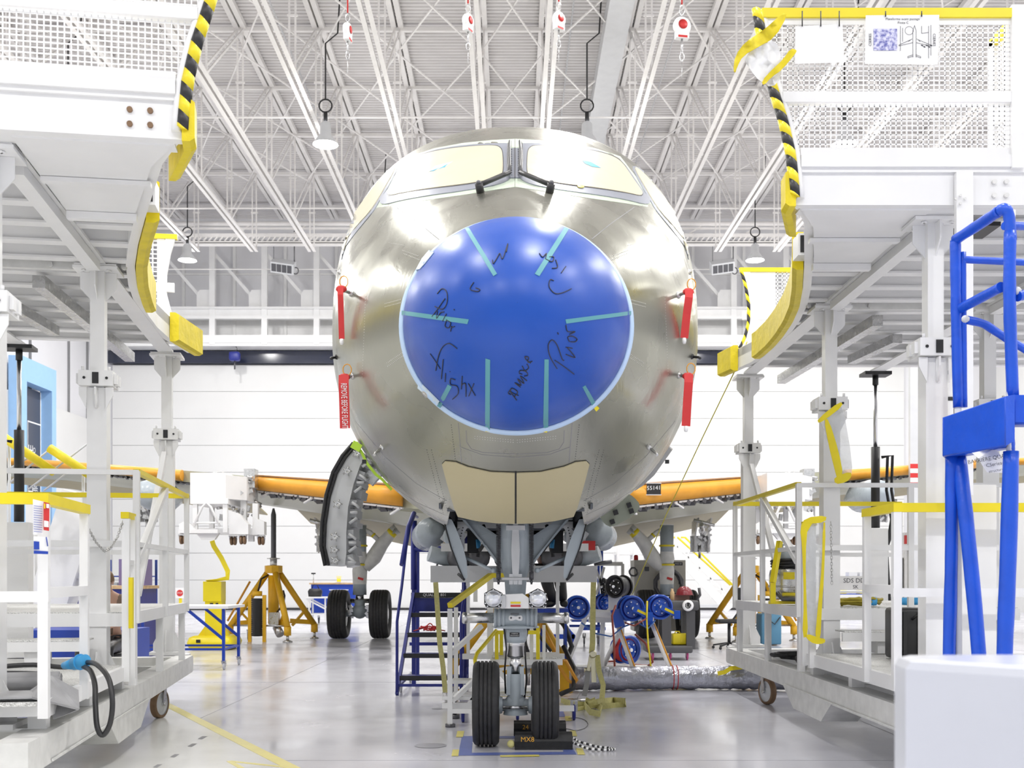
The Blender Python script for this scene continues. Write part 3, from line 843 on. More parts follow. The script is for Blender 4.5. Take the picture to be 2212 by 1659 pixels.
streamer(PR['ur'], .33, -.035, .055, 'red streamer hanging from the upper right nose probe', tail=True)
streamer(PR['lr'], .35, -.02, .06, 'red streamer hanging from the lower right nose probe', tail=True)

# ------------------------------------------------------------------ open cargo door on the left, service panel on the right
b = MB(); arc = []
oc = [(764,957),(740,985),(720,1020),(705,1070),(696,1130),(694,1180),(703,1222)]
ic = [(790,985),(778,1005),(764,1045),(752,1095),(748,1150),(748,1195),(745,1220)]
dd = 10.2
outer = [P(x, y, dd) for x, y in oc]; inner = [P(x, y, dd) for x, y in ic]
b.loft([[o_, i_, i_+V((-.02,1.0,0)), o_+V((-.02,1.05,0))] for o_, i_ in zip(outer, inner)], cap=True, smooth=False)
cd = part('cargo_door', b, K['grey_light'], plane, 'open curved cargo door seen edge on')
b = MB()
for off_, r_ in ((0, .018), (.035, .012)): b.path([o_.lerp(i_, off_/(o_-i_).length)+V((0,-.015,0)) for o_, i_ in zip(outer, inner)], r_, 8)
part('door_seal', b, K['black'], cd)
b = MB()
for k in range(14):
    t_ = (k+.5)/14*6; i = int(t_); f_ = t_-i; o_ = outer[i].lerp(outer[min(i+1,6)], f_); i_ = inner[i].lerp(inner[min(i+1,6)], f_)
    b.box(i_+V((.02,.25+.1*(k%3),0)), (.08,.4,.05+.03*(k%2)), ry=.5-.06*k); b.tube(i_+V((.02,.02,0)), i_+V((.09,.02,.05*(k%3-1))), .014, n=8)
part('door_frame_rib', b, K['grey_light'], cd)
b = MB()
for t_ in (.35, 1.6, 3.1, 4.4, 5.0, 5.7):
    i = int(t_); f_ = t_-i; m_ = outer[i].lerp(outer[i+1], f_).lerp(inner[i].lerp(inner[i+1], f_), .55)
    b.tube(m_+V((0,-.02,0)), m_+V((0,-.035,0)), .024, n=10)
    for a in range(5): b.tube(m_+V((0,-.03,0)), m_+V((.045*math.cos(a*1.26),-.03,.045*math.sin(a*1.26))), .007, n=5)
part('latch_roller', b, K['steel'], cd)
b = MB(); b.tube(P(762,1018,10.4), P(795,1036,10.4), .02, n=8); b.beam(P(795,1020,10.5), P(815,1038,10.5), .1, .14); b.tube(P(765,1098,10.6), P(740,1140,10.6), .015, n=8); b.tube(P(755,1060,10.6), P(735,1075,10.6), .02, n=8)
part('door_actuator', b, K['steel'], cd)
b = MB(); b.ribbon([P(772,955,9.9), P(766,962,9.88), P(780,975,9.9), P(792,1000,9.92), P(812,1025,9.95), P(825,1035,9.95), P(846,1058,9.95)], .025, (1,0,.3), .01); b.box(P(770,964,9.86), (.09,.02,.07), ry=.5)
part('green_tape', b, mat('tape_lime', (.55,.85,.06), .5), plane)
b = MB(); pl = [(1313,1086),(1355,1066),(1368,1072),(1385,1092),(1372,1112),(1322,1140),(1305,1132),(1296,1115),(1302,1095)]
b.loft([[P(x, y, 9.9) for x, y in smooth_poly(pl, 1)], [P(x, y, 9.94) for x, y in smooth_poly(pl, 1)]], cap=True, smooth=False)
sp = part('service_panel', b, K['primer_green'], plane, 'open green service panel')
b = MB()
for x, y in ((1330,1107),(1359,1091),(1323,1127),(1364,1104)):
    b.box(P(x, y, 9.88), (.04,.03,.045), ry=-.3)
part('panel_latch', b, K['black'], sp)
b = MB(); pl2 = [(1372,1060),(1388,1050),(1412,1028),(1452,972),(1440,962),(1405,1010),(1362,1052)]
b.loft([[P(x, y, 10.5) for x, y in pl2], [P(x+2, y-2, 10.9) for x, y in pl2]], cap=True, smooth=False); part('service_door_edge', b, K['grey_light'], plane)

# ------------------------------------------------------------------ wings
def wing(s_, key):
    X0 = AX
    #      span, LE d, LE z, chord box end d, z, TE d, z, thickness
    SE = [(1.3, 18.9, 2.70, 24.0, 2.36, 26.6, 1.90, .50),(1.75, 19.1, 2.74, 24.1, 2.39, 26.6, 1.92, .48),(4.85, 20.7, 3.12, 24.8, 2.86, 26.4, 2.62, .34),(5.9, 21.2, 3.27, 25.0, 3.02, 26.5, 2.82, .30),(10.5, 23.3, 3.80, 26.0, 3.62, 27.0, 3.46, .20),(15.8, 25.8, 4.15, 27.6, 4.08, 28.4, 4.0, .13)]
    def sec(q, part_='box'):
        x, d0, z0, d1, z1, d2, z2, th = q; x = X0+s_*x
        if part_ == 'slat': pr = [(d0+.14*(1-math.cos(a)), z0+th*.42*math.sin(a)) for a in [PI*k/10-PI/2 for k in range(11)]]; pr = [(d0+.20-.20*math.cos(a), z0+th*.38*math.sin(a)) for a in [R(100)-R(200)*k/12 for k in range(13)]]+[(d0+.3, z0)]; return [V((x, a, c)) for a, c in pr]
        if part_ == 'box': return [V((x, d0+.28, z0+th*.36)), V((x, (d0+d1)/2, (z0+z1)/2+th*.55)), V((x, d1, z1+th*.2)), V((x, d1, z1-th*.05)), V((x, (d0+d1)/2, (z0+z1)/2-th*.5)), V((x, d0+.5, z0-th*.52)), V((x, d0+.28, z0-th*.40))]
        return [V((x, d1+.02, z1+th*.18)), V((x, d2, z2+.03)), V((x, d2, z2)), V((x, d1+.02, z1-th*.06))]
    def lerpq(a, c, t): return [a[i]*(1-t)+c[i]*t for i in range(8)]
    def at(x):
        for i in range(len(SE)-1):
            if SE[i][0] <= x <= SE[i+1][0]: return lerpq(SE[i], SE[i+1], (x-SE[i][0])/(SE[i+1][0]-SE[i][0]))
    b = MB(); b.loft([sec(q) for q in SE], cap=True, smooth=False); wg = part('wing', b, K['wing_skin'], plane, 'wing seen from the front' )
    b = MB(); b.loft([sec(at(x), 'slat') for x in (1.95, 2.4, 3.4, 4.4, 4.86)], cap=True); b.loft([sec(at(x), 'slat') for x in (6.5, 8.5, 10.4)], cap=True); b.loft([sec(at(x), 'slat') for x in (10.45, 13, 15.8)], cap=True)
    part('leading_edge', b, K['orange'], wg, 'orange covered leading edge')
    b = MB(); b.loft([[p+V((0,-.02,.07 if False else 0)) for p in sec(at(x), 'slat')][:1]+[V((X0+s_*x, at(x)[1]+.1, at(x)[2]+at(x)[7]*.46)), V((X0+s_*x, at(x)[1]+.6, at(x)[2]+at(x)[7]*.6))] for x in (1.9, 4.9)], closed=False, smooth=False)
    part('upper_cover', b, K['paper'], wg)
    b = MB(); b.loft([sec(q, 'flap') for q in SE[:3]], cap=True, smooth=False); b.loft([sec(q, 'flap') for q in (SE[3], SE[4], SE[5])], cap=True, smooth=False)
    part('flap', b, K['flap_tan'], wg)
    b = MB()
    for i in range(26):
        x = 2.1+i*.105; q = at(x); b.box((X0+s_*x, q[1]+.30, q[2]-q[7]*.50), (.085,.16,.05+.03*(i%3)), ry=.3*(i%4), rz=.5*(i%3))
    for i in range(34):
        x = 6.4+i*.13; q = at(x); b.box((X0+s_*x, q[1]+.26, q[2]-q[7]*.55), (.07,.1,.03), ry=.4*(i%4))
    for xa, xb in ((2.0, 4.85), (6.35, 10.5)):
        qa, qb = at(xa), at(xb); b.beam((X0+s_*xa, qa[1]+.34, qa[2]-qa[7]*.44), (X0+s_*xb, qb[1]+.34, qb[2]-qb[7]*.44), .05, .05)
    part('slat_track_bay', b, K['dark_steel'], wg)
    b = MB()
    for x in (2.0, 2.9, 3.7, 4.6): q = at(x); b.beam((X0+s_*x, q[1]+.2, q[2]-q[7]*.45), (X0+s_*(x+.18), q[1]+.35, q[2]-q[7]*.66), .05, .03)
    q0_, q1_ = at(1.95), at(4.9); b.beam((X0+s_*1.95, q0_[1]+.24, q0_[2]-q0_[7]*.44), (X0+s_*4.85, q1_[1]+.24, q1_[2]-q1_[7]*.46), .06, .035)
    part('slat_track', b, K['white'], wg)
    # flap hinge fairing brackets, uncovered
    for x, sc_ in ((4.15, 1), (8.4, .8)):
        q = at(x); c = V((X0+s_*x, q[3]-.5, q[4]-.28))
        b = MB(); b.prism([(c.y-.3, c.z+.15), (c.y+.5, c.z+.1), (c.y+.6, c.z-.45*sc_), (c.y+.2, c.z-.6*sc_), (c.y+.05, c.z-.15)], c.x-.16, c.x-.13, 'x'); b.prism([(c.y-.3, c.z+.15), (c.y+.5, c.z+.1), (c.y+.6, c.z-.45*sc_), (c.y+.2, c.z-.6*sc_), (c.y+.05, c.z-.15)], c.x+.13, c.x+.16, 'x')
        b.box((c.x, c.y+.35, c.z-.40*sc_), (.44,.04,.36*sc_)); b.tube((c.x-.1*s_, c.y-.4, c.z+.0), (c.x+.05, c.y+.3, c.z-.3), .05); b.tube((c.x-.25, c.y-.3, c.z+.1), (c.x+.2, c.y-.3, c.z-.02), .035); b.tube((c.x-.02, c.y+.28, c.z-.4), (c.x-.02, c.y+.28, c.z-.72*sc_), .03)
        for j in range(9): b.box((c.x+.12*math.sin(j*2.1), c.y-.25, c.z-.05-.045*j), (.09,.06,.05), ry=j*.7)
        part('flap_bracket', b, K['steel'], wg)
    return wg
wing(-1, 'left'); wing(1, 'right')
# tail number plate on the right leading edge
q = P(1412, 1057, 19.42); b = MB(); b.bb(q.x-.125, q.x+.125, q.y-.02, q.y, q.z-.09, q.z+.10); tp = part('number_plate', b, K['black'], plane, 'black plate with white number 55141')
b = MB(); text_mb(b, '55141', .10, (q.x, q.y-.024, q.z+.02), (1,0,.04), (0,0,1)); b.bb(q.x-.135, q.x+.135, q.y-.018, q.y-.005, q.z+.10, q.z+.115); b.bb(q.x-.135, q.x+.135, q.y-.018, q.y-.005, q.z-.105, q.z-.09); part('number', b, K['paper'], tp)

# bare pylon hardware where the engines will hang, and white counterweights
for s_ in (-1, 1):
    c = V((AX+s_*5.2, 20.3, 3.0)); b = MB(); random.seed(3)
    for k in range(46):
        q = c+V((random.uniform(-.30,.36)*1, random.uniform(-.2,.5), random.uniform(-.55,.22)))
        if k % 3: b.tube(q, q+V((random.uniform(-.16,.16),random.uniform(-.1,.1),random.uniform(-.12,.12))), random.uniform(.015,.035), n=6)
        else: b.box(q, (random.uniform(.05,.12),.08,random.uniform(.05,.14)), ry=random.random()*3)
    part('engine_pylon', b, K['steel'], plane, 'bare engine pylon fittings')
    b = MB(); b.lathe([(.02,0),(.22,.1),(.30,.6),(.30,1.4),(.1,2.2)], (AX+s_*6.9, 20.5, 2.92), (0,1,0), 20, cap=True); part('pylon_fairing', b, K['grey_paint'], plane)

# ------------------------------------------------------------------ belly equipment behind the nose gear
b = MB()
for s_ in (-1, 1):
    b.lathe([(.05,0),(.10,.01),(.11,.05),(.13,.06),(.135,.12),(.155,.13),(.16,.2),(.175,.21),(.18,.3),(.17,.6)], (AX+s_*.90, 12.6, 1.90), (s_*.25,.9,-.1), 24, cap=True)
    b.tube((AX+s_*.95, 12.3, 1.62), (AX+s_*.6, 12.4, 1.52), .09, n=12); b.lathe([(.12,0),(.10,.05),(.06,.06)], (AX+s_*.66, 12.0, 1.80), (0,-1,0), 16)
part('belly_duct', b, K['grey_paint'], plane)
b = MB()
for s_ in (-1, 1): b.box((AX+s_*.66, 12.02, 1.80), (.22,.05,.22), ry=.6)
part('belly_panel', b, K['grey_light'], plane)
b = MB()
b.box((AX+.80, 12.0, 1.70), (.15,.1,.1)); part('red_cover', b, K['red'], plane)
b = MB()
for k in range(40):
    random.seed(k); x = random.uniform(-1.0, 1.0); b.tube((AX+x, 12.5+random.random(), 1.5+random.random()*.28), (AX+x+random.uniform(-.2,.2), 12.5+random.random(), 1.5+random.random()*.28), .025, n=6)
for x in (-.62,-.4,.42,.63,-.1): b.lathe([(.05,0),(.13,.02),(.12,.3)], (AX+x, 12.2, 1.57), (0,1,0), 14, cap=True)
part('belly_plumbing', b, K['dark_steel'], plane)
b = MB()
for s_ in (-1, 1): b.bb(AX+s_*.18, AX+s_*.75, 11.2, 11.26, 1.62, 1.70)
part('bay_structure', b, K['white'], plane)
b = MB(); b.bb(AX-.56, AX+.56, 8.0, 9.98, 2.45, 2.47); b.bb(AX-.56, AX+.56, 9.98, 10.0, 1.78, 2.45); b.bb(AX-.56, AX-.54, 8.0, 10.0, 1.86, 2.45); b.bb(AX+.54, AX+.56, 8.0, 10.0, 1.86, 2.45); b.bb(AX-.5, AX+.5, 8.02, 8.04, 1.84, 2.4)
WHOLE.add('wheel_bay'); part('wheel_bay', b, mat('bay_paint', (.10,.11,.13), .5), plane)
b = MB(); b.bb(AX-.5, AX+.5, 9.6, 9.66, 1.86, 1.92); b.bb(AX-.52, AX+.52, 9.9, 9.97, 1.80, 1.86); part('bay_crossmember', b, K['grey_light'], plane)
# ================================================================== LANDING GEAR
NG = 8.92
def N(px, py, dy=0.0):
    "nose gear point from its place in the photograph, dy metres behind the wheel axis"
    d = NG
    return V(((px-PX0)*d/FPX, d+dy, CAMZ+(PY0-py)*d/FPX))
def tyre_prof(Rr, W, rim):
    p = []; h = W/2
    p += [(rim, -h*.62), (rim+.02, -h*.80), (Rr*.78, -h*.99), (Rr*.90, -h*.97), (Rr*.965, -h*.84), (Rr*.99, -h*.66)]
    g = [-.52, -.30, -.08, .08, .30, .52]; top = Rr
    for i, q in enumerate((-.45, -.15, .15, .45)):
        p += [(top-.001, h*(q-.05)), (top-.012, h*(q-.045)), (top-.012, h*(q+.045)), (top-.001, h*(q+.05))]
    p += [(Rr*.99, h*.66), (Rr*.965, h*.84), (Rr*.90, h*.97), (Rr*.78, h*.99), (rim+.02, h*.80), (rim, h*.62)]
    return p
def wheel_pair(root, cx, cy, cz, off, Rr, W, rim, flat=.006):
    for s_ in (-1, 1):
        c = V((cx+s_*off, cy, cz)); b = MB(); b.lathe(tyre_prof(Rr, W, rim), c, (1,0,0), 56)
        b.v = [V((p.x, p.y, max(p.z, .0))) for p in b.v]
        part('tyre', b, K['rubber'], root)
        b = MB(); b.lathe([(.03,-W*.42),(rim*.45,-W*.42),(rim*.6,-W*.2),(rim*.95,-W*.3),(rim+.004,-W*.36),(rim+.004,W*.36),(rim*.95,W*.3),(rim*.6,W*.2),(rim*.45,W*.42),(.03,W*.42)], c, (1,0,0), 28, cap=True)
        for k in range(9): a = 2*PI*k/9; b.tube(c+V((s_*W*.2, rim*.75*math.cos(a), rim*.75*math.sin(a))), c+V((s_*W*.33, rim*.75*math.cos(a), rim*.75*math.sin(a))), rim*.09, n=8)
        part('wheel_hub', b, K['steel'], root)
b = MB()
ngx = N(1113.5, 0).x
b.lathe([(.052,.0),(.05,-.03)], N(1113.5,1455), n=20)
b.lathe([(.062,0),(.062,-.2),(.085,-.27),(.10,-.33)], N(1113.5,1455), n=24)                # lower sleeve
b.tube(N(1070,1523), N(1157,1523), .05, n=20); b.ball(N(1113.5,1520), .085, 16, (1.1,.8,1))
for s_ in (-1, 1): b.lathe([(.065,0),(.075,.03),(.06,.06)], N(1113.5+s_*28,1523), (s_,0,0), 16)
b.beam(N(1100,1440), N(1098,1500,.0), .035, .09, (0,1,0)); b.beam(N(1127,1440), N(1129,1500), .035, .09, (0,1,0))
b.lathe([(.09,0),(.095,-.03),(.095,-.08),(.083,-.11),(.075,-.12)], N(1113.5,1356), n=28)    # steering collar housing
b.lathe([(.19,0),(.19,.012),(.12,.03)], N(1113.5,1356), n=32, cap=True)
b.tube(N(1068,1334,-.08), N(1159,1334,-.08), .075, n=24)
for s_ in (-1, 1):
    for k in range(3): b.lathe([(.07,0),(.082,.004),(.082,.02),(.07,.024)], N(1113.5+s_*(22+9*k),1334,-.08), (s_,0,0), 24)
b.lathe([(.085,0),(.085,-.16),(.10,-.2)], N(1113.5,1290), n=24)
# upper leg: a broad forging tapering down
lv = [(1130, 30, .20), (1165, 34, .20), (1210, 32, .18), (1245, 24, .15), (1290, 21, .12)]
b.loft([[N(1113.5-w_*q, y, yy*t) for q, yy in ((-1,-1),(-.5,-1.15),(.5,-1.15),(1,-1),(1,1),(-1,1))] for y, w_, t in lv], cap=True, smooth=False)
for s_ in (-1, 1):
    b.loft([[N(1113.5+s_*x0, y0, t0) for x0, y0, t0 in q] for q in (
        [(118,1116,.0),(92,1118,.0),(92,1118,.16),(118,1116,.16)], [(100,1134,-.03),(74,1134,-.03),(74,1134,.16),(100,1134,.16)], [(62,1180,-.05),(34,1160,-.05),(34,1160,.14),(62,1180,.14)], [(32,1222,-.06),(14,1182,-.06),(14,1182,.12),(32,1222,.12)], [(24,1246,-.06),(8,1230,-.06),(8,1230,.12),(24,1246,.12)])], cap=True, smooth=False)
    b.loft([[N(1113.5+s_*x0, y0, t0) for x0, y0, t0 in q] for q in ([(116,1122,-.06),(108,1124,-.06),(108,1124,-.02),(116,1122,-.02)], [(66,1182,-.09),(58,1186,-.09),(58,1186,-.05),(66,1182,-.05)], [(34,1226,-.09),(28,1224,-.09),(28,1224,-.05),(34,1226,-.05)])], cap=True, smooth=False)
ng = part('nose_gear', b, K['grey_paint'], plane)
b = MB(); b.loft([[N(1113.5+q*w_, y, -.25+e) for q, e in ((-1,0),(1,0),(1,.05),(-1,.05))] for y, w_ in ((1134,5),(1150,7),(1190,9),(1235,7),(1262,4))], cap=True, smooth=False); b.bb(ngx-.075, ngx+.075, NG-.26, NG-.1, N(0,1148).z, N(0,1138).z); b.tube(N(1085,1250,-.26), N(1142,1250,-.26), .012, n=8); b.beam(N(1104,1240,-.24), N(1104,1262,-.24), .03, .03); b.beam(N(1123,1240,-.24), N(1123,1262,-.24), .03, .03)
part('lock_link', b, K['grey_light'], ng)
b = MB()
b.lathe([(.07,0),(.075,-.01),(.075,-.04),(.071,-.045),(.071,-.12),(.066,-.13),(.05,-.135)], N(1113.5,1384), n=28)
b.tube(N(1113.5,1415), N(1113.5,1458), .047, n=24)
b.tube(N(1087,1525,-.10), N(1139,1525,-.10), .014, n=12)
part('shock_piston', b, K['chrome'], ng)
b = MB()
for s_ in (-1, 1): b.tube(N(1113.5+s_*46,1334,-.08), N(1113.5+s_*113,1334,-.08), .042, n=24); b.lathe([(.042,0),(.047,.004),(.047,.03),(.042,.034)], N(1113.5+s_*104,1334,-.08), (s_,0,0), 24); b.tube(N(1113.5+s_*113,1334,-.08), N(1113.5+s_*114.5,1334,-.08), .038, n=24)
part('steering_actuator', b, K['steel'], ng)
b = MB(); b.prism([(N(1098+x,0).x, N(0,1333+y).z) for x, y in smooth_poly([(1,-5),(10,-5),(16,-2.5),(22,-5),(30,-5),(30,6),(22,6),(16,3),(10,6),(1,6)], 2)], NG-.165, NG-.15); part('linkage_plate', b, K['white'], ng)
b = MB()
for x in (1104, 1122): b.tube(N(x,1333,-.165), N(x,1333,-.172), .008, n=10)
b.bb(N(1103,0).x, N(1121,0).x, NG-.158, NG-.15, N(0,1326).z, N(0,1323).z); part('bolt', b, K['dark_steel'], ng)
# taxi light bracket
lp = [(1086,1283),(1128,1281),(1141,1290),(1141,1312),(1083,1312),(1083,1290)]
b = MB(); b.prism([(N(x,0).x, N(0,y).z) for x, y in lp], NG-.30, NG-.24)
for s_ in (-1, 1): b.prism([(N(1113.5+s_*x,0).x, N(0,y).z) for x, y in ((28,1300),(64,1300),(64,1312),(28,1312))], NG-.25, NG-.2)
part('light_bracket', b, K['white'], ng)
for s_ in (-1, 1):
    c = N(1113.5+s_*46.5, 1291, -.28)
    b = MB(); hx = [(0,-21),(19,-11),(19,12),(14,19),(-14,19),(-19,12),(-19,-11)]
    b.prism([(c.x+x/267, c.z-y/267) for x, y in hx], NG-.30, NG-.26); b.lathe([(.062,0),(.066,-.03),(.05,.10),(.02,.14)], c, (0,1,0), 24)
    part('taxi_light', b, K['black'], ng)
    b = MB(); b.lathe([(.001,-.062),(.03,-.058),(.05,-.048),(.060,-.03)], c, (0,1,0), 28); part('lens', b, K['glass_lamp'], ng)
    b = MB()
    for x, y in hx[:4]+hx[4:]: b.tube((c.x+x*.86/267, NG-.305, c.z-y*.86/267), (c.x+x*.86/267, NG-.312, c.z-y*.86/267), .006, n=8)
    b.lathe([(.059,-.03),(.064,-.036),(.066,-.03)], c, (0,1,0), 28)
    part('screw', b, K['chrome'], ng)
b = MB(); b.bb(N(1103,0).x, N(1124,0).x, NG-.306, NG-.30, N(0,1302).z, N(0,1298).z); part('placard', b, K['yellow'], ng)
b = MB(); b.bb(N(1103,0).x, N(1124,0).x, NG-.306, NG-.30, N(0,1308.5).z, N(0,1304.5).z); part('placard', b, K['red'], ng)
b = MB(); b.bb(N(1101,0).x, N(1122,0).x, NG-.10, NG-.092, N(0,1374).z, N(0,1365).z); pk = part('data_plate', b, K['black'], ng)
b = MB(); text_mb(b, 'STEERING', .012, (ngx-.006, NG-.102, N(0,1367.5).z), (1,0,0), (0,0,1)); text_mb(b, 'DISCONNECT', .011, (ngx-.006, NG-.102, N(0,1371.5).z), (1,0,0), (0,0,1)); part('plate_text', b, K['paper'], ng)
b = MB()
for x in (1088.5,):
    b.rbox(N(x, 1297, -.31), (.035,.02,.10), .012)
part('switch_box', b, K['grey_light'], ng)
# door springs
for x in (1077.5, 1147):
    b = MB(); p0 = N(x, 1128, -.22); p1 = N(x, 1248, -.22); n_ = 300
    b.path([p0.lerp(p1, k/n_)+V((.017*math.cos(k*.8), .017*math.sin(k*.8), 0)) for k in range(n_)], .0035, 5); b.tube(N(x,1236,-.22), N(x,1252,-.22), .018, n=12); b.tube(p1, N(x,1262,-.22), .008, n=8); b.ball(N(x,1256,-.22), .014, 8); b.tube(p0, N(x,1138,-.22), .018, n=12)
    part('door_spring', b, K['dark_steel'], ng)
# brake / hydraulic lines
b = MB(); b.path([N(1092,1300,.05), N(1088,1350,-.05), N(1094,1400,-.06), N(1090,1450,.06), N(1092,1500,.05)], .007, 6)
b.path([N(1136,1300,.05), N(1142,1350,.1), N(1134,1400,.1), N(1138,1470,.08), N(1133,1512,.06)], .007, 6)
part('hydraulic_line', b, K['black'], ng)
wheel_pair(ng, ngx, NG, .341, .2365, .343, .216, .19)

# rear nose gear doors, hanging open
for s_ in (-1, 1):
    m_ = (lambda x: x) if s_ < 0 else (lambda x: 2*1113.5-x)
    o_ = [(959,1120),(966,1150),(976,1185),(990,1222),(1003,1252)]; i_ = [(976,1122),(987,1146),(1000,1180),(1008,1212),(1010,1247)]
    b = MB(); b.loft([[P(m_(x0),y0,8.75), P(m_(x1),y1,8.75), P(m_(x1),y1,9.5), P(m_(x0),y0,9.5)] for (x0,y0),(x1,y1) in zip(o_, i_)], cap=True, smooth=False)
    dr = part('rear_gear_door', b, K['grey_paint'], plane, 'open blue-grey rear nose gear door')
    b = MB(); q = [(1000,1134),(986,1150),(984,1180),(996,1200),(1004,1185),(1003,1150),(1012,1136)]
    b.loft([[P(m_(x), y, 8.9) for x, y in q], [P(m_(x), y, 9.0) for x, y in q]], cap=True, smooth=False); part('door_hinge', b, K['grey_light'], dr)
    b = MB(); b.path([P(m_(1000),1202,8.85), P(m_(1030),1216,8.8), P(m_(1066),1233,8.75)], .014, 8); b.ball(P(m_(1067),1232,8.74), .022, 10); part('door_rod', b, K['grey_paint'], dr)
    b = MB()
    for k in range(9): b.tube(P(m_(1000-1.5*k),1140+6*k,8.89), P(m_(1000-1.5*k),1140+6*k,8.885), .006, n=6)
    b.path([P(m_(x-1),y,8.74) for x, y in o_], .006, 6); b.path([P(m_(1003),1252,8.75), P(m_(990),1240,8.8)], .012, 6)
    part('door_seal', b, K['black'], dr)
# pintle bay bulkhead and hoses
b = MB()
for x, y, r in ((1040,1160,.03),(1186,1160,.03),(1095,1160,.03),(1135,1158,.03)): b.path([N(x,1128,.6), N(x+10,y,.5), N(x-8,y+25,.6)], r*.6, 6)
for s_ in (-1, 1): b.path([N(1113.5+s_*90,1150,.7), N(1113.5+s_*83,1175,.7), N(1113.5+s_*88,1200,.7)], .02, 6); b.box(N(1113.5+s_*98,1165,.7), (.1,.1,.2))
part('bay_hose', b, K['black'], plane)
b = MB()
for s_ in (-1, 1): b.path([N(1113.5+s_*86,1160,.6), N(1113.5+s_*84,1180,.6)], .02, 6)
part('blue_connector', b, K['cyan_plug'], plane)

# main gears
MG = 24.06
def Mg(px, py, dy=0.0): return V(((px-PX0)*MG/FPX, MG+dy, CAMZ+(PY0-py)*MG/FPX))
for s_ in (-1, 1):
    cx = AX+s_*3.35; px0 = PX0+cx*99.0
    X = lambda q: px0 - s_*q            # q pixels towards the aircraft centre
    b = MB()
    b.tube(Mg(px0,1285), Mg(px0,1235), .15, .14, n=20); b.tube(Mg(px0,1235), Mg(px0,1135), .14, .15, n=20)
    b.tube(Mg(px0,1296), Mg(px0,1322), .12, .10, n=18); b.tube(Mg(px0-34,1325), Mg(px0+34,1325), .075, n=18); b.ball(Mg(px0,1320), .17, 14)
    mg = part('main_gear', b, K['grey_paint'], plane)
    b = MB(); b.tube(Mg(px0,1282), Mg(px0,1300), .09, n=18); part('shock_piston', b, K['chrome'], mg)
    b = MB(); b.lathe([(.15,0),(.165,.3),(.14,.45),(.17,.55),(.13,.8),(.15,1.3)], Mg(px0,1262), n=20); 
    b.path([Mg(X(12),1228), Mg(X(30),1205), Mg(X(48),1175), Mg(X(70),1150), Mg(X(80),1142)], .12, 14, rr=[.11,.17,.15,.11,.12]); b.path([Mg(X(-2),1138), Mg(X(22),1150), Mg(X(42),1168)], .055, 10)
    part('plastic_wrap', b, K['white_worn'], mg)
    b = MB(); 
    for y in (1181, 1222): b.lathe([(.168,0),(.172,.02),(.17,.04)], Mg(px0,y), n=20)
    for a, c, r in (((66,1155),(72,1148),.118),((28,1155),(31,1158),.06)): b.tube(Mg(X(a[0]),a[1]), Mg(X(c[0]),c[1]), r, n=14)
    part('yellow_tape', b, K['yellow'], mg)
    b = MB(); b.path([Mg(X(42),1168), Mg(X(50),1178), Mg(X(58),1172), Mg(X(80),1142,-.13)], .03, 6)
    for k in range(8): b.box(Mg(X(40+3*k), 1166+2*(k%3)), (.08,.08,.06), ry=k)
    for k in range(22): a = k*2.4; b.box(Mg(px0+((-1)**k)*(16+3*(k%3)), 1310+2.2*(k%11), .1*math.sin(a)), (.06,.1,.07), ry=a)
    b.tube(Mg(px0-20,1298), Mg(px0+22,1298), .05, n=8)
    part('brake_fitting', b, K['steel'], mg)
    b = MB(); b.box(Mg(px0+4,1250,-.16), (.12,.03,.05), ry=.3); part('red_cover', b, K['red'], mg)
    wheel_pair(mg, cx, MG, .533, .45, .533, .41, .27)
# ================================================================== DOCKING PLATFORMS
def striped(b, pts, r, seg=.075, k0=0):
    "post wrapped in black and yellow warning tape: slanted bands, slots 0 yellow, 1 black"
    pts = [V(p) for p in pts]; L_ = [0]
    for i in range(1, len(pts)): L_.append(L_[-1]+(pts[i]-pts[i-1]).length)
    def at(t):
        t = max(0, min(t, L_[-1]))
        for i in range(1, len(pts)):
            if t <= L_[i]+1e-9: return pts[i-1].lerp(pts[i], (t-L_[i-1])/max(L_[i]-L_[i-1], 1e-9))
    n = int(L_[-1]/seg)+1
    for k in range(n):
        b.k = (k+k0) % 2; rings = []
        for t in (k*seg, min((k+1)*seg, L_[-1])):
            ring_ = []
            for a in range(10):
                ca, sa = math.cos(2*PI*a/10), math.sin(2*PI*a/10)
                q = at(t+.03*ca); ring_.append(q+V((r*ca, r*sa, 0)))
            rings.append(ring_)
        b.loft(rings, cap=True)
    b.k = 0
def mesh_panel(b, c0, c1, z0, z1, pitch=.036, r=.0034, clip=None):
    "woven wire panel between two plan points"
    c0, c1 = V(c0), V(c1); L_ = (c1-c0).length; n = int(L_/pitch)
    for k in range(n+1):
        q = c0.lerp(c1, (k+.5)/(n+1)); zz0, zz1 = z0, z1
        if clip:
            lo = clip(z0)
            if (k+.5)/(n+1)*L_ < lo:                      # starts above the slanted post
                z_ = z0
                while z_ < z1 and (k+.5)/(n+1)*L_ < clip(z_): z_ += .02
                zz0 = z_
        if zz1-zz0 > .03: b.beam((q.x, q.y, zz0), (q.x, q.y, zz1), 2*r, 2*r)
    m = int((z1-z0)/(pitch*.93))
    for k in range(m+1):
        z = z0+(z1-z0)*(k+.5)/(m+1); t = min(max((clip(z) if clip else 0)/L_, 0), 1)
        a = c0.lerp(c1, t); b.beam((a.x, a.y, z), (c1.x, c1.y, z), 2*r, 2*r)
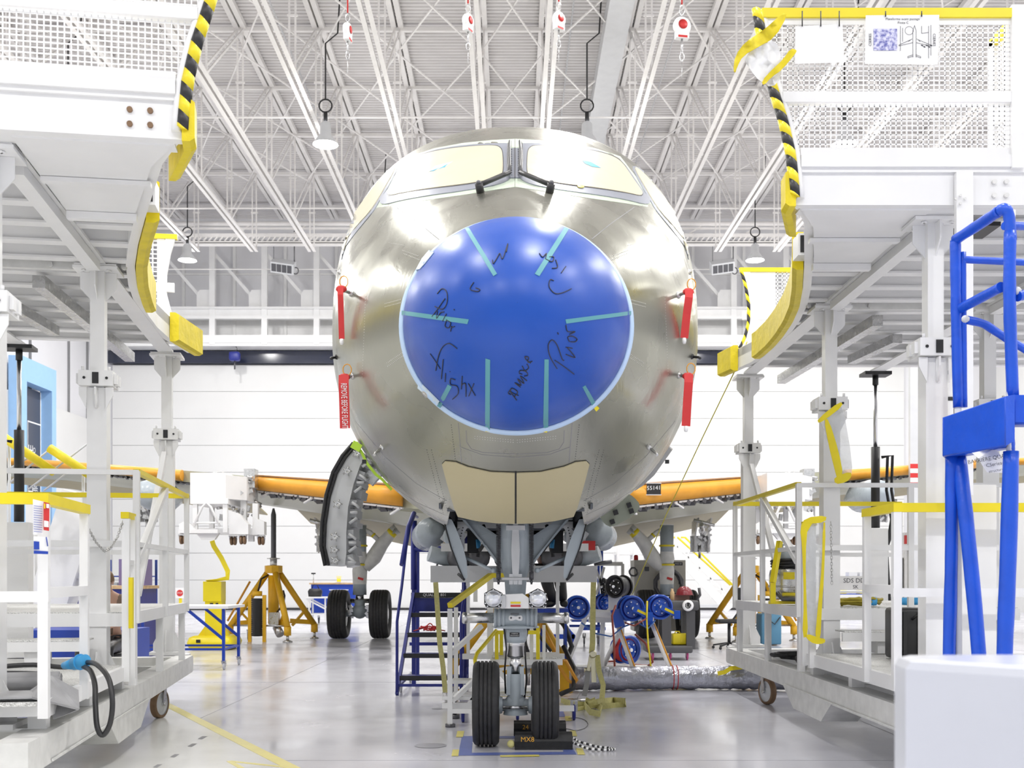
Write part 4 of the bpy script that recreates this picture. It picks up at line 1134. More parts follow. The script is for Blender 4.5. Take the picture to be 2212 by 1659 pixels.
def grating_mat():
    m = mat('grating', (.62,.62,.60), .45, .3)
    nt = m.node_tree; b = nt.nodes['Principled BSDF']; L = nt.links
    tc = nt.nodes.new('ShaderNodeTexCoord'); v = nt.nodes.new('ShaderNodeTexVoronoi'); v.inputs['Scale'].default_value = 95
    L.new(tc.outputs['Object'], v.inputs['Vector']); bp = nt.nodes.new('ShaderNodeBump'); bp.inputs['Strength'].default_value = .8; bp.inputs['Distance'].default_value = .01
    L.new(v.outputs['Distance'], bp.inputs['Height']); L.new(bp.outputs[0], b.inputs['Normal'])
    r = nt.nodes.new('ShaderNodeValToRGB'); r.color_ramp.elements[0].position = .2; r.color_ramp.elements[0].color = (.46,.46,.45,1); r.color_ramp.elements[1].position = .45; r.color_ramp.elements[1].color = (.72,.72,.70,1)
    L.new(v.outputs['Distance'], r.inputs[0]); L.new(r.outputs[0], b.inputs['Base Color'])
    return m
K['grating'] = grating_mat()
INNER = [(-1.03,-.3),(-.95,-.12),(-.86,.1),(-.60,1.08),(-.42,1.8),(-.29,2.4),(-.20,3.0),(-.14,3.6),(-.11,4.1),(-.11,4.6),(-.15,5.1),(-.25,5.6),(-.30,5.85)]
def platform(side):
    s = 1 if side == 'right' else -1
    th = 0 if s > 0 else math.asin(.152)
    O = V((2.9, 7.6, 0)) if s > 0 else V((-2.92, 6.35, 0))
    U = V((1, 0, 0)) if s > 0 else V((-math.cos(th), -math.sin(th), 0))
    W = V((-math.sin(th), math.cos(th), 0))
    T = lambda u, v, z: O + U*u + W*v + V((0, 0, z))
    t = thing('docking_platform', 'white wheeled work platform with mesh railing on the %s of the nose' % side, 'work platform', O, 'work platforms on both sides of the nose', th)
    def tb(b, u0, u1, v0, v1, z0, z1):
        vs = [T(u, v, z) for z in (z0, z1) for u, v in ((u0,v0),(u1,v0),(u1,v1),(u0,v1))]
        b.add(vs, [(0,3,2,1),(4,5,6,7),(0,1,5,4),(1,2,6,5),(2,3,7,6),(3,0,4,7)])
    def bar(b, a, c, w_=.05, h=.05): b.beam(T(*a), T(*c), w_, h)
    # --- chassis
    b = MB(); tb(b, -.30,-.12,-.65,5.75,.32,.50); tb(b, 2.5,2.7,-.65,5.75,.32,.50)
    for v in (-.65, 2.45, 5.6): tb(b, -.3,2.7,v,v+.2,.33,.49)
    for v in (.2, 1.4, 3.4, 4.5): tb(b, -.14,2.5,v,v+.1,.40,.48)
    poly = [(2.95,.33),(2.55,.15),(1.65,.15),(1.35,.33)]
    b.loft([[T(-.31, v, z) for v, z in poly], [T(.0, v, z) for v, z in poly]], cap=True, smooth=False)
    tb(b, -.315,-.305,-.2,2.9,.33,.345)
    part('chassis', b, K['white_worn'], t)
    for v in (-.15, 4.15 if s > 0 else 4.3):
        for u in (-.18, 2.6):
            b = MB(); c = T(u, v, .141); cv = MB()
            fa = (W*.35+U*1).normalized() if v > 1 else U
            for q in (-.05, .05): b.beam(c+fa*q+V((0,0,-.02)), c+fa*q+W*.05+V((0,0,.15)), .05, .008, fa)
            b.box(c+W*.05+V((0,0,.165)), (.13,.13,.025), rz=th); b.tube(c-fa*.065, c+fa*.065, .015, n=10)
            cst = part('caster', b, K['steel'], t)
            b = MB(); b.lathe([(.112,-.03),(.138,-.028),(.141,-.015),(.141,.015),(.138,.028),(.112,.03)], c, fa, 32); part('tread', b, K['brown_wheel'], cst)
            b = MB(); b.lathe([(.03,-.035),(.04,-.03),(.06,-.018),(.10,-.016),(.114,-.028),(.114,.028),(.10,.016),(.06,.018),(.04,.03),(.03,.035)], c, fa, 32, cap=True); part('wheel', b, K['grey_light'], cst)
    # --- columns
    for u, v in ((0 if s > 0 else .085,0),(0,2.47),(0,5.95),(1.5,0.1),(1.5,2.6)):
        b = MB(); tb(b, u-.075,u+.075,v-.075,v+.075,.52,2.86); tb(b, u-.17,u+.17,v-.15,v+.15,.50,.535); tb(b, u-.24,u+.10,v-.1,v+.1,.485,.505)
        for du, dv in ((1,0),(-1,0),(0,1),(0,-1)):
            q = [(.07,.53),(.15,.53),(.15,.62),(.07,.78)]
            b.loft([[T(u+du*a+e*dv*.006, v+dv*a+e*du*.006, z) for a, z in q] for e in (-1, 1)], cap=True, smooth=False)
        cl = part('column', b, K['white'], t)
        b = MB(); tb(b, u-.055,u+.055,v-.055,v+.055,2.8,3.80); tb(b, u-.17,u+.17,v-.14,v+.14,3.785,3.81); tb(b, u-.16,u+.16,v-.13,v+.13,3.812,3.828)
        for du, dv in ((1,0),(-1,0),(0,1),(0,-1)):
            q = [(.05,3.785),(.14,3.785),(.14,3.66),(.055,3.56)]
            b.loft([[T(u+du*a+e*dv*.005, v+dv*a+e*du*.005, z) for a, z in q] for e in (-1, 1)], cap=True, smooth=False)
            for e in (-.09, .09): b.tube(T(u+du*.10+dv*e, v+dv*.10+du*e, 3.77), T(u+du*.10+dv*e, v+dv*.10+du*e, 3.785), .014, n=6)
        part('inner_column', b, K['white'], cl)
        b = MB(); tb(b, u-.13,u+.13,v-.12,v+.12,2.87,2.99)
        for e in (-1, 1):
            tb(b, u-.155,u-.13,v+e*.05-.03,v+e*.05+.03,2.89,2.97); tb(b, u+.13,u+.155,v+e*.05-.03,v+e*.05+.03,2.89,2.97)
            b.tube(T(u+e*.10,v-.10,2.99), T(u+e*.10,v-.10,3.02), .012, n=8)
            q = [(.07,2.86),(.13,2.86),(.13,2.80),(.075,2.69)]
            b.loft([[T(u+e*a, v-.09+g*.006, z) for a, z in q] for g in (-1, 1)], cap=True, smooth=False); b.loft([[T(u+g*.006, v+e*a, z) for a, z in q] for g in (-1, 1)], cap=True, smooth=False)
        b.tube(T(u,v-.085,2.70), T(u,v-.085,2.86), .012, n=8)
        part('collar', b, K['white'], cl)
        b = MB()
        for e in (-.085, .085): b.tube(T(u+e,v-.121,2.93), T(u+e,v-.126,2.93), .011, n=10)
        tb(b, u-.025,u+.025,v-.127,v-.12,2.885,2.975)
        part('roller', b, K['black'], cl)
    # --- upper deck
    b = MB(); OUT = 3.4
    top, bot = 4.06, 3.96
    loop = [T(u,v,0) for u, v in INNER]+[T(OUT,5.85,0), T(OUT,-.3,0)]
    b.loft([[p+V((0,0,bot)) for p in loop], [p+V((0,0,top)) for p in loop]], cap=True, smooth=False)
    part('deck', b, K['white'], t)
    b = MB()
    def iu(v):
        for i in range(len(INNER)-1):
            if INNER[i][1] <= v <= INNER[i+1][1]:
                return INNER[i][0]+(INNER[i+1][0]-INNER[i][0])*(v-INNER[i][1])/(INNER[i+1][1]-INNER[i][1])
        return -.3
    for i in range(len(INNER)-1):                       # fascia following the fuselage
        (u0, v0), (u1, v1) = INNER[i], INNER[i+1]
        b.loft([[T(u0,v0,3.83), T(u0+.07,v0+.0,3.83), T(u0+.07,v0,4.055), T(u0,v0,4.055)], [T(u1,v1,3.83), T(u1+.07,v1,3.83), T(u1+.07,v1,4.055), T(u1,v1,4.055)]], cap=True, smooth=False)
    tb(b, -1.03,OUT,-.32,-.25,3.82,4.08); tb(b, -1.04,OUT,-.34,-.30,4.03,4.07); tb(b, -.98,OUT,-.25,-.12,3.82,3.84)
    v = .08; k = 0
    while v < 5.8:
        tb(b, iu(v)+.05, OUT, v, v+.035, 3.84, 3.965); tb(b, iu(v)+.05, OUT, v-.03, v+.075, 3.835, 3.852); v += .44; k += 1
    tb(b, -.08,.08,-.2,5.85,3.828,3.85)
    tb(b, 1.42,1.58,-.2,5.85,3.828,3.85)
    part('deck_frame', b, K['white'], t)
    b = MB()                                             # diagonal hangers under the deck
    bar(b, (.0,.2,3.79), (.0,2.28,3.79), .10, .07); bar(b, (1.5,.3,3.79), (1.5,2.45,3.79), .10, .07)
    part('long_beam', b, K['white'], t, explode=True)
    b = MB(); bar(b, (.50,2.65,3.745), (.36,5.75,3.745), .10, .10); bar(b, (.98,3.5,3.76), (.86,4.6,3.76), .10, .09); part('under_beam', b, K['steel'], t, 'bare steel beam under the deck', explode=True)
    b = MB(); random.seed(5)
    v = .3
    while v < 5.7:
        u = iu(v)+.35+.2*random.random()
        while u < 3.1:
            tb(b, u, u+.38, v, v+.012, 3.953, 3.959); u += .44
        v += .44
    part('drain_slot', b, K['black'], t)
    b = MB()
    for k in range(12):
        u = -.2+.28*k; b.tube(T(u,2.45,3.83+.06*(k%2)), T(u,2.42,3.83+.06*(k%2)), .022, n=10)
    for u in (.28, .36):
        for z in (3.88, 3.97): b.tube(T(u,-.34,z), T(u,-.318,z), .016, n=10)
    tb(b, .1,OUT,2.45,2.50,3.80,3.96)
    part('deck_bolt', b, K['white_worn'], t)
    if s < 0:
        b = MB()
        for u in (-.86, -.75):
            for z in (3.89, 3.97): b.tube(T(u,-.335,z), T(u,-.318,z), .016, n=12)
        part('deck_bolt', b, K['brown_wheel'], t)
    b = MB(); pl = [(-.97,-.24),(-.90,-.1),(-.79,.12),(-.53,1.06),(-.10,1.06),(-.10,-.24)]
    b.loft([[T(u,v,3.812) for u, v in pl], [T(u,v,3.828) for u, v in pl]], cap=True, smooth=False); tb(b, -.55,-.1,1.00,1.06,3.76,3.81); tb(b, -.75,-.1,.35,.41,3.78,3.81)
    part('soffit_plate', b, K['white'], t)
    b = MB(); tb(b, -.68,-.58,.95,1.12,3.86,4.03); b2 = MB()
    part('tube_end', b, K['white'], t); tb(b2, -.665,-.595,.94,.951,3.88,4.01); part('tube_hole', b2, K['black'], t)
    # --- bumper pads
    def pad(b, seg, th_=.06, z0=3.80, z1=4.10):
        rings = [[T(u-.005-th_,v,z0+.02), T(u-.005-th_*.6,v,z0), T(u-.005,v,z0), T(u-.005,v,z1), T(u-.005-th_*.6,v,z1), T(u-.005-th_,v,z1-.02)] for u, v in seg]
        b.loft(rings, cap=True, smooth=False)
    b = MB(); pad(b, [(u, v) for u, v in ((-1.03,-.36),(-1.02,-.2),(-.95,.02),(-.86,.30))], .07, 3.80, 4.04); part('bumper_pad', b, K['yellow_pad'], t, 'yellow corner bumper pad')
    seg = [(iu(v), v) for v in [1.15+.15*k for k in range(25 if s > 0 else 19)]]
    b = MB(); pad(b, seg, .09); part('bumper_pad', b, K['yellow_pad'], t)
    b = MB(); pad(b, [(iu(v), v) for v in ([5.45,5.6,5.75,5.85] if s > 0 else [5.1,5.3,5.5,5.7,5.85])], .09); part('bumper_pad', b, K['yellow_pad'], t)
    # --- upper railing, front
    post = [(-1.283,5.10),(-1.265,4.98),(-1.235,4.80),(-1.18,4.58),(-1.11,4.36),(-1.06,4.14),(-1.04,3.94),(-1.035,3.86)]
    pu = lambda z: next((post[i][0]+(post[i+1][0]-post[i][0])*(post[i][1]-z)/(post[i][1]-post[i+1][1]) for i in range(len(post)-1) if post[i+1][1] <= z <= post[i][1]), -1.04)
    b = MB(); q = [(a+.035, z) for a, z in post]
    b.path([T(a,-.33,z) for a, z in q], .028, 8)
    tb(b, pu(4.52)+.04,.42,-.36,-.28,4.485,4.555); tb(b, -1.0,.42,-.36,-.29,4.06,4.14); tb(b, .38,.46,-.37,-.27,4.05,5.12)
    tb(b, pu(5.0)+.03,.42,-.345,-.335,5.0,5.045); tb(b, -1.0,.42,-.345,-.335,4.14,4.19)
    tb(b, .42,.48,-.28,.02,4.485,4.555); tb(b, .42,.48,-.28,.02,4.06,4.14); tb(b, .42,.48,.02,.08,4.05,5.08)
    part(post_or_rail, b, K['white'], t, explode=True)
    b = MB(); tb(b, -1.26,.40,-.365,-.30,5.04,5.10); tb(b, .42,.49,-.27,.08,5.04,5.10); part('top_rail', b, K['yellow'], t, explode=True)
    b = MB(); striped(b, [T(a-.005,-.345,z) for a, z in post], .036, .078); part('warning_post', b, [K['yellow'], K['black']], t, 'curved post in black and yellow tape')
    b = MB(); base = T(-1.28,-.33,0)
    mesh_panel(b, T(-1.28,-.33,0), T(.40,-.33,0), 4.56, 5.03, clip=lambda z: pu(min(z,5.09))+1.28+.05)
    mesh_panel(b, T(-1.28,-.33,0), T(.40,-.33,0), 4.17, 4.48, clip=lambda z: pu(z)+1.28+.05)
    mesh_panel(b, T(.45,-.26,0), T(.45,.02,0), 4.56, 5.03); mesh_panel(b, T(.45,-.26,0), T(.45,.02,0), 4.17, 4.48)
    part('wire_mesh', b, K['white'], t)
    # --- far end gate
    fp = [(-.12,5.10),(-.06,4.9),(-.02,4.66),(-.02,4.45),(-.07,4.25),(-.16,4.08)]
    b = MB(); ve = 5.78
    b.loft([[T(a+e,ve,z) for e in (0,)]+[T(a+.10,ve,z), T(a+.10,ve+.04,z), T(a,ve+.04,z)] for a, z in fp], cap=True, smooth=False)
    tb(b, -.1,.95,ve,ve+.04,4.48,4.58); tb(b, .0,.3 if s > 0 else .08,ve+.01,ve+.03,4.07,5.06); tb(b, .85,.93,ve,ve+.04,4.05,5.06); tb(b, -.1,.95,ve,ve+.03,4.06,4.18)
    part('end_gate', b, K['white'], t)
    b = MB(); tb(b, -.13,.95,ve-.01,ve+.05,5.06,5.11); part('gate_rail', b, K['yellow'], t)
    if s > 0: b = MB(); striped(b, [T(a-.01,ve-.01,z) for a, z in fp], .02, .085); part('warning_post', b, [K['yellow'], K['black']], t)
    b = MB(); mesh_panel(b, T(.05 if s < 0 else .3,ve+.02,0), T(.85,ve+.02,0), 4.58, 5.06, .055, .006); mesh_panel(b, T(.05,ve+.02,0), T(.85,ve+.02,0), 4.18, 4.48, .055, .006); part('wire_mesh', b, K['white'], t)
    # --- lower walkway, steps and middle deck
    b = MB(); tb(b, -.28,1.7,-.2 if s > 0 else -.38,2.15,.66,.685); tb(b, -.28,1.7,2.42,5.15,1.06,1.085); tb(b, .0,1.0,2.02,2.30,.875,.89); part('grating', b, K['grating'], t, explode=True)
    b = MB()
    tb(b, -.31,-.27,-.25,2.2,.59,.69); tb(b, -.3,1.7,-.27,-.22,.59,.69); tb(b, -.3,1.7,2.15,2.2,.59,.68)
    tb(b, -.31,-.27,2.4,5.2,.99,1.09); tb(b, -.3,1.7,2.38,2.43,.97,1.075); tb(b, -.3,1.7,5.15,5.2,.97,1.075)
    tb(b, -.02,1.0,2.0,2.04,.80,.875)
    tb(b, .3,.45,2.05,2.25,.69,.80)
    for v in (-.1, 1.0, 2.1): tb(b, -.25,-.15,v,v+.09,.50,.60); tb(b, 1.4,1.5,v,v+.09,.50,.60)
    for v in (2.4, 3.7, 5.1): tb(b, -.30,-.24,v,v+.06,.50,1.0); tb(b, 1.5,1.56,v,v+.06,.50,1.0)
    part('walkway_frame', b, K['white'], t)
    vc, v2, zr = (-.20, .42, 1.84) if s > 0 else (-.42, .53, 1.80)
    b = MB()
    def P_(u, v, z0, z1, w_=.055): tb(b, u-w_/2,u+w_/2,v-w_/2,v+w_/2,z0,z1)
    P_(-.32,vc,.60,zr-.01,.054); P_(-.32,v2,.60,zr-.03,.052); P_(-.32,1.88,.58,1.80); P_(-.32,2.12,.58,1.83); P_(1.55,vc,.60,zr-.01,.054)
    tb(b, -.35,1.6,vc-.025,vc+.025,1.23,1.29); tb(b, -.345,-.295,vc,v2,1.25,1.31); tb(b, -.34,-.30,1.88,2.12,1.45,1.49)
    for v in (2.36, 3.80, 5.2): P_(-.31, v, 1.0, 2.2, .05)
    for u in (.7, 1.6): P_(u, 2.36, 1.0, 2.2, .05); P_(u, 5.2, 1.0, 2.2, .05)
    tb(b, -.33,1.62,2.34,2.38,2.17,2.21); tb(b, -.33,1.62,2.34,2.38,1.60,1.65); tb(b, -.33,-.29,2.36,5.2,1.60,1.64); tb(b, -.33,1.62,5.18,5.22,1.59,1.64)
    bar(b, (-.31,3.75,2.15), (-.31,2.4,1.5), .05, .05); bar(b, (.0,5.75,2.7), (.0,4.2,1.2), .05, .07)
    part(post_or_rail, b, K['white'], t, explode=True)
    b = MB(); tb(b, -.35,1.6,vc-.03,vc+.03,zr-.04,zr+.02); tb(b, -.35,-.29,vc+.03,v2+.03,zr-.04,zr+.02); tb(b, -.345,-.285,1.85,2.15,1.80,1.85)
    tb(b, -.335,-.285,2.36,5.2,2.18,2.22); tb(b, -.33,1.62,5.17,5.23,2.18,2.23); part('hand_rail', b, K['yellow'], t, explode=True)
    # --- lift cylinder
    b = MB(); b.tube(T(1.5,5.75,1.95), T(1.5,5.75,2.93), .052, n=20); b.tube(T(1.5,5.75,3.68), T(1.5,5.75,3.80), .035, n=14); b.add([T(1.5+a,5.75+c,z) for z in (3.79,3.83) for a, c in ((-.16,-.12),(.16,-.12),(.16,.12),(-.16,.12))], [(0,3,2,1),(4,5,6,7),(0,1,5,4),(1,2,6,5),(2,3,7,6),(3,0,4,7)])
    cy = part('lift_cylinder', b, K['black'], t)
    b = MB(); b.tube(T(1.5,5.75,2.93), T(1.5,5.75,3.68), .024, n=18); part('piston_rod', b, K['chrome'], cy)
    b = MB(); tb(b, 1.38,1.62,5.65,5.85,.50,1.94); part('cylinder_base', b, K['white'], cy)
    b = MB()
    for e in (.11, .17): b.path([T(1.56,5.70,2.80), T(1.5+e+.02,5.70,2.82), T(1.5+e,5.68,2.4), T(1.5+e+.06,5.68,2.05), T(1.62,5.7,1.7), T(1.66,5.7,1.0), T(1.66,5.7,.5)], .018, 8)
    part('hydraulic_hose', b, K['black'], cy)
    return t, T
platL, TL = platform('left')
b = MB(); b.beam(TL(-.36,1.86,.98), TL(-.36,1.86,1.36), .03, .03); part('reflective_strip', b, K['yellow'], platL)
platR, TR = platform('right')
# right platform extras: second lift cylinder, front mast, floor stop
def tbb(b, T, u0, u1, v0, v1, z0, z1): b.add([T(u, v, z) for z in (z0, z1) for u, v in ((u0,v0),(u1,v0),(u1,v1),(u0,v1))], [(0,3,2,1),(4,5,6,7),(0,1,5,4),(1,2,6,5),(2,3,7,6),(3,0,4,7)])
b = MB(); tbb(b, TR, .015,.125,-.37,-.33,1.9,4.02); part('front_mast', b, K['white'], platR)
b = MB()
for x, y in ((2064,430),(2084,430),(2074,423),(2074,440)): q = P(x, y, 7.22); b.tube(q, q+V((0,-.012,0)), .009, n=8)
part('mast_bolt', b, K['white_worn'], platR)
b = MB(); b.tube((3.17,7.75,2.0), (3.17,7.75,3.03), .062, n=22); b.box((3.22,7.75,3.80), (.3,.3,.03)); cy2 = part('lift_cylinder', b, K['black'], platR)
b = MB(); b.tube((3.17,7.75,3.0), (3.17,7.75,3.8), .026, n=20); part('piston_rod', b, K['chrome'], cy2)
b = MB(); b.bb(3.03,3.34,7.6,7.9,.5,2.0); part('cylinder_base', b, K['white'], cy2)
b = MB(); b.bb(3.195,3.225,7.685,7.69,2.25,2.5); part('warning_label', b, K['yellow'], cy2)
b = MB(); b.bb(2.99,3.06,7.9,7.95,1.9,3.1); part('mast', b, K['dark_steel'], platR)
b = MB()
for k in range(6): b.k = k % 2; q0_, q1_ = P(2072, 820+22*k, 7.4), P(2082, 842+22*k, 7.4); b.bb(q0_.x, q1_.x, 7.38, 7.42, q1_.z, q0_.z)
part('measuring_strip', b, [K['red'], K['white']], platR)
# notice sheets cable-tied to the right front railing
q0_, q1_ = P(1717, 53, 7.2), P(1824, 137, 7.2)
t = thing('notice_sheet', 'blank white sheet in a plastic sleeve tied to the railing', 'notice', ((q0_.x+q1_.x)/2, 7.2, q1_.z), 'sheets on the right platform railing')
b = MB(); b.add([P(1718,57,7.2), P(1820,52,7.2), P(1824,135,7.2), P(1717,138,7.2), P(1718,57,7.204), P(1820,52,7.204), P(1824,135,7.204), P(1717,138,7.204)], [(0,1,2,3),(4,5,6,7),(0,1,5,4),(1,2,6,5),(2,3,7,6),(3,0,4,7)]); part('sheet', b, K['paper'], t)
b = MB()
for x in (1733, 1773, 1813): b.path([P(x, 24, 7.2), P(x, 45, 7.19), P(x, 57, 7.19)], .004, 5)
part('cable_tie', b, K['black'], t)
t = thing('notice_sheet', 'white sheet with a platform photograph and an aircraft plan drawing tied to the railing', 'notice', P(1947, 139, 7.19), 'sheets on the right platform railing')
b = MB(); b.add([P(1870,33,7.19), P(2029,32,7.19), P(2026,140,7.19), P(1868,138,7.19), P(1870,33,7.194), P(2029,32,7.194), P(2026,140,7.194), P(1868,138,7.194)], [(0,1,2,3),(4,5,6,7),(0,1,5,4),(1,2,6,5),(2,3,7,6),(3,0,4,7)]); sh = part('sheet', b, K['paper'], t)
def flat(b, pts, d): b.add([P(x, y, d) for x, y in pts], [tuple(range(len(pts)))])
def photo_mat():
    m = mat('printed_photo', (.30,.32,.62), .5)
    nt = m.node_tree; L = nt.links; b_ = nt.nodes['Principled BSDF']; tc = nt.nodes.new('ShaderNodeTexCoord'); n = nt.nodes.new('ShaderNodeTexNoise'); n.inputs['Scale'].default_value = 45; n.inputs['Detail'].default_value = 6
    r = nt.nodes.new('ShaderNodeValToRGB'); r.color_ramp.elements[0].position = .35; r.color_ramp.elements[0].color = (.10,.11,.40,1); r.color_ramp.elements[1].position = .62; r.color_ramp.elements[1].color = (.72,.72,.90,1)
    L.new(tc.outputs['Object'], n.inputs[0]); L.new(n.outputs[0], r.inputs[0]); L.new(r.outputs[0], b_.inputs['Base Color']); return m
b = MB(); flat(b, [(1887,62),(1938,62),(1938,109),(1887,109)], 7.187); part('printed_photo', b, photo_mat(), sh)
b = MB(); D = 7.187
text_mb(b, 'CSERIES', .024, P(1880, 86, D), (0,0,1), (-1,0,0)); text_mb(b, 'CSERIES', .024, P(2018, 86, D), (0,0,-1), (1,0,0)); text_mb(b, 'Plateforme avant passage', .022, P(1950, 41, D), (1,0,0), (0,0,1)); text_mb(b, 'Poste C', .022, P(1951, 49, D), (1,0,0), (0,0,1))
def ln(x0, y0, x1, y1, w_=.8):
    a, c = V((x0, y0)), V((x1, y1)); n = (c-a).normalized(); n = V((-n.y, n.x))*w_/2; flat(b, [a+n, c+n, c-n, a-n], D)
for q in [(1972,66,1972,124),(1979,66,1979,124),(1972,66,1975.5,55),(1979,66,1975.5,55),(1971,84,1942,97),(1942,97,1942,99),(1942,99,1972,92),(1980,84,2010,97),(2010,97,2010,99),(2010,99,1979,92),(1973,118,1961,122),(1961,122,1961,125),(1961,125,1973,121),(1978,118,1989,122),(1989,122,1989,125),(1989,125,1978,121),(1962,90,1967,86),(1988,90,1984,86),(1991,56,1991,72),(2006,56,2006,126),(2011,54,2011,120),(1991,72,2006,70),(1945,56,1945,110),(1950,60,1950,90)]: ln(*q)
for k in range(16): a0, a1 = 2*PI*k/16, 2*PI*(k+1)/16; ln(1964+9*math.cos(a0), 66+9*math.sin(a0), 1964+9*math.cos(a1), 66+9*math.sin(a1), .7)
for k in range(5): ln(1990+5*k, 97+3*(k%2), 1994+5*k, 99+3*(k%2), 2)
part('printed_drawing', b, K['ink'], sh)
b = MB()
for x in (1913, 1991): b.path([P(x, 24, 7.18), P(x, 36, 7.18)], .004, 5)
part('cable_tie', b, K['black'], t)
# black cable ties round the warning post
# plastic sheet with yellow tape flapping at the top of the right post
t = thing('taped_plastic_sheet', 'crumpled white plastic sheet with yellow tape at the top of the right railing post', 'plastic sheet', P(1655, 120, 7.0), 'plastic sheets edged in yellow tape')
def crump(poly, d, amp=.03, seed=0, mt=None, name='sheet'):
    random.seed(seed); b = MB(); sp_ = smooth_poly(poly, 1); pts = []
    for i in range(len(sp_)):
        a, c = V(sp_[i]), V(sp_[(i+1) % len(sp_)]); m_ = max(1, int((c-a).length/9)); pts += [a.lerp(c, k/m_) for k in range(m_)]
    x0, x1 = min(p[0] for p in pts), max(p[0] for p in pts); y0, y1 = min(p[1] for p in pts), max(p[1] for p in pts); inn = []
    x = x0+5
    while x < x1:
        y = y0+5
        while y < y1:
            q = V((x+random.uniform(-2,2), y+random.uniform(-2,2)))
            if inside(q, pts) and min((q-p).length for p in pts) > 4: inn.append(q)
            y += 11
        x += 11
    r_ = delaunay_2d_cdt([V((p[0], p[1])) for p in pts]+inn, [], [list(range(len(pts)))], 1, 1e-4)
    fr = [P(v.x, v.y, d+random.uniform(-amp, amp)*.6) for v in r_[0]]; n0 = len(fr)
    b.add(fr, r_[2], True); b.add([p+V((0,.006,0)) for p in fr], r_[2], True)
    return part(name, b, mt, t)
crump([(1605,120),(1665,85),(1685,100),(1690,165),(1668,190),(1640,175),(1620,150)], 7.0, .04, 1, K['paper'])
crump([(1690,28),(1702,32),(1675,80),(1640,100),(1605,120),(1592,145),(1589,158),(1584,152),(1588,120),(1610,90),(1650,65)], 6.97, .03, 2, K['yellow_pad'], 'tape')
crump([(1708,104),(1722,108),(1718,116),(1690,150),(1668,165),(1650,185),(1645,175),(1668,150),(1690,130)], 6.96, .03, 3, K['yellow_pad'], 'tape')
t = thing('taped_plastic_sheet', 'clear plastic sheet edged in yellow tape hanging from the right platform column collar', 'plastic sheet', P(1800, 1045, 9.85), 'plastic sheets edged in yellow tape')
crump([(1800,880),(1820,870),(1842,1000),(1838,1038),(1815,1030),(1790,960),(1775,905)], 9.85, .03, 4, K['plastic_clear'])
crump([(1815,866),(1822,876),(1785,905),(1768,915),(1766,905)], 9.82, .01, 5, K['yellow'], 'tape')
crump([(1780,905),(1790,905),(1812,975),(1822,1028),(1810,1038),(1802,1010),(1790,960)], 9.82, .01, 6, K['yellow'], 'tape')
crump([(1802,1030),(1838,1018),(1840,1030),(1828,1042),(1804,1046)], 9.82, .01, 7, K['yellow'], 'tape')
t = thing('taped_plastic_sheet', 'tall clear plastic sheet edged in yellow tape covering the right platform gate', 'plastic sheet', P(1757, 1390, 9.4), 'plastic sheets edged in yellow tape')
crump([(1738,1130),(1780,1122),(1778,1260),(1772,1380),(1742,1372),(1734,1200)], 9.40, .02, 8, K['plastic_clear'])
crump([(1728,1140),(1740,1118),(1786,1113),(1783,1128),(1745,1132),(1740,1200),(1742,1300),(1746,1375),(1733,1378),(1737,1300),(1733,1180)], 9.38, .006, 9, K['yellow'], 'tape')
crump([(1778,1128),(1784,1128),(1780,1250),(1776,1300),(1772,1390),(1760,1388),(1768,1300),(1776,1220)], 9.375, .006, 10, K['yellow'], 'tape')
crump([(1742,1368),(1770,1378),(1783,1380),(1782,1390),(1760,1392),(1742,1380)], 9.37, .006, 11, K['yellow'], 'tape')
# ================================================================== THINGS ON THE FLOOR
def wheel(b, c, r, w_, ax=(1,0,0), n=20): b.lathe([(.01,-w_/2),(r*.85,-w_/2),(r,-w_*.35),(r,w_*.35),(r*.85,w_/2),(.01,w_/2)], c, ax, n)
def small_caster(parent, c, r=.05, tyre=None, h=.06, nm='caster'):
    "swivel castor; c is the top plate"
    c = V(c); b = MB(); b.box(c, (.07,.07,.008)); b.beam(c+V((.02,0,0)), c+V((.02,.03,-h-r*.4)), .03, .006, (0,1,0)); b.beam(c+V((-.02,0,0)), c+V((-.02,.03,-h-r*.4)), .03, .006, (0,1,0))
    cs = part(nm, b, K['steel'], parent)
    b = MB(); wheel(b, (c.x, c.y+.03, r), r, .03); part('wheel', b, tyre or K['dark_steel'], cs); return cs
def coil(b, c, r0, r1, z0, turns, r, n=22, ax='z', jit=.02, seed=0):
    random.seed(seed); pts = []
    for k in range(int(turns*n)+1):
        a = 2*PI*k/n; rr = r0+(r1-r0)*((k/(n*turns)*3) % 1)+random.uniform(-jit, jit)*.5; h = z0*(k/(n*turns))+random.uniform(-jit,jit)*.3
        pts.append(V(c)+(V((rr*math.cos(a), rr*math.sin(a)*.8, h)) if ax == 'z' else V((rr*math.cos(a), h, rr*math.sin(a)))))
    b.path(pts, r, 6); return pts

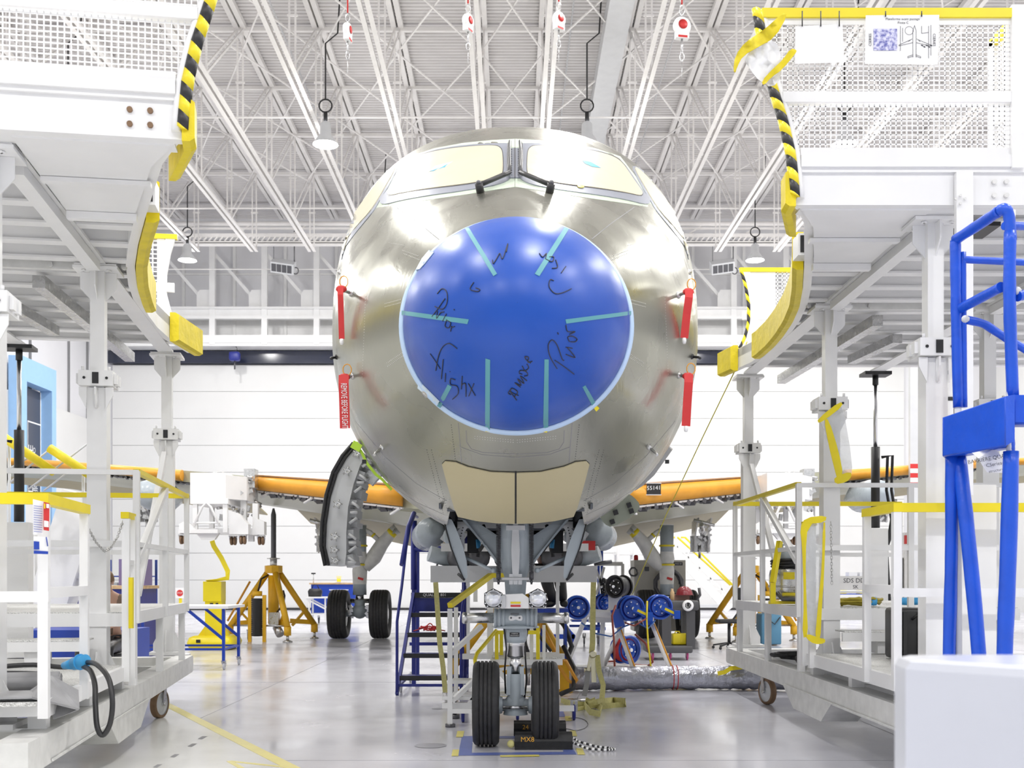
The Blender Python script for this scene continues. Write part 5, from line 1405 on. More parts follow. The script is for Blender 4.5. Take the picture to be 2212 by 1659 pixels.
# --- tripod jacks under the wings
def tripod_jack(cx, cy, mir_, lb):
    t = thing('tripod_jack', lb, 'aircraft jack', (cx, cy, 0), 'yellow tripod jacks under the wings')
    m_ = mir_
    F = lambda x, y, z: V((cx+m_*x, cy+y, z))
    b = MB(); b.tube(F(0,0,.35), F(0,0,1.38), .115, n=22); b.lathe([(.11,0),(.19,.01),(.19,.16),(.11,.17)], F(0,0,1.42), n=8, cap=True, smooth=False); bd = part('body', b, K['ochre'], t)
    for x, y in ((-.86,-.25), (.45,-.75), (.75,.65)):
        b = MB(); b.tube(F(x*.15,y*.15,1.42), F(x,y,.30), .065, n=14); b.tube(F(x,y,.14), F(x,y,.32), .075, n=14); b.beam(F(x*.92,y*.92,.36), F(x*.4,y*.4,.40), .03, .10); b.beam(F(x*.75,y*.75,.6), F(x*.45,y*.45,.30), .05, .05)
        lg = part('leg', b, K['ochre'], t)
        b = MB(); b.tube(F(x,y,.03), F(x,y,.15), .03, n=10); b.lathe([(.001,.0),(.10,0),(.10,.02),(.04,.05)], F(x,y,.001), n=18); part('foot_pad', b, K['steel'], lg)
    b = MB(); b.tube(F(0,0,1.5), F(0,0,1.75), .075, n=18); b.lathe([(.06,0),(.14,.005),(.14,.02),(.06,.025)], F(0,0,1.72), n=16); part('locknut', b, K['steel'], t)
    b = MB(); b.lathe([(.055,0),(.055,.92),(.03,1.02),(.02,1.06),(.001,1.06)], F(0,0,1.74), n=18); part('ram', b, K['dark_steel'], t)
    b = MB(); 
    for x in (-.36, -.06): b.beam(F(x,-.60,0.0), F(x,-.60,.97), .07, .06)
    b.tube(F(-.21,-.58,.95), F(-.21,-.58,1.05), .10, n=16); part('bellows_frame', b, K['ochre'], t)
    b = MB(); prof = []
    for k in range(20): prof += [(.10,.04*k),(.125,.04*k+.02)]
    b.lathe(prof, F(-.21,-.60,.12), n=16, cap=True); part('bellows', b, K['black'], t)
    b = MB(); b.path([F(-.2,-.55,1.05), F(-.15,-.5,1.3), F(-.05,-.3,1.38)], .02, 8); b.path([F(.1,-.1,.6), F(.3,-.4,.8), F(.32,-.4,.95), F(.25,-.2,1.05)], .018, 8); part('hose', b, K['black'], t)
    b = MB(); b.path([F(-.90,-.3,.42), F(-.45,-.2,1.25)], .022, 8); part('tow_bar', b, K['orange'], t)
    b = MB(); b.tube(F(-.80,-.28,.33), F(.4,-.6,.33), .02, n=8); b.box(F(.12,-.45,.48), (.2,.2,.25)); b.tube(F(.15,-.4,.3), F(.25,-.5,.14), .09, n=12); part('pump', b, K['steel'], t)
    small_caster(t, F(-.45,-.35,.24), .085, h=.1)
    return t
tripod_jack(-5.06, 23.4, 1, 'yellow tripod aircraft jack with black ram left of the nose')
tripod_jack(5.06, 23.4, -1, 'yellow tripod aircraft jack seen through the right platform')

# --- nose jack straddling behind the nose gear
t = thing('nose_jack', 'yellow-orange nose jack with splayed legs behind the nose wheels', 'aircraft jack', (.04, 13.2, 0))
b = MB(); b.tube((.04,13.4,.25), (.04,13.4,1.2), .10, n=18); b.bb(-.25,.3,13.1,13.5,.2,.42); part('body', b, K['ochre'], t)
for x in (-.68, .62):
    b = MB(); b.tube((.04+(x-.04)*.2,13.3,1.12), (x,12.95,.34), .062, n=14); b.bb(x-.06,x+.05,12.88,13.02,.0,.38); b.lathe([(.09,.001),(.1,.02),(.04,.05)], (x,12.95,0), n=16, cap=True); part('leg', b, K['ochre'], t)
b = MB(); b.path([P(1165,1340,12.9), P(1212,1432,12.7)], .022, 8); fr_ = [P(x,y,12.65) for x, y in ((1204,1430),(1222,1428),(1246,1470),(1240,1478),(1228,1470),(1204,1436))]; b.path(fr_, .022, 6, closed=True); part('tow_bar', b, K['orange'], t)
b = MB(); coil(b, (.42,13.0,.62), .25, .30, .05, 3, .028, ax='y', seed=2); b.path([(.60,12.9,.55), (.72,12.75,.3), (.70,12.6,.08), (.55,12.5,.03)], .028, 8); b.path([(.1,12.8,1.0),(.3,12.7,.7),(.45,12.7,.5)], .02, 8); part('hose', b, K['black'], t)
b = MB(); q = P(1108,1473,13.0); b.bb(q.x-.11,q.x+.15,13.0,13.09,.36,.48); part('label_plate', b, K['paper'], t)
b = MB(); q = P(1140,1480,12.9); b.tube(q, q+V((0,0,.2)), .03, n=10); b.bb(q.x-.05,q.x+.08,12.85,12.95,q.z+.2,q.z+.24); part('gauge', b, K['steel'], t)
# grey beam panel held across behind the gear
t = thing('cross_panel', 'pale grey boxed panel spanning behind the nose gear leg', 'panel', P(1110, 1258, 12.2))
x0, x1 = P(930,0,12.2).x, P(1290,0,12.2).x; z0, z1 = P(0,1258,12.2).z, P(0,1222,12.2).z
b = MB(); b.bb(x0, x0+.62, 12.2, 12.5, z0, z1); b.bb(x1-.68, x1, 12.2, 12.5, z0, z1); b.prism([(x0+.62,12.2),(x0+.85,12.42),(x1-.85,12.42),(x1-.68,12.2),(x1-.68,12.5),(x0+.62,12.5)], z0+.002, z1-.002, 'z'); part('panel', b, K['grey_light'], t)
b = MB()
for x in (x0+.22, x1-.42): b.path([(x-.16,12.35,z1), (x-.14,12.35,z1+.08), (x-.08,12.35,z1+.10), (x+.16,12.35,z1+.10), (x+.20,12.35,z1)], .012, 8)
part('handle', b, K['steel'], t)
b = MB(); b.bb(-.06,.12,12.25,12.45,1.2,z0+.001); b.bb(-.52,-.48,12.55,12.6,.42,z0+.001); b.bb(.5,.54,12.55,12.6,.42,z0+.001); b.bb(-.52,-.48,12.4,12.6,z0-.04,z0-.001); b.bb(.5,.54,12.4,12.6,z0-.04,z0-.001); b.bb(-.6,.6,12.55,12.65,.42,.48); part('support', b, K['white'], t)
def strap(nm, lb, pts, w_=.05, side=(1,0,0), grp='ratchet straps by the nose wheels', mt='strap'):
    t = thing(nm, lb, 'strap', V(pts[-1]), grp); b = MB(); b.ribbon(pts, w_, side, .005); part('webbing', b, K[mt], t); return t
t = strap('ratchet_strap', 'pale yellow ratchet strap left of the nose gear, tight to the floor', [P(941,1258,12.2), P(944,1300,12.15), P(950,1390,12.1), P(957,1440,12.0), P(962,1496,11.95)], .055)
b = MB(); b.path([P(956,1496,11.95), P(958,1510,11.9), P(966,1518,11.9), P(966,1498,11.95)], .006, 6, closed=True); b.tube(P(963,1512,11.9), V((P(963,1512,11.9).x,11.9,.0)), .012, n=8); part('floor_hook', b, K['steel'], t)
t = strap('ratchet_strap', 'pale yellow ratchet strap with metal ratchet, right of the nose gear', [P(1282,1258,12.2), P(1281,1300,12.1), P(1280,1390,12.0), P(1278,1412,11.95)], .06)
b = MB(); b.beam(P(1281,1410,11.9), P(1283,1474,11.85), .05, .03, (0,1,0)); b.beam(P(1276,1415,11.9), P(1270,1450,11.85), .03, .05, (0,1,0)); b.tube(P(1274,1413,11.88), P(1288,1413,11.88), .02, n=10); b.lathe([(.03,0),(.04,.01),(.03,.02)], P(1281,1413,11.86), (0,-1,0), 14, cap=True); b.tube(P(1262,1447,11.88), P(1276,1447,11.88), .025, n=10); part('ratchet', b, mat('ratchet_zinc', (.66,.62,.45), .35, .8), t)
b = MB(); b.ribbon([P(1270,1450,11.85), P(1267,1480,11.8), P(1262,1503,11.75)], .055, (1,0,0), .01); part('lower_webbing', b, K['grey_cloth'], t)
b = MB(); b.ribbon([P(1290,1415,11.9), P(1294,1450,11.8), P(1303,1480,11.7), P(1300,1512,11.5), P(1292,1528,11.4)], .055, (1,0,0), .005)
def Gz(x, y, z): return G(x, y, z)
b.ribbon([Gz(1212,1513,.02), Gz(1235,1520,.05), Gz(1262,1522,.03), Gz(1290,1516,.09), Gz(1325,1512,.03), Gz(1350,1514,.08), Gz(1352,1521,.03), Gz(1330,1524,.02), Gz(1295,1526,.03)], .06, (0,.4,1), .005)
b.ribbon([Gz(1265,1512,.08), Gz(1280,1520,.03), Gz(1300,1530,.04), Gz(1296,1542,.05), Gz(1275,1538,.06), Gz(1262,1522,.04), Gz(1285,1512,.06)], .06, (.2,.3,1), .005)
b.ribbon([Gz(1215,1528,.01), Gz(1245,1532,.02), Gz(1275,1526,.03), Gz(1300,1522,.05)], .06, (0,1,.6), .005)
part('loose_webbing', b, K['strap'], t)
b = MB(); q = G(1258, 1515); b.path([q+V((-.06,0,.02)), q+V((-.03,0,.10)), q+V((.05,0,.08)), q+V((.07,0,.02)), q+V((0,0,.0))], .006, 6); b.lathe([(.03,.001),(.12,.001),(.12,.01),(.03,.012)], G(1245,1512), n=16, cap=True); part('floor_hook', b, K['steel'], t)

# --- blue rolling step ladder
t = thing('rolling_steps', 'dark blue rolling step ladder with black treads left of the nose gear', 'step ladder', (-.9, 13, 0))
xl, xr = -1.31, -.58
b = MB()
for i, (d, z) in enumerate(((12.65,.22),(12.88,.46),(13.11,.69),(13.34,.92))):
    o = .02*i; b.bb(xl+.02+o, xr-o, d, d+.22, z-.035, z)
b.bb(xl+.08, xr+.0, 13.55, 14.15, 1.12, 1.155)
part('step', b, K['navy'], t, explode=True)
b = MB()
for i, (d, z) in enumerate(((12.65,.22),(12.88,.46),(13.11,.69),(13.34,.92))): o = .02*i; b.bb(xl+.02+o, xr-o, d-.012, d+.0, z-.05, z+.004)
b.bb(xl+.07, xr, 13.535, 13.55, 1.10, 1.165); tr = part('tread_nosing', b, K['black'], t, explode=True)
b = MB(); text_mb(b, 'QUALITE 801', .05, (-.95, 13.533, 1.135), (1,0,0), (0,0,1)); part('lettering', b, K['paper'], tr)
b = MB()
for x in (xl, xr):
    s_ = .10 if x == xl else 0
    b.beam((x,12.55,.02), (x+s_,13.55,1.15), .035, .05); b.beam((x+s_,13.6,.03), (x+s_,13.6,2.0), .05, .05); b.beam((x+s_,14.1,.03), (x+s_,14.1,2.0), .05, .05)
    b.path([(x,12.55,.02),(x,12.57,.85),(x+.03,12.8,1.25),(x+s_*.6,13.3,1.95),(x+s_,13.6,2.12),(x+s_,14.1,2.12)], .017, 8); b.beam((x,12.55,.10), (x,14.1,.10), .03, .03)
b.bb(xl+.10, xr, 13.56, 13.6, .93, 1.10); b.beam((xl,12.6,.12), (xr,12.6,.12), .03, .03); b.beam((xl,14.1,.5), (xr,14.1,.5), .04, .04)
part('frame', b, K['navy'], t)
b = MB()
for x in (xl+.1, xr): b.tube((x,13.6,1.2), (x,13.6,2.05), .038, n=12); b.path([(x-.085,12.98,1.5),(x-.04,13.3,1.95),(x,13.6,2.14)], .032, 10)
b.tube((xl+.1,13.6,1.70), (xr+.25,13.6,1.70), .038, n=12); b.tube((xr,13.55,.25), (xr,13.55,1.2), .05, n=12)
part('foam_sleeve', b, K['navy'], t, explode=True)
b = MB(); wheel(b, (xl+.0,14.2,.07), .07, .03); wheel(b, (xr,14.2,.07), .07, .03); wheel(b, (xl-.0,13.0,.06), .06, .03); part('wheel', b, K['grey_light'], t)
t2 = thing('red_cables', 'small bundle of red and brown cables on the blue steps', 'cable', (-.95, 13.3, .7))
b = MB(); coil(b, (-.98,13.22,.715), .06, .13, .05, 4, .007, seed=8, jit=.03); b.path(spl([(-1.18,13.2,.71),(-1.05,13.2,.75),(-.98,13.22,.80),(-.92,13.2,.74),(-.8,13.2,.712)]), .007, 5)
part('cable', b, K['red'], t2)

# --- white work stand with yellow rails
t = thing('work_stand', 'white wheeled work stand with yellow handrails straddling behind the nose wheels', 'work stand', P(1100, 1560, 10.3))
def L2(b, x0, y0, x1, y1, d0, d1, w_=.035): b.beam(P(x0,y0,d0), P(x1,y1,d1), w_, w_)
b = MB(); fz = G(972,1572)
L2(b, 972,1315,972,1566, 10,10,.045); L2(b, 985,1312,985,1500, 10.6,10.6,.04); L2(b, 974,1412,1040,1352, 10,10.2,.04); L2(b, 975,1515,1040,1455, 10,10.2,.04)
L2(b, 955,1524,1028,1524, 10.1,10.1,.05); L2(b, 955,1508,1030,1508, 10.1,10.1,.03); L2(b, 1000,1535,1022,1508, 10.1,10.1,.03); L2(b, 1059,1246,1059,1420, 10.9,10.9,.06); L2(b, 1027,1260,1027,1300, 10.9,10.9,.04)
L2(b, 1059,1430,1215,1430, 10.6,10.6,.055); L2(b, 1148,1350,1148,1425, 10.6,10.6,.035); L2(b, 1175,1350,1175,1425, 10.6,10.6,.03); L2(b, 1050,1530,1240,1530, 10.3,10.3,.05); L2(b, 1050,1490,1200,1490, 10.5,10.5,.03)
L2(b, 1063,1450,1110,1440, 10.6,10.6,.03); L2(b, 1120,1500,1062,1430, 10.5,10.6,.035); L2(b, 968,1536,1050,1536, 10.0,10.0,.04)
for y, d in ((1470,10.25),(1500,10.2)): b.bb(P(976,0,d).x, P(1030,0,d).x, d, d+.25, P(0,y,d).z-.03, P(0,y,d).z)
part(lambda m: 'post' if post_or_rail(m) == 'rail_post' else 'brace', b, K['white'], t, explode=True)
b = MB(); zt_ = P(0,1424,10.6).z; b.bb(P(1062,0,10.6).x, P(1214,0,10.6).x, 10.6, 11.3, zt_, zt_+.02); b.bb(P(1062,0,10.4).x, P(1160,0,10.4).x, 10.35, 10.6, .24, .26); part('tread', b, K['grating'], t)
b = MB(); b.beam(P(972,1308,10), P(1060,1243,10.7), .05, .045); b.beam(P(1060,1243,10.7), P(1095,1243,10.75), .05, .045)
L2(b, 1073,1362,1073,1424, 10.55,10.55,.035); L2(b, 1083,1366,1083,1415, 10.8,10.8,.035); L2(b, 1162,1352,1162,1424, 10.55,10.55,.035); L2(b, 1070,1366,1095,1366, 10.5,10.5,.035); L2(b, 1130,1366,1165,1366, 10.5,10.5,.035)
b.path([P(1072,1362,10.5), P(1030,1412,10.2), P(1026,1425,10.15), P(1028,1445,10.15)], .018, 8); b.bb(P(1080,0,10.4).x, P(1150,0,10.4).x, 10.6, 10.62, P(0,1510,10.4).z, P(0,1492,10.4).z)
part('handrail', b, K['yellow'], t)
for x, d in ((1000,10.3),(1118,10.45),(1240,10.45)): c = P(x, 1530, d); small_caster(t, (c.x, d, .19), .075, K['navy'], h=.08)
b = MB(); b.tube((fz.x,10,.0), (fz.x,10,.03), .045, n=16); b.tube((P(982,0,10.6).x,10.6,.0), (P(982,0,10.6).x,10.6,.04), .05, n=14); b.tube((P(982,0,10.6).x,10.6,.04), (P(982,0,10.6).x,10.6,.3), .02, n=8); part('foot', b, K['dark_steel'], t)

# --- wheel chocks and rope
def chock(px0, px1, pyb, h, lb, num, hid=False):
    d = 3275/(pyb-1243); x0, x1 = P(px0,0,d).x, P(px1,0,d).x
    t = thing('wheel_chock', lb, 'wheel chock', ((x0+x1)/2, d, 0), 'black rubber chocks at the nose wheel')
    b = MB(); prof = [(d,0),(d,h*.55),(d+.03,h*.9),(d+.07,h),(d+.13,h),(d+.2,.0)]
    b.prism([(p[0], p[1]) for p in prof], x0, x1, 'x')
    for k in range(9): z = h*.08+k*h*.055; b.bb(x0-.002, x1+.002, d-.006, d+.005, z, z+h*.028)
    for k in range(4): b.bb(x0, x1, d+.07+.016*k, d+.078+.016*k, h-.001, h+.004)
    c = part('block', b, K['rubber'], t)
    b = MB()
    if num: text_mb(b, num, .055, (x0+.10, d-.008, h*.66), (1,0,0), (0,0,1))
    part('painted_mark', b, mat('orange_paint', (.75,.38,.03), .6), c)
    return t, x0, x1, d
c1, cx0, cx1, cd_ = chock(1112, 1237, 1620, .125, 'black ribbed rubber chock in front of the right nose wheel', 'MX8')
c2, *_ = chock(1110, 1223, 1590, .115, 'black rubber chock behind the right nose wheel, numbered 24', '24')
t = thing('chock_rope', 'black and white twisted rope looped from the chocks', 'rope', (cx1+.1, cd_, 0))
rp = [(cx1-.02, cd_+.08, .10), (cx1+.05, cd_+.12, .05), (cx1+.18, cd_+.06, .02), (cx1+.29, cd_+.0, .016), (cx1+.33, cd_-.06, .016), (cx1+.26, cd_-.10, .016), (cx1+.12, cd_-.08, .02), (cx1+.02, cd_+.0, .05), (cx1-.02, cd_+.05, .06)]
b = MB(); pts = []
for i in range(len(rp)-1):
    for k in range(6): pts.append(V(rp[i]).lerp(V(rp[i+1]), k/6))
for k in range(len(pts)-1): b.k = k % 2; b.path([pts[k], pts[k+1]], .010, 7)
part('rope', b, [K['paper'], K['black']], t)
b = MB(); b.ball((cx0-.03, cd_+.02, .045), .032, 10); part('knot', b, K['strap'], t)
b = MB(); b.path([G(1228,1552,.004)]+[G(1228+30*math.sin(a)+12, 1570-14*math.cos(a)-6, .004) for a in [PI*k/10 for k in range(11)]]+[G(1215,1572,.004)], .003, 5)
tag(b.build('grounding_wire', K['black']), 'thin black wire curling on the floor right of the nose wheels', 'wire')
# floor tape
b = MB()
def fq(b, pts, z=.002): n = len(b.v); b.v += [G(x, y, z) for x, y in pts]; b.f.append([n+k for k in range(len(pts))]); b.m.append(0); b.sm.append(False)
fq(b, [(1019,1626),(1218,1624),(1245,1629.5),(989,1632)]); fq(b, [(998,1590),(1022,1590),(1019,1626),(989,1632)]); fq(b, [(1200,1590),(1222,1590),(1246,1629.5),(1218,1624)]); fq(b, [(1022,1590),(1200,1590),(1200,1595),(1021.5,1595)]); fq(b, [(1206,1535),(1216,1535),(1222,1548),(1208,1548)])
struct('trim_14', b, K['floor_blue'])
b = MB()
for q in ([(988,1579),(1003,1579),(1000,1592),(985,1592)], [(978,1619),(992,1619),(990,1633),(975,1633)], [(1220,1547),(1232,1547),(1235,1557),(1222,1557)], [(1231,1578),(1243,1578),(1247,1590),(1234,1590)], [(1244,1616),(1258,1616),(1264,1630),(1248,1630)], [(1080,1631),(1164,1630),(1166,1634),(1081,1635)]): fq(b, q, .003)
struct('trim_15', b, K['floor_yellow'])
b = MB(); c = G(930,1611); b.lathe([(.118,.003),(.128,.003)], c, n=40, cap=False); b.lathe([(.001,.0015),(.118,.0015)], c, n=40); c = G(1312,1608); b.lathe([(.10,.002),(.104,.002)], c, n=36)
c = G(945,1531); b.lathe([(.001,.0015),(.06,.002)], c, n=24)
struct('trim_16', b, K['joint'])
b = MB()
for x, y in ((427,1594),(405,1610),(367,1633),(330,1655)): fq(b, [(x,y+2),(x+10,y-4),(x+21,y-4),(x+9,y+3)], .004)
struct('trim_17', b, K['seam'])

# --- silver ventilation hose
t = thing('ventilation_hose', 'fat crinkled silver air hose lying across the floor on the right', 'air hose', (2.2, 13.5, 0))
random.seed(11); pts = []; rr = []; base = [(.58,13.2),(1.2,13.15),(1.9,13.3),(2.6,13.3),(3.1,13.2),(3.9,12.9),(4.6,12.7)]
for i in range(len(base)-1):
    for k in range(16): q = V(base[i]).lerp(V(base[i+1]), k/16); pts.append(V((q.x, q.y, .145))); rr.append(.14+random.uniform(-.007,.007)-(.006 if k % 4 == 0 else 0))
b = MB(); b.path(pts, .14, 20, rr=rr); part('hose', b, mat('silver_foil', (.50,.51,.58), .28, .75, var=.15, vscale=8, bump=.9, bscale=16), t)
b = MB()
for x in (1.93, 1.98): b.lathe([(.146,0),(.149,.005),(.146,.01)], (x, 13.3, .145), (1,0,0), 24)
part('red_tie', b, K['red'], t)
b = MB(); b.ribbon([P(1550,1455,13.0), P(1565,1452,12.99), P(1578,1444,13.0), P(1605,1441,13.05)], .05, (0,.3,1), .006); part('yellow_tape', b, K['yellow'], t)
t = thing('mesh_mat', 'grey perforated steel ramp on the floor behind the silver hose', 'ramp', G(1330, 1425))
b = MB(); b.prism([(.95,14.9),(2.1,15.2),(2.1,16.6),(.9,16.6)], .0, .03, 'z'); part('plate', b, K['grating'], t)

# --- hose reel rack
HR = 16.0
t = thing('hose_reel_rack', 'white A-frame rack for hose reels with red-edged legs', 'rack', P(1340, 1445, 16.2))
b = MB()
b.tube(P(1262,1322,HR), P(1412,1335,HR), .055, n=12); b.tube(P(1318,1322,HR+.3), P(1345,1322,HR-.1), .065, n=12)
for x0, y0, x1 , dd_ in ((1268,1325,1222,.4),(1302,1345,1300,-.1),(1332,1345,1370,-.2),(1408,1345,1450,-.2),(1355,1330,1302,.4)): q = P(x0,y0,HR); b.tube(q, (P(x1,0,HR+dd_).x, HR+dd_, .0), .035, n=10)
b.bb(P(1272,0,HR).x, P(1328,0,HR).x, HR+.05, HR+.1, P(0,1345,HR).z, P(0,1318,HR).z); b.bb(P(1316,0,HR).x, P(1345,0,HR).x, HR+.1, HR+.15, P(0,1325,HR).z, P(0,1280,HR).z)
part('frame', b, K['white'], t)
b = MB()
for x0, y0, x1 in ((1334,1347,1371.5),(1410,1347,1452)): b.tube(P(x0+3,y0,HR-.03), (P(x1+3,0,HR-.2).x, HR-.24, .0), .012, n=6)
part('red_edge', b, K['orange'], t, explode=True)
defm('reel_blue', (.01,.08,.50), .25, var=.05)
def reel(px, py, rpx, d, rz, lb, col='reel_blue', wd=.14, hose=None, tall=1.0):
    c = P(px, py, d); r = rpx*d/FPX
    t = thing('hose_reel', lb, 'hose reel', c, 'hose reels on the white rack')
    ax = V((math.sin(rz), -math.cos(rz), 0))
    b = MB()
    for s_ in (-1, 1):
        cc = c+ax*s_*wd/2; b.lathe([(.001,0),(r*.30,.0),(r*.34,-.02),(r*.82,-.02),(r*.9,.0),(r,.0),(r*1.0,.015),(r*.9,.02)], cc, ax, 32)
    part('flange', b, K[col], t, explode=True)
    b = MB(); b.lathe([(r*.7,-wd/2),(r*.86,-wd*.3),(r*.86,wd*.3),(r*.7,wd/2)], c, ax, 28)
    part('wound_hose', b, K[hose or 'navy'], t)
    b = MB()
    for k in range(6): a = k*PI/3+.3; sd = ax.cross(V((0,0,1))); b.tube(c+ax*(wd/2)+(sd*math.cos(a)+V((0,0,math.sin(a))))*r*.5, c+ax*(wd/2+.01)+(sd*math.cos(a)+V((0,0,math.sin(a))))*r*.5, r*.05, n=8)
    b.tube(c+ax*(wd/2), c+ax*(wd/2+.05), r*.13, n=14)
    part('hub_bolt', b, K['chrome'], t)
    return t, c, r, ax
def arm(tt, c, r, ax, col='reel_blue'):
    sd = V((1,0,0)); b = MB(); b.beam(c+ax*.12+V((0,0,0)), c+ax*.12+sd*r*1.15+V((0,0,-r*.55)), r*.45, .03, ax); b.box(c+ax*.1+sd*r*1.25+V((0,0,-r*.6)), (.09,.14,.12)); b.box(c+V((-r*1.0,0,-r*.75)), (.14,.12,.26), ry=-.25); part('guide_arm', b, K[col], tt)
    b = MB(); text_mb(b, 'REEL', .055, c+ax*.138+sd*r*.62+V((0,0,-r*.30)), (1,0,-.45), (.45,0,1)) if False else b.box(c+ax*.137+sd*r*.66+V((0,0,-r*.31)), (.16,.003,.035), ry=.45); part('maker_label', b, K['yellow'], tt)
r1 = reel(1362, 1314, 28, 15.8, R(14), 'blue hose reel on the white rack, nearest its middle', wd=.16); arm(*r1)
r2 = reel(1423, 1311, 27, 15.9, R(10), 'blue hose reel on the right end of the white rack', wd=.16); arm(*r2)
reel(1247, 1312, 26, 15.6, R(5), 'blue hose reel partly behind the pale yellow strap', wd=.14)
reel(1304, 1302, 20, 16.6, R(20), 'small dark blue hose reel behind the rack post')
r3 = reel(1350, 1403, 31, 16.3, R(35), 'blue hose reel with red hose standing low under the rack', hose='red', wd=.2)
reel(1338, 1267, 25, 16.1, R(-40), 'large black cable reel on top of the rack', col='case_black', wd=.22, hose='black')
reel(1312, 1268, 20, 16.5, R(-75), 'narrow black cable reel seen edge on, top of the rack', col='case_black', wd=.1, hose='black')
t = thing('red_air_hose', 'dark red air hose drooping from the white rack to the floor', 'hose', P(1326, 1440, 16))
b = MB(); b.path([P(1330,1308,15.7), P(1322,1330,15.6), P(1326,1380,15.5), P(1328,1448,15.4)], .016, 6); b.path([P(1350,1345,15.7), P(1370,1352,15.6), P(1398,1335,15.6)], .012, 6); b.path([P(1372,1370,16), P(1395,1390,15.9), P(1410,1430,15.8), G(1400,1438,.02), G(1370,1436,.02), G(1340,1428,.02), G(1290,1430,.02)], .016, 6); part('hose', b, mat('hose_red', (.30,.06,.04), .5), t)
t = thing('yellow_air_hose', 'yellow hose hanging straight down between the blue reels', 'hose', P(1402, 1440, 15.7))
b = MB(); b.path([P(1398,1298,15.6), P(1397,1340,15.6), P(1400,1390,15.6), P(1406,1440,15.7)], .012, 6); part('hose', b, K['yellow'], t)
t = thing('blue_air_hose', 'blue hose swagging below the white rack', 'hose', P(1300, 1375, 15.9))
b = MB(); b.path([P(1256,1345,15.9), P(1285,1368,15.8), P(1320,1375,15.8), P(1345,1355,15.8), P(1370,1345,15.8)], .012, 6); b.path([P(1378,1345,15.8), P(1400,1358,15.7), P(1415,1340,15.8)], .012, 6); part('hose', b, mat('hose_blue', (.05,.15,.45), .4), t)
t = thing('tether_rope', 'long thin yellow rope running from the right platform down to the black reel', 'rope', P(1366, 1280, 15.9))
b = MB(); b.path([P(1614,738,12.98), P(1588,800,13.2), P(1520,940,14.0), P(1440,1110,15), P(1366,1283,15.9)], .007, 6); part('strand', b, mat('cord_olive', (.55,.50,.05), .6), t)
# blue low trolleys behind
t = thing('blue_trolley', 'low blue wheeled trolley frame behind the nose gear', 'trolley', P(1200, 1395, 19))
b = MB()
for y in (1375,): b.beam(P(1175,y,19), P(1242,y,19), .05, .08); b.beam(P(1175,y,20), P(1242,y,20), .05, .05); b.beam(P(1240,y,19), P(1240,y,20.4), .05, .05); b.beam(P(1238,1370,19), P(1238,1400,19), .05, .05); b.beam(P(1215,1345,19.2), P(1240,1375,19), .04, .04)
part('frame', b, K['blue'], t); small_caster(t, (P(1222,0,19).x,19,.2), .07)
small_caster(t, (P(1180,0,19.5).x,19.5,.2), .07)
t = thing('blue_trolley', 'second low blue trolley right of the pale yellow strap', 'trolley', P(1290, 1375, 22))
b = MB(); b.beam(P(1255,1358,22), P(1308,1358,22), .06, .06); b.beam(P(1230,1352,23), P(1305,1352,23), .05, .05); b.box(P(1280,1340,23), (.9,.6,.04)); part('frame', b, K['blue'], t)
for x in (1262, 1292): small_caster(t, (P(x,0,22).x,22,.22), .08)
t = thing('blue_work_bench', 'blue low bench platform with a yellow end where a person kneels', 'bench', (.5, 13.6, 0))
z = P(0,1315,12.9).z
b = MB(); b.bb(.38,.66,12.9,13.25,z-.05,z); b.bb(.30,.38,12.9,13.25,z-.05,z+.0)
for x in (.35,.63):
    for y in (12.93,13.22): b.bb(x-.015,x+.015,y-.015,y+.015,0,z-.05)
part('bench', b, K['blue'], t)

# --- dark utility cart with tools
CD = 17.8
t = thing('utility_cart', 'dark grey two-shelf utility cart with pink-hubbed wheels', 'cart', P(1450, 1427, CD))
xa, xb = P(1398,0,CD).x, P(1497,0,CD).x
b = MB(); z = P(0,1403,CD).z; b.rbox(((xa+xb)/2,CD+.3,z), (xb-xa,.62,.12), .03); zt2 = P(0,1308,CD).z; b.rbox(((P(1428,0,CD).x+P(1510,0,CD).x)/2,CD+.3,zt2), (P(1510,0,CD).x-P(1428,0,CD).x,.62,.16), .03)
for x in (P(1441,0,CD).x, P(1493,0,CD).x):
    for y in (CD+.06, CD+.54): b.bb(x-.07,x+.07,y-.04,y+.04,z,zt2)
b.path([P(1503,1298,CD+.3), P(1512,1285,CD+.3), P(1510,1270,CD+.3)], .025, 8)
part('body', b, mat('cart_grey', (.075,.075,.08), .55), t)
pk_ = mat('wheel_pink', (.55,.08,.25), .5)
for x in (1412,1450,1487): c = V((P(x,0,CD).x, CD+.1, .155)); small_caster(t, c, .08, pk_, h=.07)
b = MB(); text_mb(b, 'FLO', .10, (P(1487,0,CD).x, CD-.013, zt2-.0), (1,0,0), (0,0,1)); part('lettering', b, K['paper'], t)
t = thing('yellow_tool_case', 'bright yellow plastic case on the lower shelf of the dark cart', 'case', P(1472, 1393, CD+.1))
b = MB(); c = P(1471,1380,CD+.25); b.rbox(c, (.30,.2,.18), .02); part('case_body', b, K['yellow'], t)
b = MB(); b.path([c+V((-.1,0,.09)), c+V((-.09,0,.12)), c+V((-.03,0,.12)), c+V((-.02,0,.09))], .012, 6); b.bb(c.x-.02,c.x+.0,c.y-.11,c.y-.1,c.z-.05,c.z+.05); part('handle', b, K['yellow'], t)
c = P(1478,1278,CD+.25)
t = thing('safety_helmet', 'maroon safety helmet on a brown box on the dark cart', 'helmet', c)
b = MB(); b.lathe([(.14,-.04),(.13,.0),(.11,.05),(.06,.09),(.001,.10)], c+V((0,0,-.01)), n=20); b.lathe([(.13,-.04),(.17,-.045)], c+V((0,0,-.01)), n=20); part('shell', b, mat('maroon', (.22,.02,.03), .3), t)
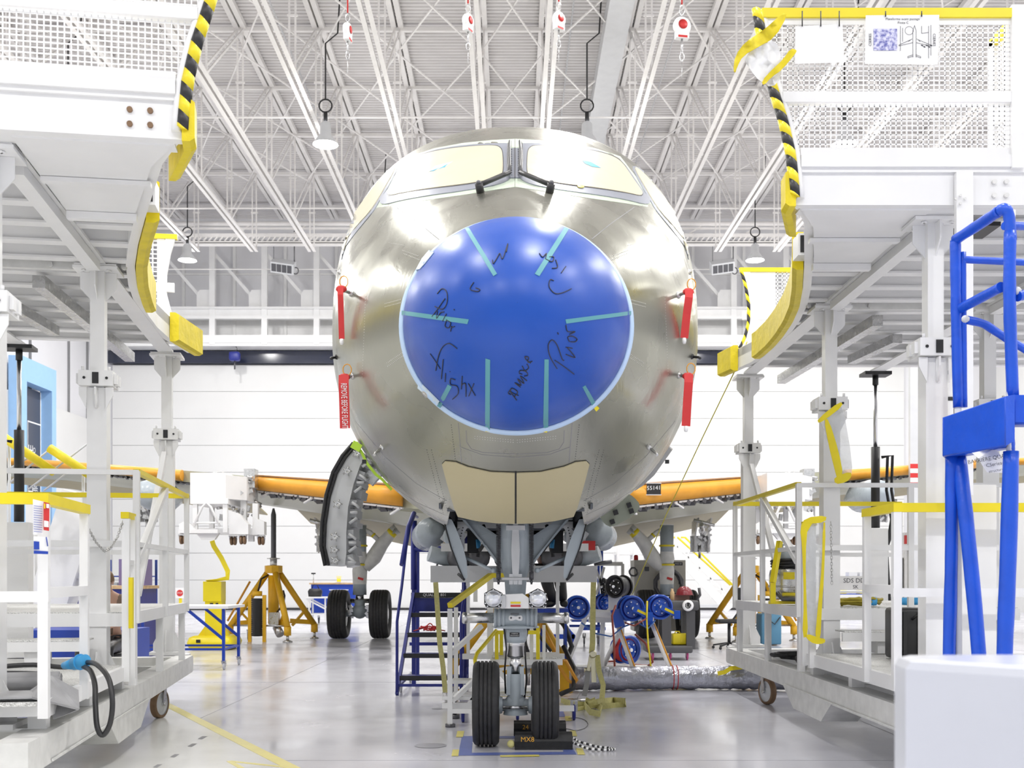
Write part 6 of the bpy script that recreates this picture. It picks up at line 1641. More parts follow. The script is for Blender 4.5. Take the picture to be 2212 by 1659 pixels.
t = thing('brown_box', 'brown cardboard box with a paper label under the maroon helmet', 'box', c)
b = MB(); q = P(1473,1292,CD+.2); b.bb(q.x-.09*1.4,q.x+.09*1.4,q.y,q.y+.25,zt2+.06,c.z-.05); part('carton', b, mat('carton', (.30,.17,.14), .7), t)
t = thing('glue_bottle', 'small tan bottle standing on the dark cart', 'bottle', P(1452,1300,CD))
b = MB(); q = P(1452,0,CD+.1); b.lathe([(.035,0),(.035,.13),(.02,.16),(.02,.19)], (q.x,q.y,zt2+.08), n=14, cap=True); part('bottle', b, K['wood'], t)
t = thing('tape_roll', 'white tape roll hanging on the front of the dark cart', 'tape roll', P(1487,1310,CD))
b = MB(); b.lathe([(.05,-.02),(.09,-.02),(.09,.02),(.05,.02),(.05,-.02)], P(1486,1308,CD-.045), (0,1,0), 24); part('roll', b, K['paper'], t)

# --- beige ground power cabinet
GD = 24.8
t = thing('power_cabinet', 'beige steel power cabinet with a red beacon and coiled grey cables', 'cabinet', P(1425, 1374, GD))
b = MB(); x0, x1 = P(1370,0,GD).x, P(1481,0,GD).x; b.bb(x0,x1,GD,GD+.8,.12,1.72); part('cabinet', b, mat('beige', (.62,.60,.54), .45), t)
b = MB(); b.bb(x0+.02,x0+.5,GD-.01,GD,.3,1.62); b.bb(x0+.1,x0+.16,GD-.02,GD,1.2,1.55); part('door', b, mat('beige2', (.56,.54,.49), .45), t)
b = MB(); q = P(1376,1203,GD); b.lathe([(.05,0),(.05,.09),(.03,.12)], (q.x,GD+.2,1.72), n=14, cap=True); part('beacon', b, K['red'], t)
b = MB(); coil(b, P(1444,1262,GD-.12), .26, .34, -.05, 4, .028, ax='y', seed=4); coil(b, P(1368,1235,GD-.1), .08, .10, -.03, 3, .015, ax='y', seed=5); part('cable', b, K['dark_steel'], t)
b = MB(); q = P(1465,1218,GD-.015); b.bb(q.x-.1,q.x+.1,GD-.012,GD,q.z-.035,q.z+.035); pl_ = part('name_plate', b, K['black'], t)
b = MB(); text_mb(b, 'MGS-10', .045, (q.x,GD-.014,q.z), (1,0,0), (0,0,1)); part('lettering', b, K['paper'], pl_)
b = MB(); q = P(1397,1229,GD); b.box((q.x,GD-.02,q.z), (.10,.02,.10)); part('switch', b, K['dark_steel'], t)
b = MB()
for x in (x0+.1, x1-.1): wheel(b, (x,GD+.2,.12), .12, .06)
part('wheel', b, K['rubber'], t)

# --- white stairs with yellow handrails near the back wall
SD = 36.0
t = thing('access_stairs', 'white access stairs with yellow handrails by the back wall on the right', 'stairs', P(1520, 1330, SD))
b = MB()
for dd_ in (0, .9):
    a, c = P(1460,1195,SD+dd_), P(1575,1318,SD+dd_); b.beam(a, c, .05, .28)
    for k in range(5): q = P(1463+24*k,1165+23*k,SD+dd_); b.beam(q, q+V((0,0,-.9)), .04, .04)
    b.beam(P(1462,1180,SD+dd_), P(1575,1288,SD+dd_), .04, .04)
for k in range(11): q = P(1462+10.6*k,1196+11.2*k,SD); b.bb(q.x,q.x+.28,SD,SD+.9,q.z,q.z+.04)
b.bb(P(1330,0,SD).x,P(1462,0,SD).x,SD,SD+.9,2.05,2.15)
for x in (1335,1370,1400,1460): q = P(x,0,SD); b.beam((q.x,SD,0), (q.x,SD,3.1), .07, .07); b.beam((q.x,SD+.9,0), (q.x,SD+.9,3.1), .07, .07)
for i, x in enumerate((1335,1370,1400)): b.beam((P(x,0,SD).x,SD,.3), (P(x+30,0,SD).x,SD,1.9), .05, .05); b.beam((P(x,0,SD).x,SD,3.0), (P(x+30,0,SD).x,SD,2.1), .04, .04)
b.beam((P(1335,0,SD).x,SD,2.62), (P(1460,0,SD).x,SD,2.62), .04, .04)
part('stringer', b, K['white'], t)
b = MB()
for dd_, ox in ((0,0),(.9,16)): b.path([P(1455+ox,1161,SD+dd_), P(1464+ox,1161,SD+dd_), P(1578+ox*.3,1264,SD+dd_)], .035, 6)
part('handrail', b, K['yellow'], t)
t = thing('floor_crane', 'blue and white braced gantry frame standing behind the grey panel', 'gantry', P(1305, 1300, 26))
b = MB(); 
for x in (1293,1300): b.beam((P(x,0,26).x,26,0), (P(x,0,26).x,26,2.0), .06, .06)
part('post', b, K['blue'], t)
b = MB(); b.beam(P(1288,1285,25.8), P(1305,1225,25.8), .06, .06); b.beam(P(1285,1225,25.8), P(1308,1285,25.8), .06, .06); b.beam(P(1290,1218,25.8), P(1345,1218,25.8), .09, .09); b.beam((P(1345,0,25.8).x,25.8,0), P(1345,1218,25.8), .07, .07); part('brace', b, K['white'], t)
b = MB(); q = P(1284,1204,25.7); b.bb(q.x-.05,q.x+.05,25.7,25.72,q.z-.02,q.z+.02)
part('green_sign', b, mat('green', (.05,.35,.12), .5), t)

# office chair
t = thing('office_stool', 'black office chair beside the right jack', 'chair', P(1570, 1405, 20))
c = G(1575,1402); b = MB(); b.rbox((c.x,c.y,.52), (.46,.44,.07), .03); part('seat', b, K['black'], t)
b = MB(); b.rbox((c.x+.22,c.y+.1,.92), (.07,.4,.45), .03); part('backrest', b, K['black'], t)
b = MB(); b.tube((c.x,c.y,.1),(c.x,c.y,.5), .03, n=10); b.beam((c.x+.05,c.y+.05,.5),(c.x+.24,c.y+.1,.75), .05, .02)
for k in range(5): a = k*1.257+.2; b.beam((c.x,c.y,.12), (c.x+.3*math.cos(a),c.y+.3*math.sin(a),.07), .04, .03); b.ball((c.x+.3*math.cos(a),c.y+.3*math.sin(a),.03), .03, 8)
part('base', b, K['case_black'], t)

# --- yellow ballast pedestal, folding table, workbench on the left
t = thing('yellow_pedestal', 'bright yellow steel pedestal on a round-cornered base, left side', 'pedestal', G(450,1405))
d = 20.2; x0, x1 = P(400,0,d).x, P(500,0,d).x; z_ = lambda y: P(0,y,d).z
b = MB(); b.rbox(((x0+x1)/2,d+.45,.13), (x1-x0,.9,.26), .25); part('base', b, K['yellow'], t)
xc0, xc1 = P(436,0,d).x, P(472,0,d).x
b = MB(); b.bb(xc0,xc1,d+.2,d+.5,.25,z_(1258)); b.prism([(P(418,0,d).x,.26),(P(486,0,d).x,.26),(xc1,z_(1350)),(xc0,z_(1350))], d+.3, d+.4); b.bb(xc0-.03,xc1+.0,d+.18,d+.52,z_(1300),z_(1256)); part('column', b, K['yellow'], t)
b = MB(); b.bb(xc0+.1,xc0+.16,d+.17,d+.18,z_(1306),z_(1303)); b.bb(xc1-.1,xc1-.05,d+.17,d+.18,z_(1306),z_(1303)); b.bb(x0+.2,x0+.28,d-.01,d,.14,.2); b.bb(xc0+.1,xc0+.2,d+.3,d+.35,z_(1256),z_(1254)); part('bolt', b, K['black'], t)
t = strap('yellow_sling', 'yellow webbing sling hanging from the white counterweight to the yellow pedestal', [P(458,1168,20.3), P(462,1180,20.3), P(478,1205,20.3), P(492,1234,20.3), P(491,1249,20.3), P(470,1253,20.35), P(446,1255,20.4)], .09, (1,0,0), None, 'yellow')
def table_(x0, x1, y0, y1, z, lb, leg_m, top_m, nm='folding_table'):
    t = thing(nm, lb, 'table', ((x0+x1)/2, (y0+y1)/2, 0)); b = MB(); b.bb(x0,x1,y0,y1,z-.04,z); part('tabletop', b, K[top_m], t)
    for x in (x0+.08, x1-.08):
        for y in (y0+.06, y1-.06): b = MB(); b.beam((x,y,.12), (x,y,z-.04), .04, .04); part('leg', b, K[leg_m], t)
    b = MB()
    for y in (y0+.06, y1-.06): b.beam((x0+.08,y,.30), (x1-.08,y,.30), .03, .03); b.beam((x1-.09,y,.45), (x1-.6,y,z-.06), .03, .04)
    for x in (x0+.08, x1-.08): b.beam((x,y0+.06,.30), (x,y1-.06,.30), .03, .03)
    part('brace', b, K[leg_m], t); return t
ft = table_(-5.75, -4.12, 16.0, 17.0, .93, 'white-topped blue-legged folding table on castors, left side', 'blue', 'white')
for y in (16.06, 16.94): small_caster(ft, (-4.20, y, .13), .055, K['grey_light'], h=.03)
WD = 31.5
t = thing('workbench_cabinet', 'blue tool cabinet with wooden top and white drawer handles by the left main wheels', 'cabinet', P(720, 1345, WD))
x0, x1 = P(672,0,WD).x, P(768,0,WD).x; b = MB(); b.bb(x0,x1,WD,WD+.7,.25,1.12); part('cabinet', b, K['blue'], t)
b = MB(); b.bb(x0-.05,x1+.05,WD-.03,WD+.73,1.12,1.16); part('worktop', b, K['wood'], t)
for k in range(5):
    b = MB(); b.bb(x1-.75,x1-.2,WD-.02,WD,.95-.09*k,.975-.09*k); part('drawer_handle', b, K['white'], t)
for x in (x0+.2, x0+.5, x1-.3): small_caster(t, (x,WD+.1,.22), .09, h=.08)
tb2 = table_(P(665,0,30.8).x, P(712,0,30.8).x, 30.5, 31.2, .78, 'small white metal table in front of the blue tool cabinet', 'white', 'white', 'side_table')
t = thing('black_bag', 'black handbag on the small white table', 'bag', P(681, 1292, 30.8))
q = P(681,0,30.8); b = MB(); b.loft([[V((q.x+sx*w_, 30.8+sy*.1, .785+h)) for sx, sy in ((-1,-1),(1,-1),(1,1),(-1,1))] for h, w_ in ((0,.17),(.15,.19),(.22,.14))], cap=True); b.path([V((q.x-.1,30.8,1.0)), V((q.x-.05,30.8,1.12)), V((q.x+.05,30.8,1.12)), V((q.x+.1,30.8,1.0))], .012, 6); part('bag', b, K['case_black'], t)
t = thing('pencil_cup', 'yellow cup of pencils on the blue tool cabinet', 'cup', P(732, 1261, WD+.3)); q = P(732,0,WD+.3)
b = MB(); b.lathe([(.06,0),(.06,.12)], (q.x,q.y,1.16), n=12, cap=True)
for k in range(5): b.tube((q.x-.04+.02*k,q.y,1.2),(q.x-.06+.03*k,q.y,1.36), .008, n=5)
part('cup', b, K['yellow'], t)
t = thing('papers', 'loose papers on the blue tool cabinet', 'papers', P(712, 1262, WD+.3)); q = P(712,0,WD+.3); b = MB(); b.box((q.x,q.y,1.175), (.5,.3,.02), rz=.2); b.box((q.x+.3,q.y,1.18), (.3,.3,.02), rz=-.3); part('sheet', b, K['paper'], t)
t = thing('clamp_lamp', 'slim black-headed work lamp on the blue tool cabinet', 'lamp', P(677, 1262, WD)); q = P(677,0,WD+.1); b = MB(); b.tube((q.x,q.y,1.16),(q.x,q.y,1.42), .012, n=6); part('stem', b, K['steel'], t); b = MB(); b.box((q.x,q.y,1.43), (.12,.05,.04)); part('head', b, K['black'], t)
t = thing('stop_sign', 'small round red stop sign on a yellow post by the left wall', 'sign', P(390, 1340, 34)); q = P(390,1281,34)
b = MB(); b.beam((q.x,34,0), (q.x,34,q.z-.1), .08, .08); part('post', b, K['yellow'], t)
b = MB(); b.bb(q.x-.14,q.x+.14,33.93,33.95,q.z-.16,q.z+.16); pn = part('panel', b, K['paper'], t)
b = MB(); b.lathe([(.001,0),(.1,0)], (q.x,33.92,q.z), (0,-1,0), 20); part('disc', b, K['red'], t)
b = MB(); text_mb(b, 'STOP', .07, (q.x,33.91,q.z), (1,0,0), (0,0,1)); part('lettering', b, K['paper'], t)

# --- white counterweights with castors hanging at the engine positions
def ballast(cx, lb):
    d = 19.8; t = thing('ballast_frame', lb, 'ballast frame', (cx, d, 2.0), 'white ballast frames hung at the engine positions')
    b = MB(); b.bb(cx-.42,cx+.22,d,d+1.3,2.75,3.22); b.prism([(cx+.22,d),(cx+.5,d+.4),(cx+.5,d+1.3),(cx+.22,d+1.3)], 2.752, 3.18, 'z'); part('weight_box', b, K['white'], t)
    b = MB(); 
    for x in (cx-.38, cx+.16): b.bb(x,x+.08,d+.02,d+.1,2.15,2.76); b.bb(x,x+.08,d+1.1,d+1.2,2.15,2.76)
    for x in (cx+.36, cx+.58): b.bb(x,x+.10,d+.5,d+.62,2.10,2.85 if x < cx+.5 else 2.7)
    b.bb(cx-.42,cx+.8,d+.4,d+.55,2.12,2.24); b.bb(cx-.42,cx+.26,d+.0,d+1.2,2.66,2.76); b.bb(cx-.6,cx+.1,d-.1,d+.05,2.13,2.2)
    b.prism([(cx-.62,2.12),(cx-.3,2.12),(cx-.3,2.2),(cx-.5,2.36),(cx-.62,2.3)], d, d+.12); b.prism([(cx+.25,2.12),(cx+.6,2.12),(cx+.6,2.3),(cx+.4,2.5),(cx+.25,2.55)], d+.1, d+.3); b.prism([(cx+.6,2.12),(cx+.82,2.12),(cx+.82,2.36),(cx+.66,2.42)], d+.4, d+.6)
    b.prism([(cx-.32,2.14),(cx+.1,2.14),(cx+.02,2.02),(cx-.22,2.02)], d, d+.1); b.bb(cx+.50,cx+.60,d+.5,d+.6,2.0,2.12)
    b.path([V((cx-.35,d-.02,2.25)), V((cx-.2,d-.02,2.6)), V((cx-.12,d-.02,2.68)), V((cx-.04,d-.02,2.6)), V((cx+.12,d-.02,2.25))], .022, 8); b.tube((cx-.36,d-.02,2.32),(cx+.12,d-.02,2.32), .018, n=8)
    part('frame', b, K['white'], t)
    for x, y in ((cx-.55,d),(cx+.2,d+.6),(cx+.5,d+.1),(cx+.74,d+.5)):
        b = MB(); b.box((x,y,2.1), (.14,.12,.02)); b.beam((x-.05,y,2.1),(x-.05,y+.02,2.03), .05, .01); b.beam((x+.05,y,2.1),(x+.05,y+.02,2.03), .05, .01); cs = part('caster', b, K['steel'], t)
        b = MB(); wheel(b, (x-.03,y+.02,2.015), .08, .045); wheel(b, (x+.03,y+.02,2.015), .08, .045); part('wheel', b, K['brown_wheel'], cs)
    b = MB(); b.path([V((cx-.1,d+.1,3.22)), V((cx+.1,d+.15,3.26)), V((cx+.15,d+.3,3.22))], .01, 6); b.bb(cx+.4,cx+.6,d+.6,d+.9,3.0,3.35); part('hanger', b, K['steel'], t)
    return t
bl = ballast(-5.36, 'white ballast box with castors hung at the left engine position')
ballast(5.0, 'white ballast box with castors hung at the right engine position')

# ------------------------------------------------------------------ things standing on the platforms
# vacuum cleaner on a yellow trolley, middle deck right
vc = P(1700, 0, 10.9); vz = 1.087; d = 10.9
t = thing('industrial_vacuum', 'steel drum vacuum cleaner with black cable on the right middle deck', 'vacuum cleaner', (vc.x, d, vz))
b = MB(); b.lathe([(.12,.05),(.165,.08),(.17,.16),(.175,.28),(.165,.34),(.13,.36)], (vc.x,d,vz), n=28, cap=True); b.lathe([(.177,.17),(.182,.175),(.182,.185),(.177,.19)], (vc.x,d,vz), n=28); part('drum', b, K['steel'], t)
b = MB(); b.lathe([(.10,0),(.11,.02),(.09,.09),(.06,.11)], (vc.x,d,vz+.44), n=20, cap=True); b.path([V((vc.x-.05,d,vz+.54)), V((vc.x-.04,d,vz+.59)), V((vc.x+.04,d,vz+.59)), V((vc.x+.05,d,vz+.54))], .01, 6); part('motor_head', b, K['grey_paint'], t)
b = MB(); coil(b, (vc.x,d,vz+.36), .12, .16, .08, 6, .012, seed=9); part('cable', b, K['black'], t)
b = MB(); b.bb(vc.x-.08,vc.x+.03,d-.182,d-.172,vz+.25,vz+.32); b.bb(vc.x-.09,vc.x+.04,d-.182,d-.168,vz+.09,vz+.12); part('label', b, K['yellow'], t)
b = MB(); b.bb(vc.x-.22,vc.x+.2,d-.19,d-.15,vz+.01,vz+.04); b.beam((vc.x-.2,d-.25,vz+.02), (vc.x-.2,d-.25,vz+.22), .05, .04); b.beam((vc.x-.2,d-.25,vz+.22), (vc.x-.12,d-.2,vz+.62), .05, .04); b.beam((vc.x+.16,d-.1,vz+.3), (vc.x+.2,d,vz+.5), .02, .02); part('trolley_frame', b, K['yellow'], t)
b = MB(); b.path([V((vc.x-.14,d-.17,vz+.12)), V((vc.x-.1,d-.22,vz+.06)), V((vc.x+.2,d-.22,vz+.05))], .022, 8); part('suction_hose', b, K['dark_steel'], t)
t = thing('yellow_cable_coil', 'coiled yellow-green cable with a blue plug on the right middle deck', 'cable', (3.25, 10.15, vz))
b = MB(); coil(b, (3.2,10.3,vz+.02), .14, .26, .05, 8, .013, seed=12, jit=.04); part('cable', b, mat('cable_olive', (.42,.34,.03), .5), t)
b = MB(); q = V((3.55,10.15,vz+.05)); b.tube(q, q+V((.12,0,.0)), .032, .04, n=14); b.tube(q+V((.12,0,0)), q+V((.30,0,.0)), .035, n=14); b.tube(q+V((-.28,0,0)), q+V((-.2,0,0)), .04, n=12); part('plug', b, K['cyan_plug'], t)
t = thing('black_hard_case', 'black ribbed hard case standing on the right lower walkway', 'case', (3.2, 8.7, .69))
b = MB(); q0_, q1_ = P(1932,0,9.0), P(2000,0,9.0); b.rbox((q0_.x+.22,9.1,.90), (.44,.3,.42), .03)
for k in range(3): b.bb(q0_.x+.05+.12*k,q0_.x+.08+.12*k,8.93,8.95,.72,1.08)
part('case_body', b, K['case_black'], t)
b = MB(); b.path([V((q0_.x+.12,8.93,1.02)), V((q0_.x+.14,8.89,1.05)), V((q0_.x+.3,8.89,1.05)), V((q0_.x+.32,8.93,1.02))], .012, 6); b.bb(q0_.x-.01,q0_.x+.0,9.0,9.05,.95,1.08); part('handle', b, K['black'], t)
t = thing('black_hose_coil', 'coil of black hose lying on the right platform chassis', 'hose', G(1715, 1400, .5))
b = MB(); coil(b, (2.95,11.3,.53), .10, .32, .05, 4, .02, seed=13); coil(b, (2.95,10.7,.53), .10, .26, .05, 3, .02, seed=14); part('hose', b, K['black'], t)
def chain(pts, lb, n=22):
    t = thing('chain', lb, 'chain', V(pts[-1]), 'safety chains on the platforms'); b = MB(); pts = [V(p) for p in pts]; L_ = [0]
    for i in range(1, len(pts)): L_.append(L_[-1]+(pts[i]-pts[i-1]).length)
    def at(s_):
        for i in range(1, len(pts)):
            if s_ <= L_[i]+1e-9: return pts[i-1].lerp(pts[i], (s_-L_[i-1])/(L_[i]-L_[i-1])), (pts[i]-pts[i-1]).normalized()
        return pts[-1], (pts[-1]-pts[-2]).normalized()
    for k in range(n):
        c, d_ = at(L_[-1]*(k+.5)/n); a, b_, _ = basis(d_); sd = a if k % 2 else b_; hl = L_[-1]/n*.72
        b.path([c+d_*hl*math.cos(q)+sd*.009*math.sin(q) for q in [2*PI*j/8 for j in range(8)]], .0028, 4, closed=True)
    part('link', b, K['steel'], t); return t
chain([P(1795,1127,9.2), P(1796,1180,9.2), P(1797,1262,9.2)], 'steel chain hanging straight down at the right gate post', 20)
ca = TL(-.30, 1.86, 1.78); cb_ = TL(-.30, .56, 1.76)
chain([ca, ca.lerp(cb_, .15)+V((0,0,-.12)), ca.lerp(cb_, .35)+V((0,0,-.21)), ca.lerp(cb_, .5)+V((0,0,-.23)), ca.lerp(cb_, .7)+V((0,0,-.17)), ca.lerp(cb_, .88)+V((0,0,-.08)), cb_], 'steel chain swagged across the left platform gate', 46)
# sign plates on the left platform corner post
def plate_on(d):
    t = thing('instruction_plate', 'white instruction plate with blue print and a red tag on the left front post', 'sign', P(88, 1200, d)); 
    b = MB(); b.add([P(71,1078,d), P(96,1084,d+.05), P(93,1155,d+.05), P(71,1155,d), P(71,1078,d+.005), P(96,1084,d+.055), P(93,1155,d+.055), P(71,1155,d+.005)], [(0,1,2,3),(4,5,6,7),(0,1,5,4),(1,2,6,5),(2,3,7,6),(3,0,4,7)]); b.add([P(72,1158,d), P(105,1160,d+.05), P(104,1198,d+.05), P(72,1197,d), P(72,1158,d+.005), P(105,1160,d+.055), P(104,1198,d+.055), P(72,1197,d+.005)], [(0,1,2,3),(4,5,6,7),(0,1,5,4),(1,2,6,5),(2,3,7,6),(3,0,4,7)]); part('plate', b, K['paper'], t)
    b = MB(); b.add([P(94,1084,d+.03), P(107,1087,d+.05), P(106,1147,d+.05), P(94,1145,d+.03)], [(0,1,2,3)]); part('red_tag', b, K['red'], t)
    b = MB(); b.add([P(95,1087,d+.026), P(98,1088,d+.03), P(98,1099,d+.03), P(95,1098,d+.026)], [(0,1,2,3)]); part('yellow_label', b, K['yellow'], t)
    b = MB(); b.add([P(95,1124,d+.026), P(105,1126,d+.045), P(105,1139,d+.045), P(95,1138,d+.026)], [(0,1,2,3)]); b.add([P(100,1088,d+.03), P(106,1089,d+.045), P(106,1098,d+.045), P(100,1097,d+.03)], [(0,1,2,3)]); part('white_field', b, K['paper'], t)
    b = MB(); b.add([P(73,1189,d-.003), P(104,1191,d+.046), P(104,1197,d+.046), P(73,1196,d-.003)], [(0,1,2,3)]); b.add([P(73,1169,d-.003), P(85,1170,d+.015), P(85,1187,d+.015), P(73,1187,d-.003)], [(0,1,2,3)])
    for k in range(12): b.add([P(73,1092+5*k,d-.003), P(91,1094+5*k,d+.035), P(91,1095+5*k,d+.035), P(73,1093+5*k,d-.003)], [(0,1,2,3)])
    b.path([P(100,1160,d+.035), P(103,1180,d+.04)], .003, 4)
    part('print', b, K['blue'], t)
plate_on(5.84)
# tarpaulin roll and cable with blue plug on the left lower walkway
t = thing('rolled_tarpaulin', 'rolled grey tarpaulin lying on the left lower walkway', 'tarpaulin', TL(.2,.0,.69))
b = MB(); zz_ = .745; a, c = TL(.9,.05,zz_), TL(-.26,.20,zz_); pts = []
ax_ = (c-a).normalized(); up_ = V((0,0,1)); sd_ = ax_.cross(up_)
spiral = [((.012+.0105*k/4)*math.cos(k*.45), (.010+.008*k/4)*math.sin(k*.45)) for k in range(30)]
b.loft([[p+sd_*x+up_*y for x, y in spiral]+[p+sd_*x*1.05+up_*y*1.05 for x, y in reversed(spiral)] for p in (a, c)], cap=True); b.tube(a, c-ax_*.01, .058, n=16)
part('roll', b, K['grey_cloth'], t)
b = MB(); q = [TL(.9,-.24,.70), TL(.3,-.24,.70), TL(-.2,-.22,.70), TL(-.34,-.05,.69), TL(-.34,-.02,.62)]; b.ribbon([p+V((0,0,.01)) for p in q], .34, W_ if False else (0,1,0), .012); part('flap', b, K['grey_cloth'], t)
t = thing('power_cable', 'thick black power cable with a light blue plug looping off the left walkway', 'cable', TL(-.33,.4,.7))
b = MB(); o = TL(-.25, .62, .78)
pts = [TL(1.2,.5,.72), TL(.6,.7,.76), TL(.1,.75,.80), TL(-.18,.66,.79), P(190,1431,6.75), P(215,1440,6.6), P(236,1470,6.5), P(243,1520,6.45), P(237,1565,6.45), P(222,1588,6.45), P(210,1570,6.45), P(206,1520,6.5), P(205,1480,6.55), P(196,1450,6.65), P(181,1440,6.75)]
b.path(spl(pts), .016, 10); b.path(spl([TL(1.3,.3,.72), TL(.7,.35,.74), TL(.3,.6,.74), TL(.5,.9,.74), TL(1.2,.9,.73)]), .016, 8); b.path(spl([TL(1.2,1.1,.71), TL(.4,1.0,.72), TL(-.1,.8,.72), TL(.2,1.2,.71), TL(.9,1.3,.71)]), .016, 8)
part('cable', b, K['case_black'], t)
b = MB(); b.tube(P(138,1438,6.85), P(160,1434,6.8), .022, .036, n=14); b.tube(P(160,1434,6.8), P(186,1427,6.75), .040, n=16); b.tube(P(172,1430,6.78), P(174,1430,6.775), .05, n=16); part('plug', b, K['cyan_plug'], t)
t = thing('black_hose_coil', 'black hose bundle with a grey handle on the left platform chassis', 'hose', TL(.2,2.0,.5))
b = MB(); coil(b, TL(.05,1.7,.54), .08, .26, .08, 4, .022, seed=15); coil(b, TL(.1,2.6,.53), .06, .2, .06, 3, .016, seed=16); part('hose', b, K['black'], t)

# yellow padded diagonal bars behind the left platform
t = thing('padded_barrier', 'yellow foam padded diagonal rails behind the left platform', 'barrier', P(100, 1300, 13.6))
b = MB(); b.tube(P(-20,925,13.6), P(117,1020,13.6), .055, n=14); b.tube(P(107,968,13.6), P(200,1030,13.6), .055, n=14); part('foam_sleeve', b, K['yellow_pad'], t, explode=True)
b = MB()
for q in ((108,970,0,1060),(60,990,-20,1035),(160,1010,95,1060),(60,1058,200,950)): b.tube(P(q[0],q[1],13.7), P(q[2],q[3],13.7), .012, n=8)
b.tube((P(20,0,13.7).x,13.7,0), P(20,953,13.7), .02, n=8); b.tube((P(180,0,13.7).x,13.7,0), P(180,1018,13.7), .02, n=8); part('tube', b, K['grey_light'], t)

# ------------------------------------------------------------------ blue padded barrier, right foreground
BD = 6.4
t = thing('padded_quality_barrier', 'tall blue foam padded tube frame in the right foreground', 'barrier', G(2110, 1755), None)
def pt_(x, y, dy=0.0): return P(x, y, BD+dy)
b = MB(); b.tube(pt_(2068,520), pt_(2072,1700,.0), .02, n=10); b.tube(pt_(2185,455,-.45), pt_(2178,1700,-.45), .02, n=10); b.tube(pt_(2080,980), pt_(2130,1700,-.2), .02, n=10)
for x, y in ((2085,689),(2197,628)): b.ball(pt_(x,y,-.1 if x < 2100 else -.45), .022, 10); b.tube(pt_(x-6,y,-.1 if x < 2100 else -.45), pt_(x+8,y,-.1 if x < 2100 else -.45), .012, n=8)
part('frame', b, K['grey_light'], t)
def sleeve(pts, r, nm='foam_sleeve'):
    random.seed(int(pts[0][0])); q = spl([pt_(*p) for p in pts], 5) if len(pts) > 2 else [pt_(*pts[0]).lerp(pt_(*pts[1]), k/14) for k in range(15)]
    b = MB(); b.path(q, r, 14, rr=[r*(1+random.uniform(-.05,.05)) for _ in q]); part(nm, b, K['blue_pad'], t)
sleeve([(2064,520),(2064,545),(2066,700),(2070,880)], .030); sleeve([(2080,545),(2081,700),(2083,880)], .018)
sleeve([(2064,518),(2115,485,-.2),(2160,455,-.42)], .030); sleeve([(2158,455,-.42),(2172,452,-.45),(2180,470,-.45),(2184,520,-.45)], .030); sleeve([(2182,500,-.45),(2181,650,-.45),(2188,862,-.45)], .032)
sleeve([(2078,560),(2105,562),(2240,568,-.0)], .020); sleeve([(2170,488,-.45),(2240,489,-.3)], .022); sleeve([(2072,668),(2163,620,-.4)], .028); sleeve([(2088,691),(2125,700),(2160,722),(2240,770,-.1)], .024); sleeve([(2198,640,-.45),(2240,630,-.4)], .028)
sleeve([(2056,980),(2055,1200),(2050,1420),(2046,1700)], .036); sleeve([(2072,990),(2090,1150,-.1),(2115,1420,-.15),(2130,1700,-.2)], .040); sleeve([(2184,975,-.45),(2178,1200,-.45),(2170,1420,-.45),(2163,1700,-.45)], .042); sleeve([(2184,950,-.45),(2184,985,-.45)], .02)
b = MB()
v8 = [P(2036,902,6.35), P(2172,856,5.85), P(2172,962,5.85), P(2036,985,6.35)]; w8 = [p+V((.10,.20,0)) for p in v8]
def bevpoly(q, e):
    c = sum(q, V())/4; return [p.lerp(c, e) for p in q]
b.loft([bevpoly(v8, .05), v8, w8, bevpoly(w8, .05)], cap=True)
part('pad_box', b, K['blue_pad'], t)
b = MB(); v9 = [P(2173,856,5.84), P(2192,852,5.86), P(2192,952,5.86), P(2173,963,5.84)]; b.loft([v9, [p+V((.02,.2,0)) for p in v9]], cap=True); v10 = [P(2193,853,5.9), P(2300,853,5.9), P(2300,912,5.9), P(2193,912,5.9)]; b.loft([v10, [p+V((0,.2,0)) for p in v10]], cap=True); part('pad_end', b, K['blue_pad'], t)
t2 = thing('barrier_sign', 'curled white paper sign with black print hanging from the blue barrier', 'sign', P(2140, 1025, 6.1))
b = MB(); L1 = [P(2100,978,6.05), P(2113,990,6.0), P(2122,1005,6.0), P(2133,1020,6.05)]; L2_ = [P(2150,968,6.05), P(2162,985,6.05), P(2170,1000,6.1), P(2176,1022,6.12)]
b.loft([[a, c, c+V((0,.003,0)), a+V((0,.003,0))] for a, c in zip(L1, L2_)], cap=True, smooth=False); part('paper', b, K['paper'], t2)
b = MB(); text_mb(b, 'BARRIÈRE QUALITÉ', .030, P(2141,990,5.985), (1,0,.18), (-.18,0,1)); text_mb(b, 'CSeries', .028, P(2147,1003,5.985), (1,0,.18), (-.18,0,1)); text_mb(b, 'structure', .022, P(2152,1016,6.0), (1,0,.18), (-.18,0,1)); part('lettering', b, K['ink'], t2)

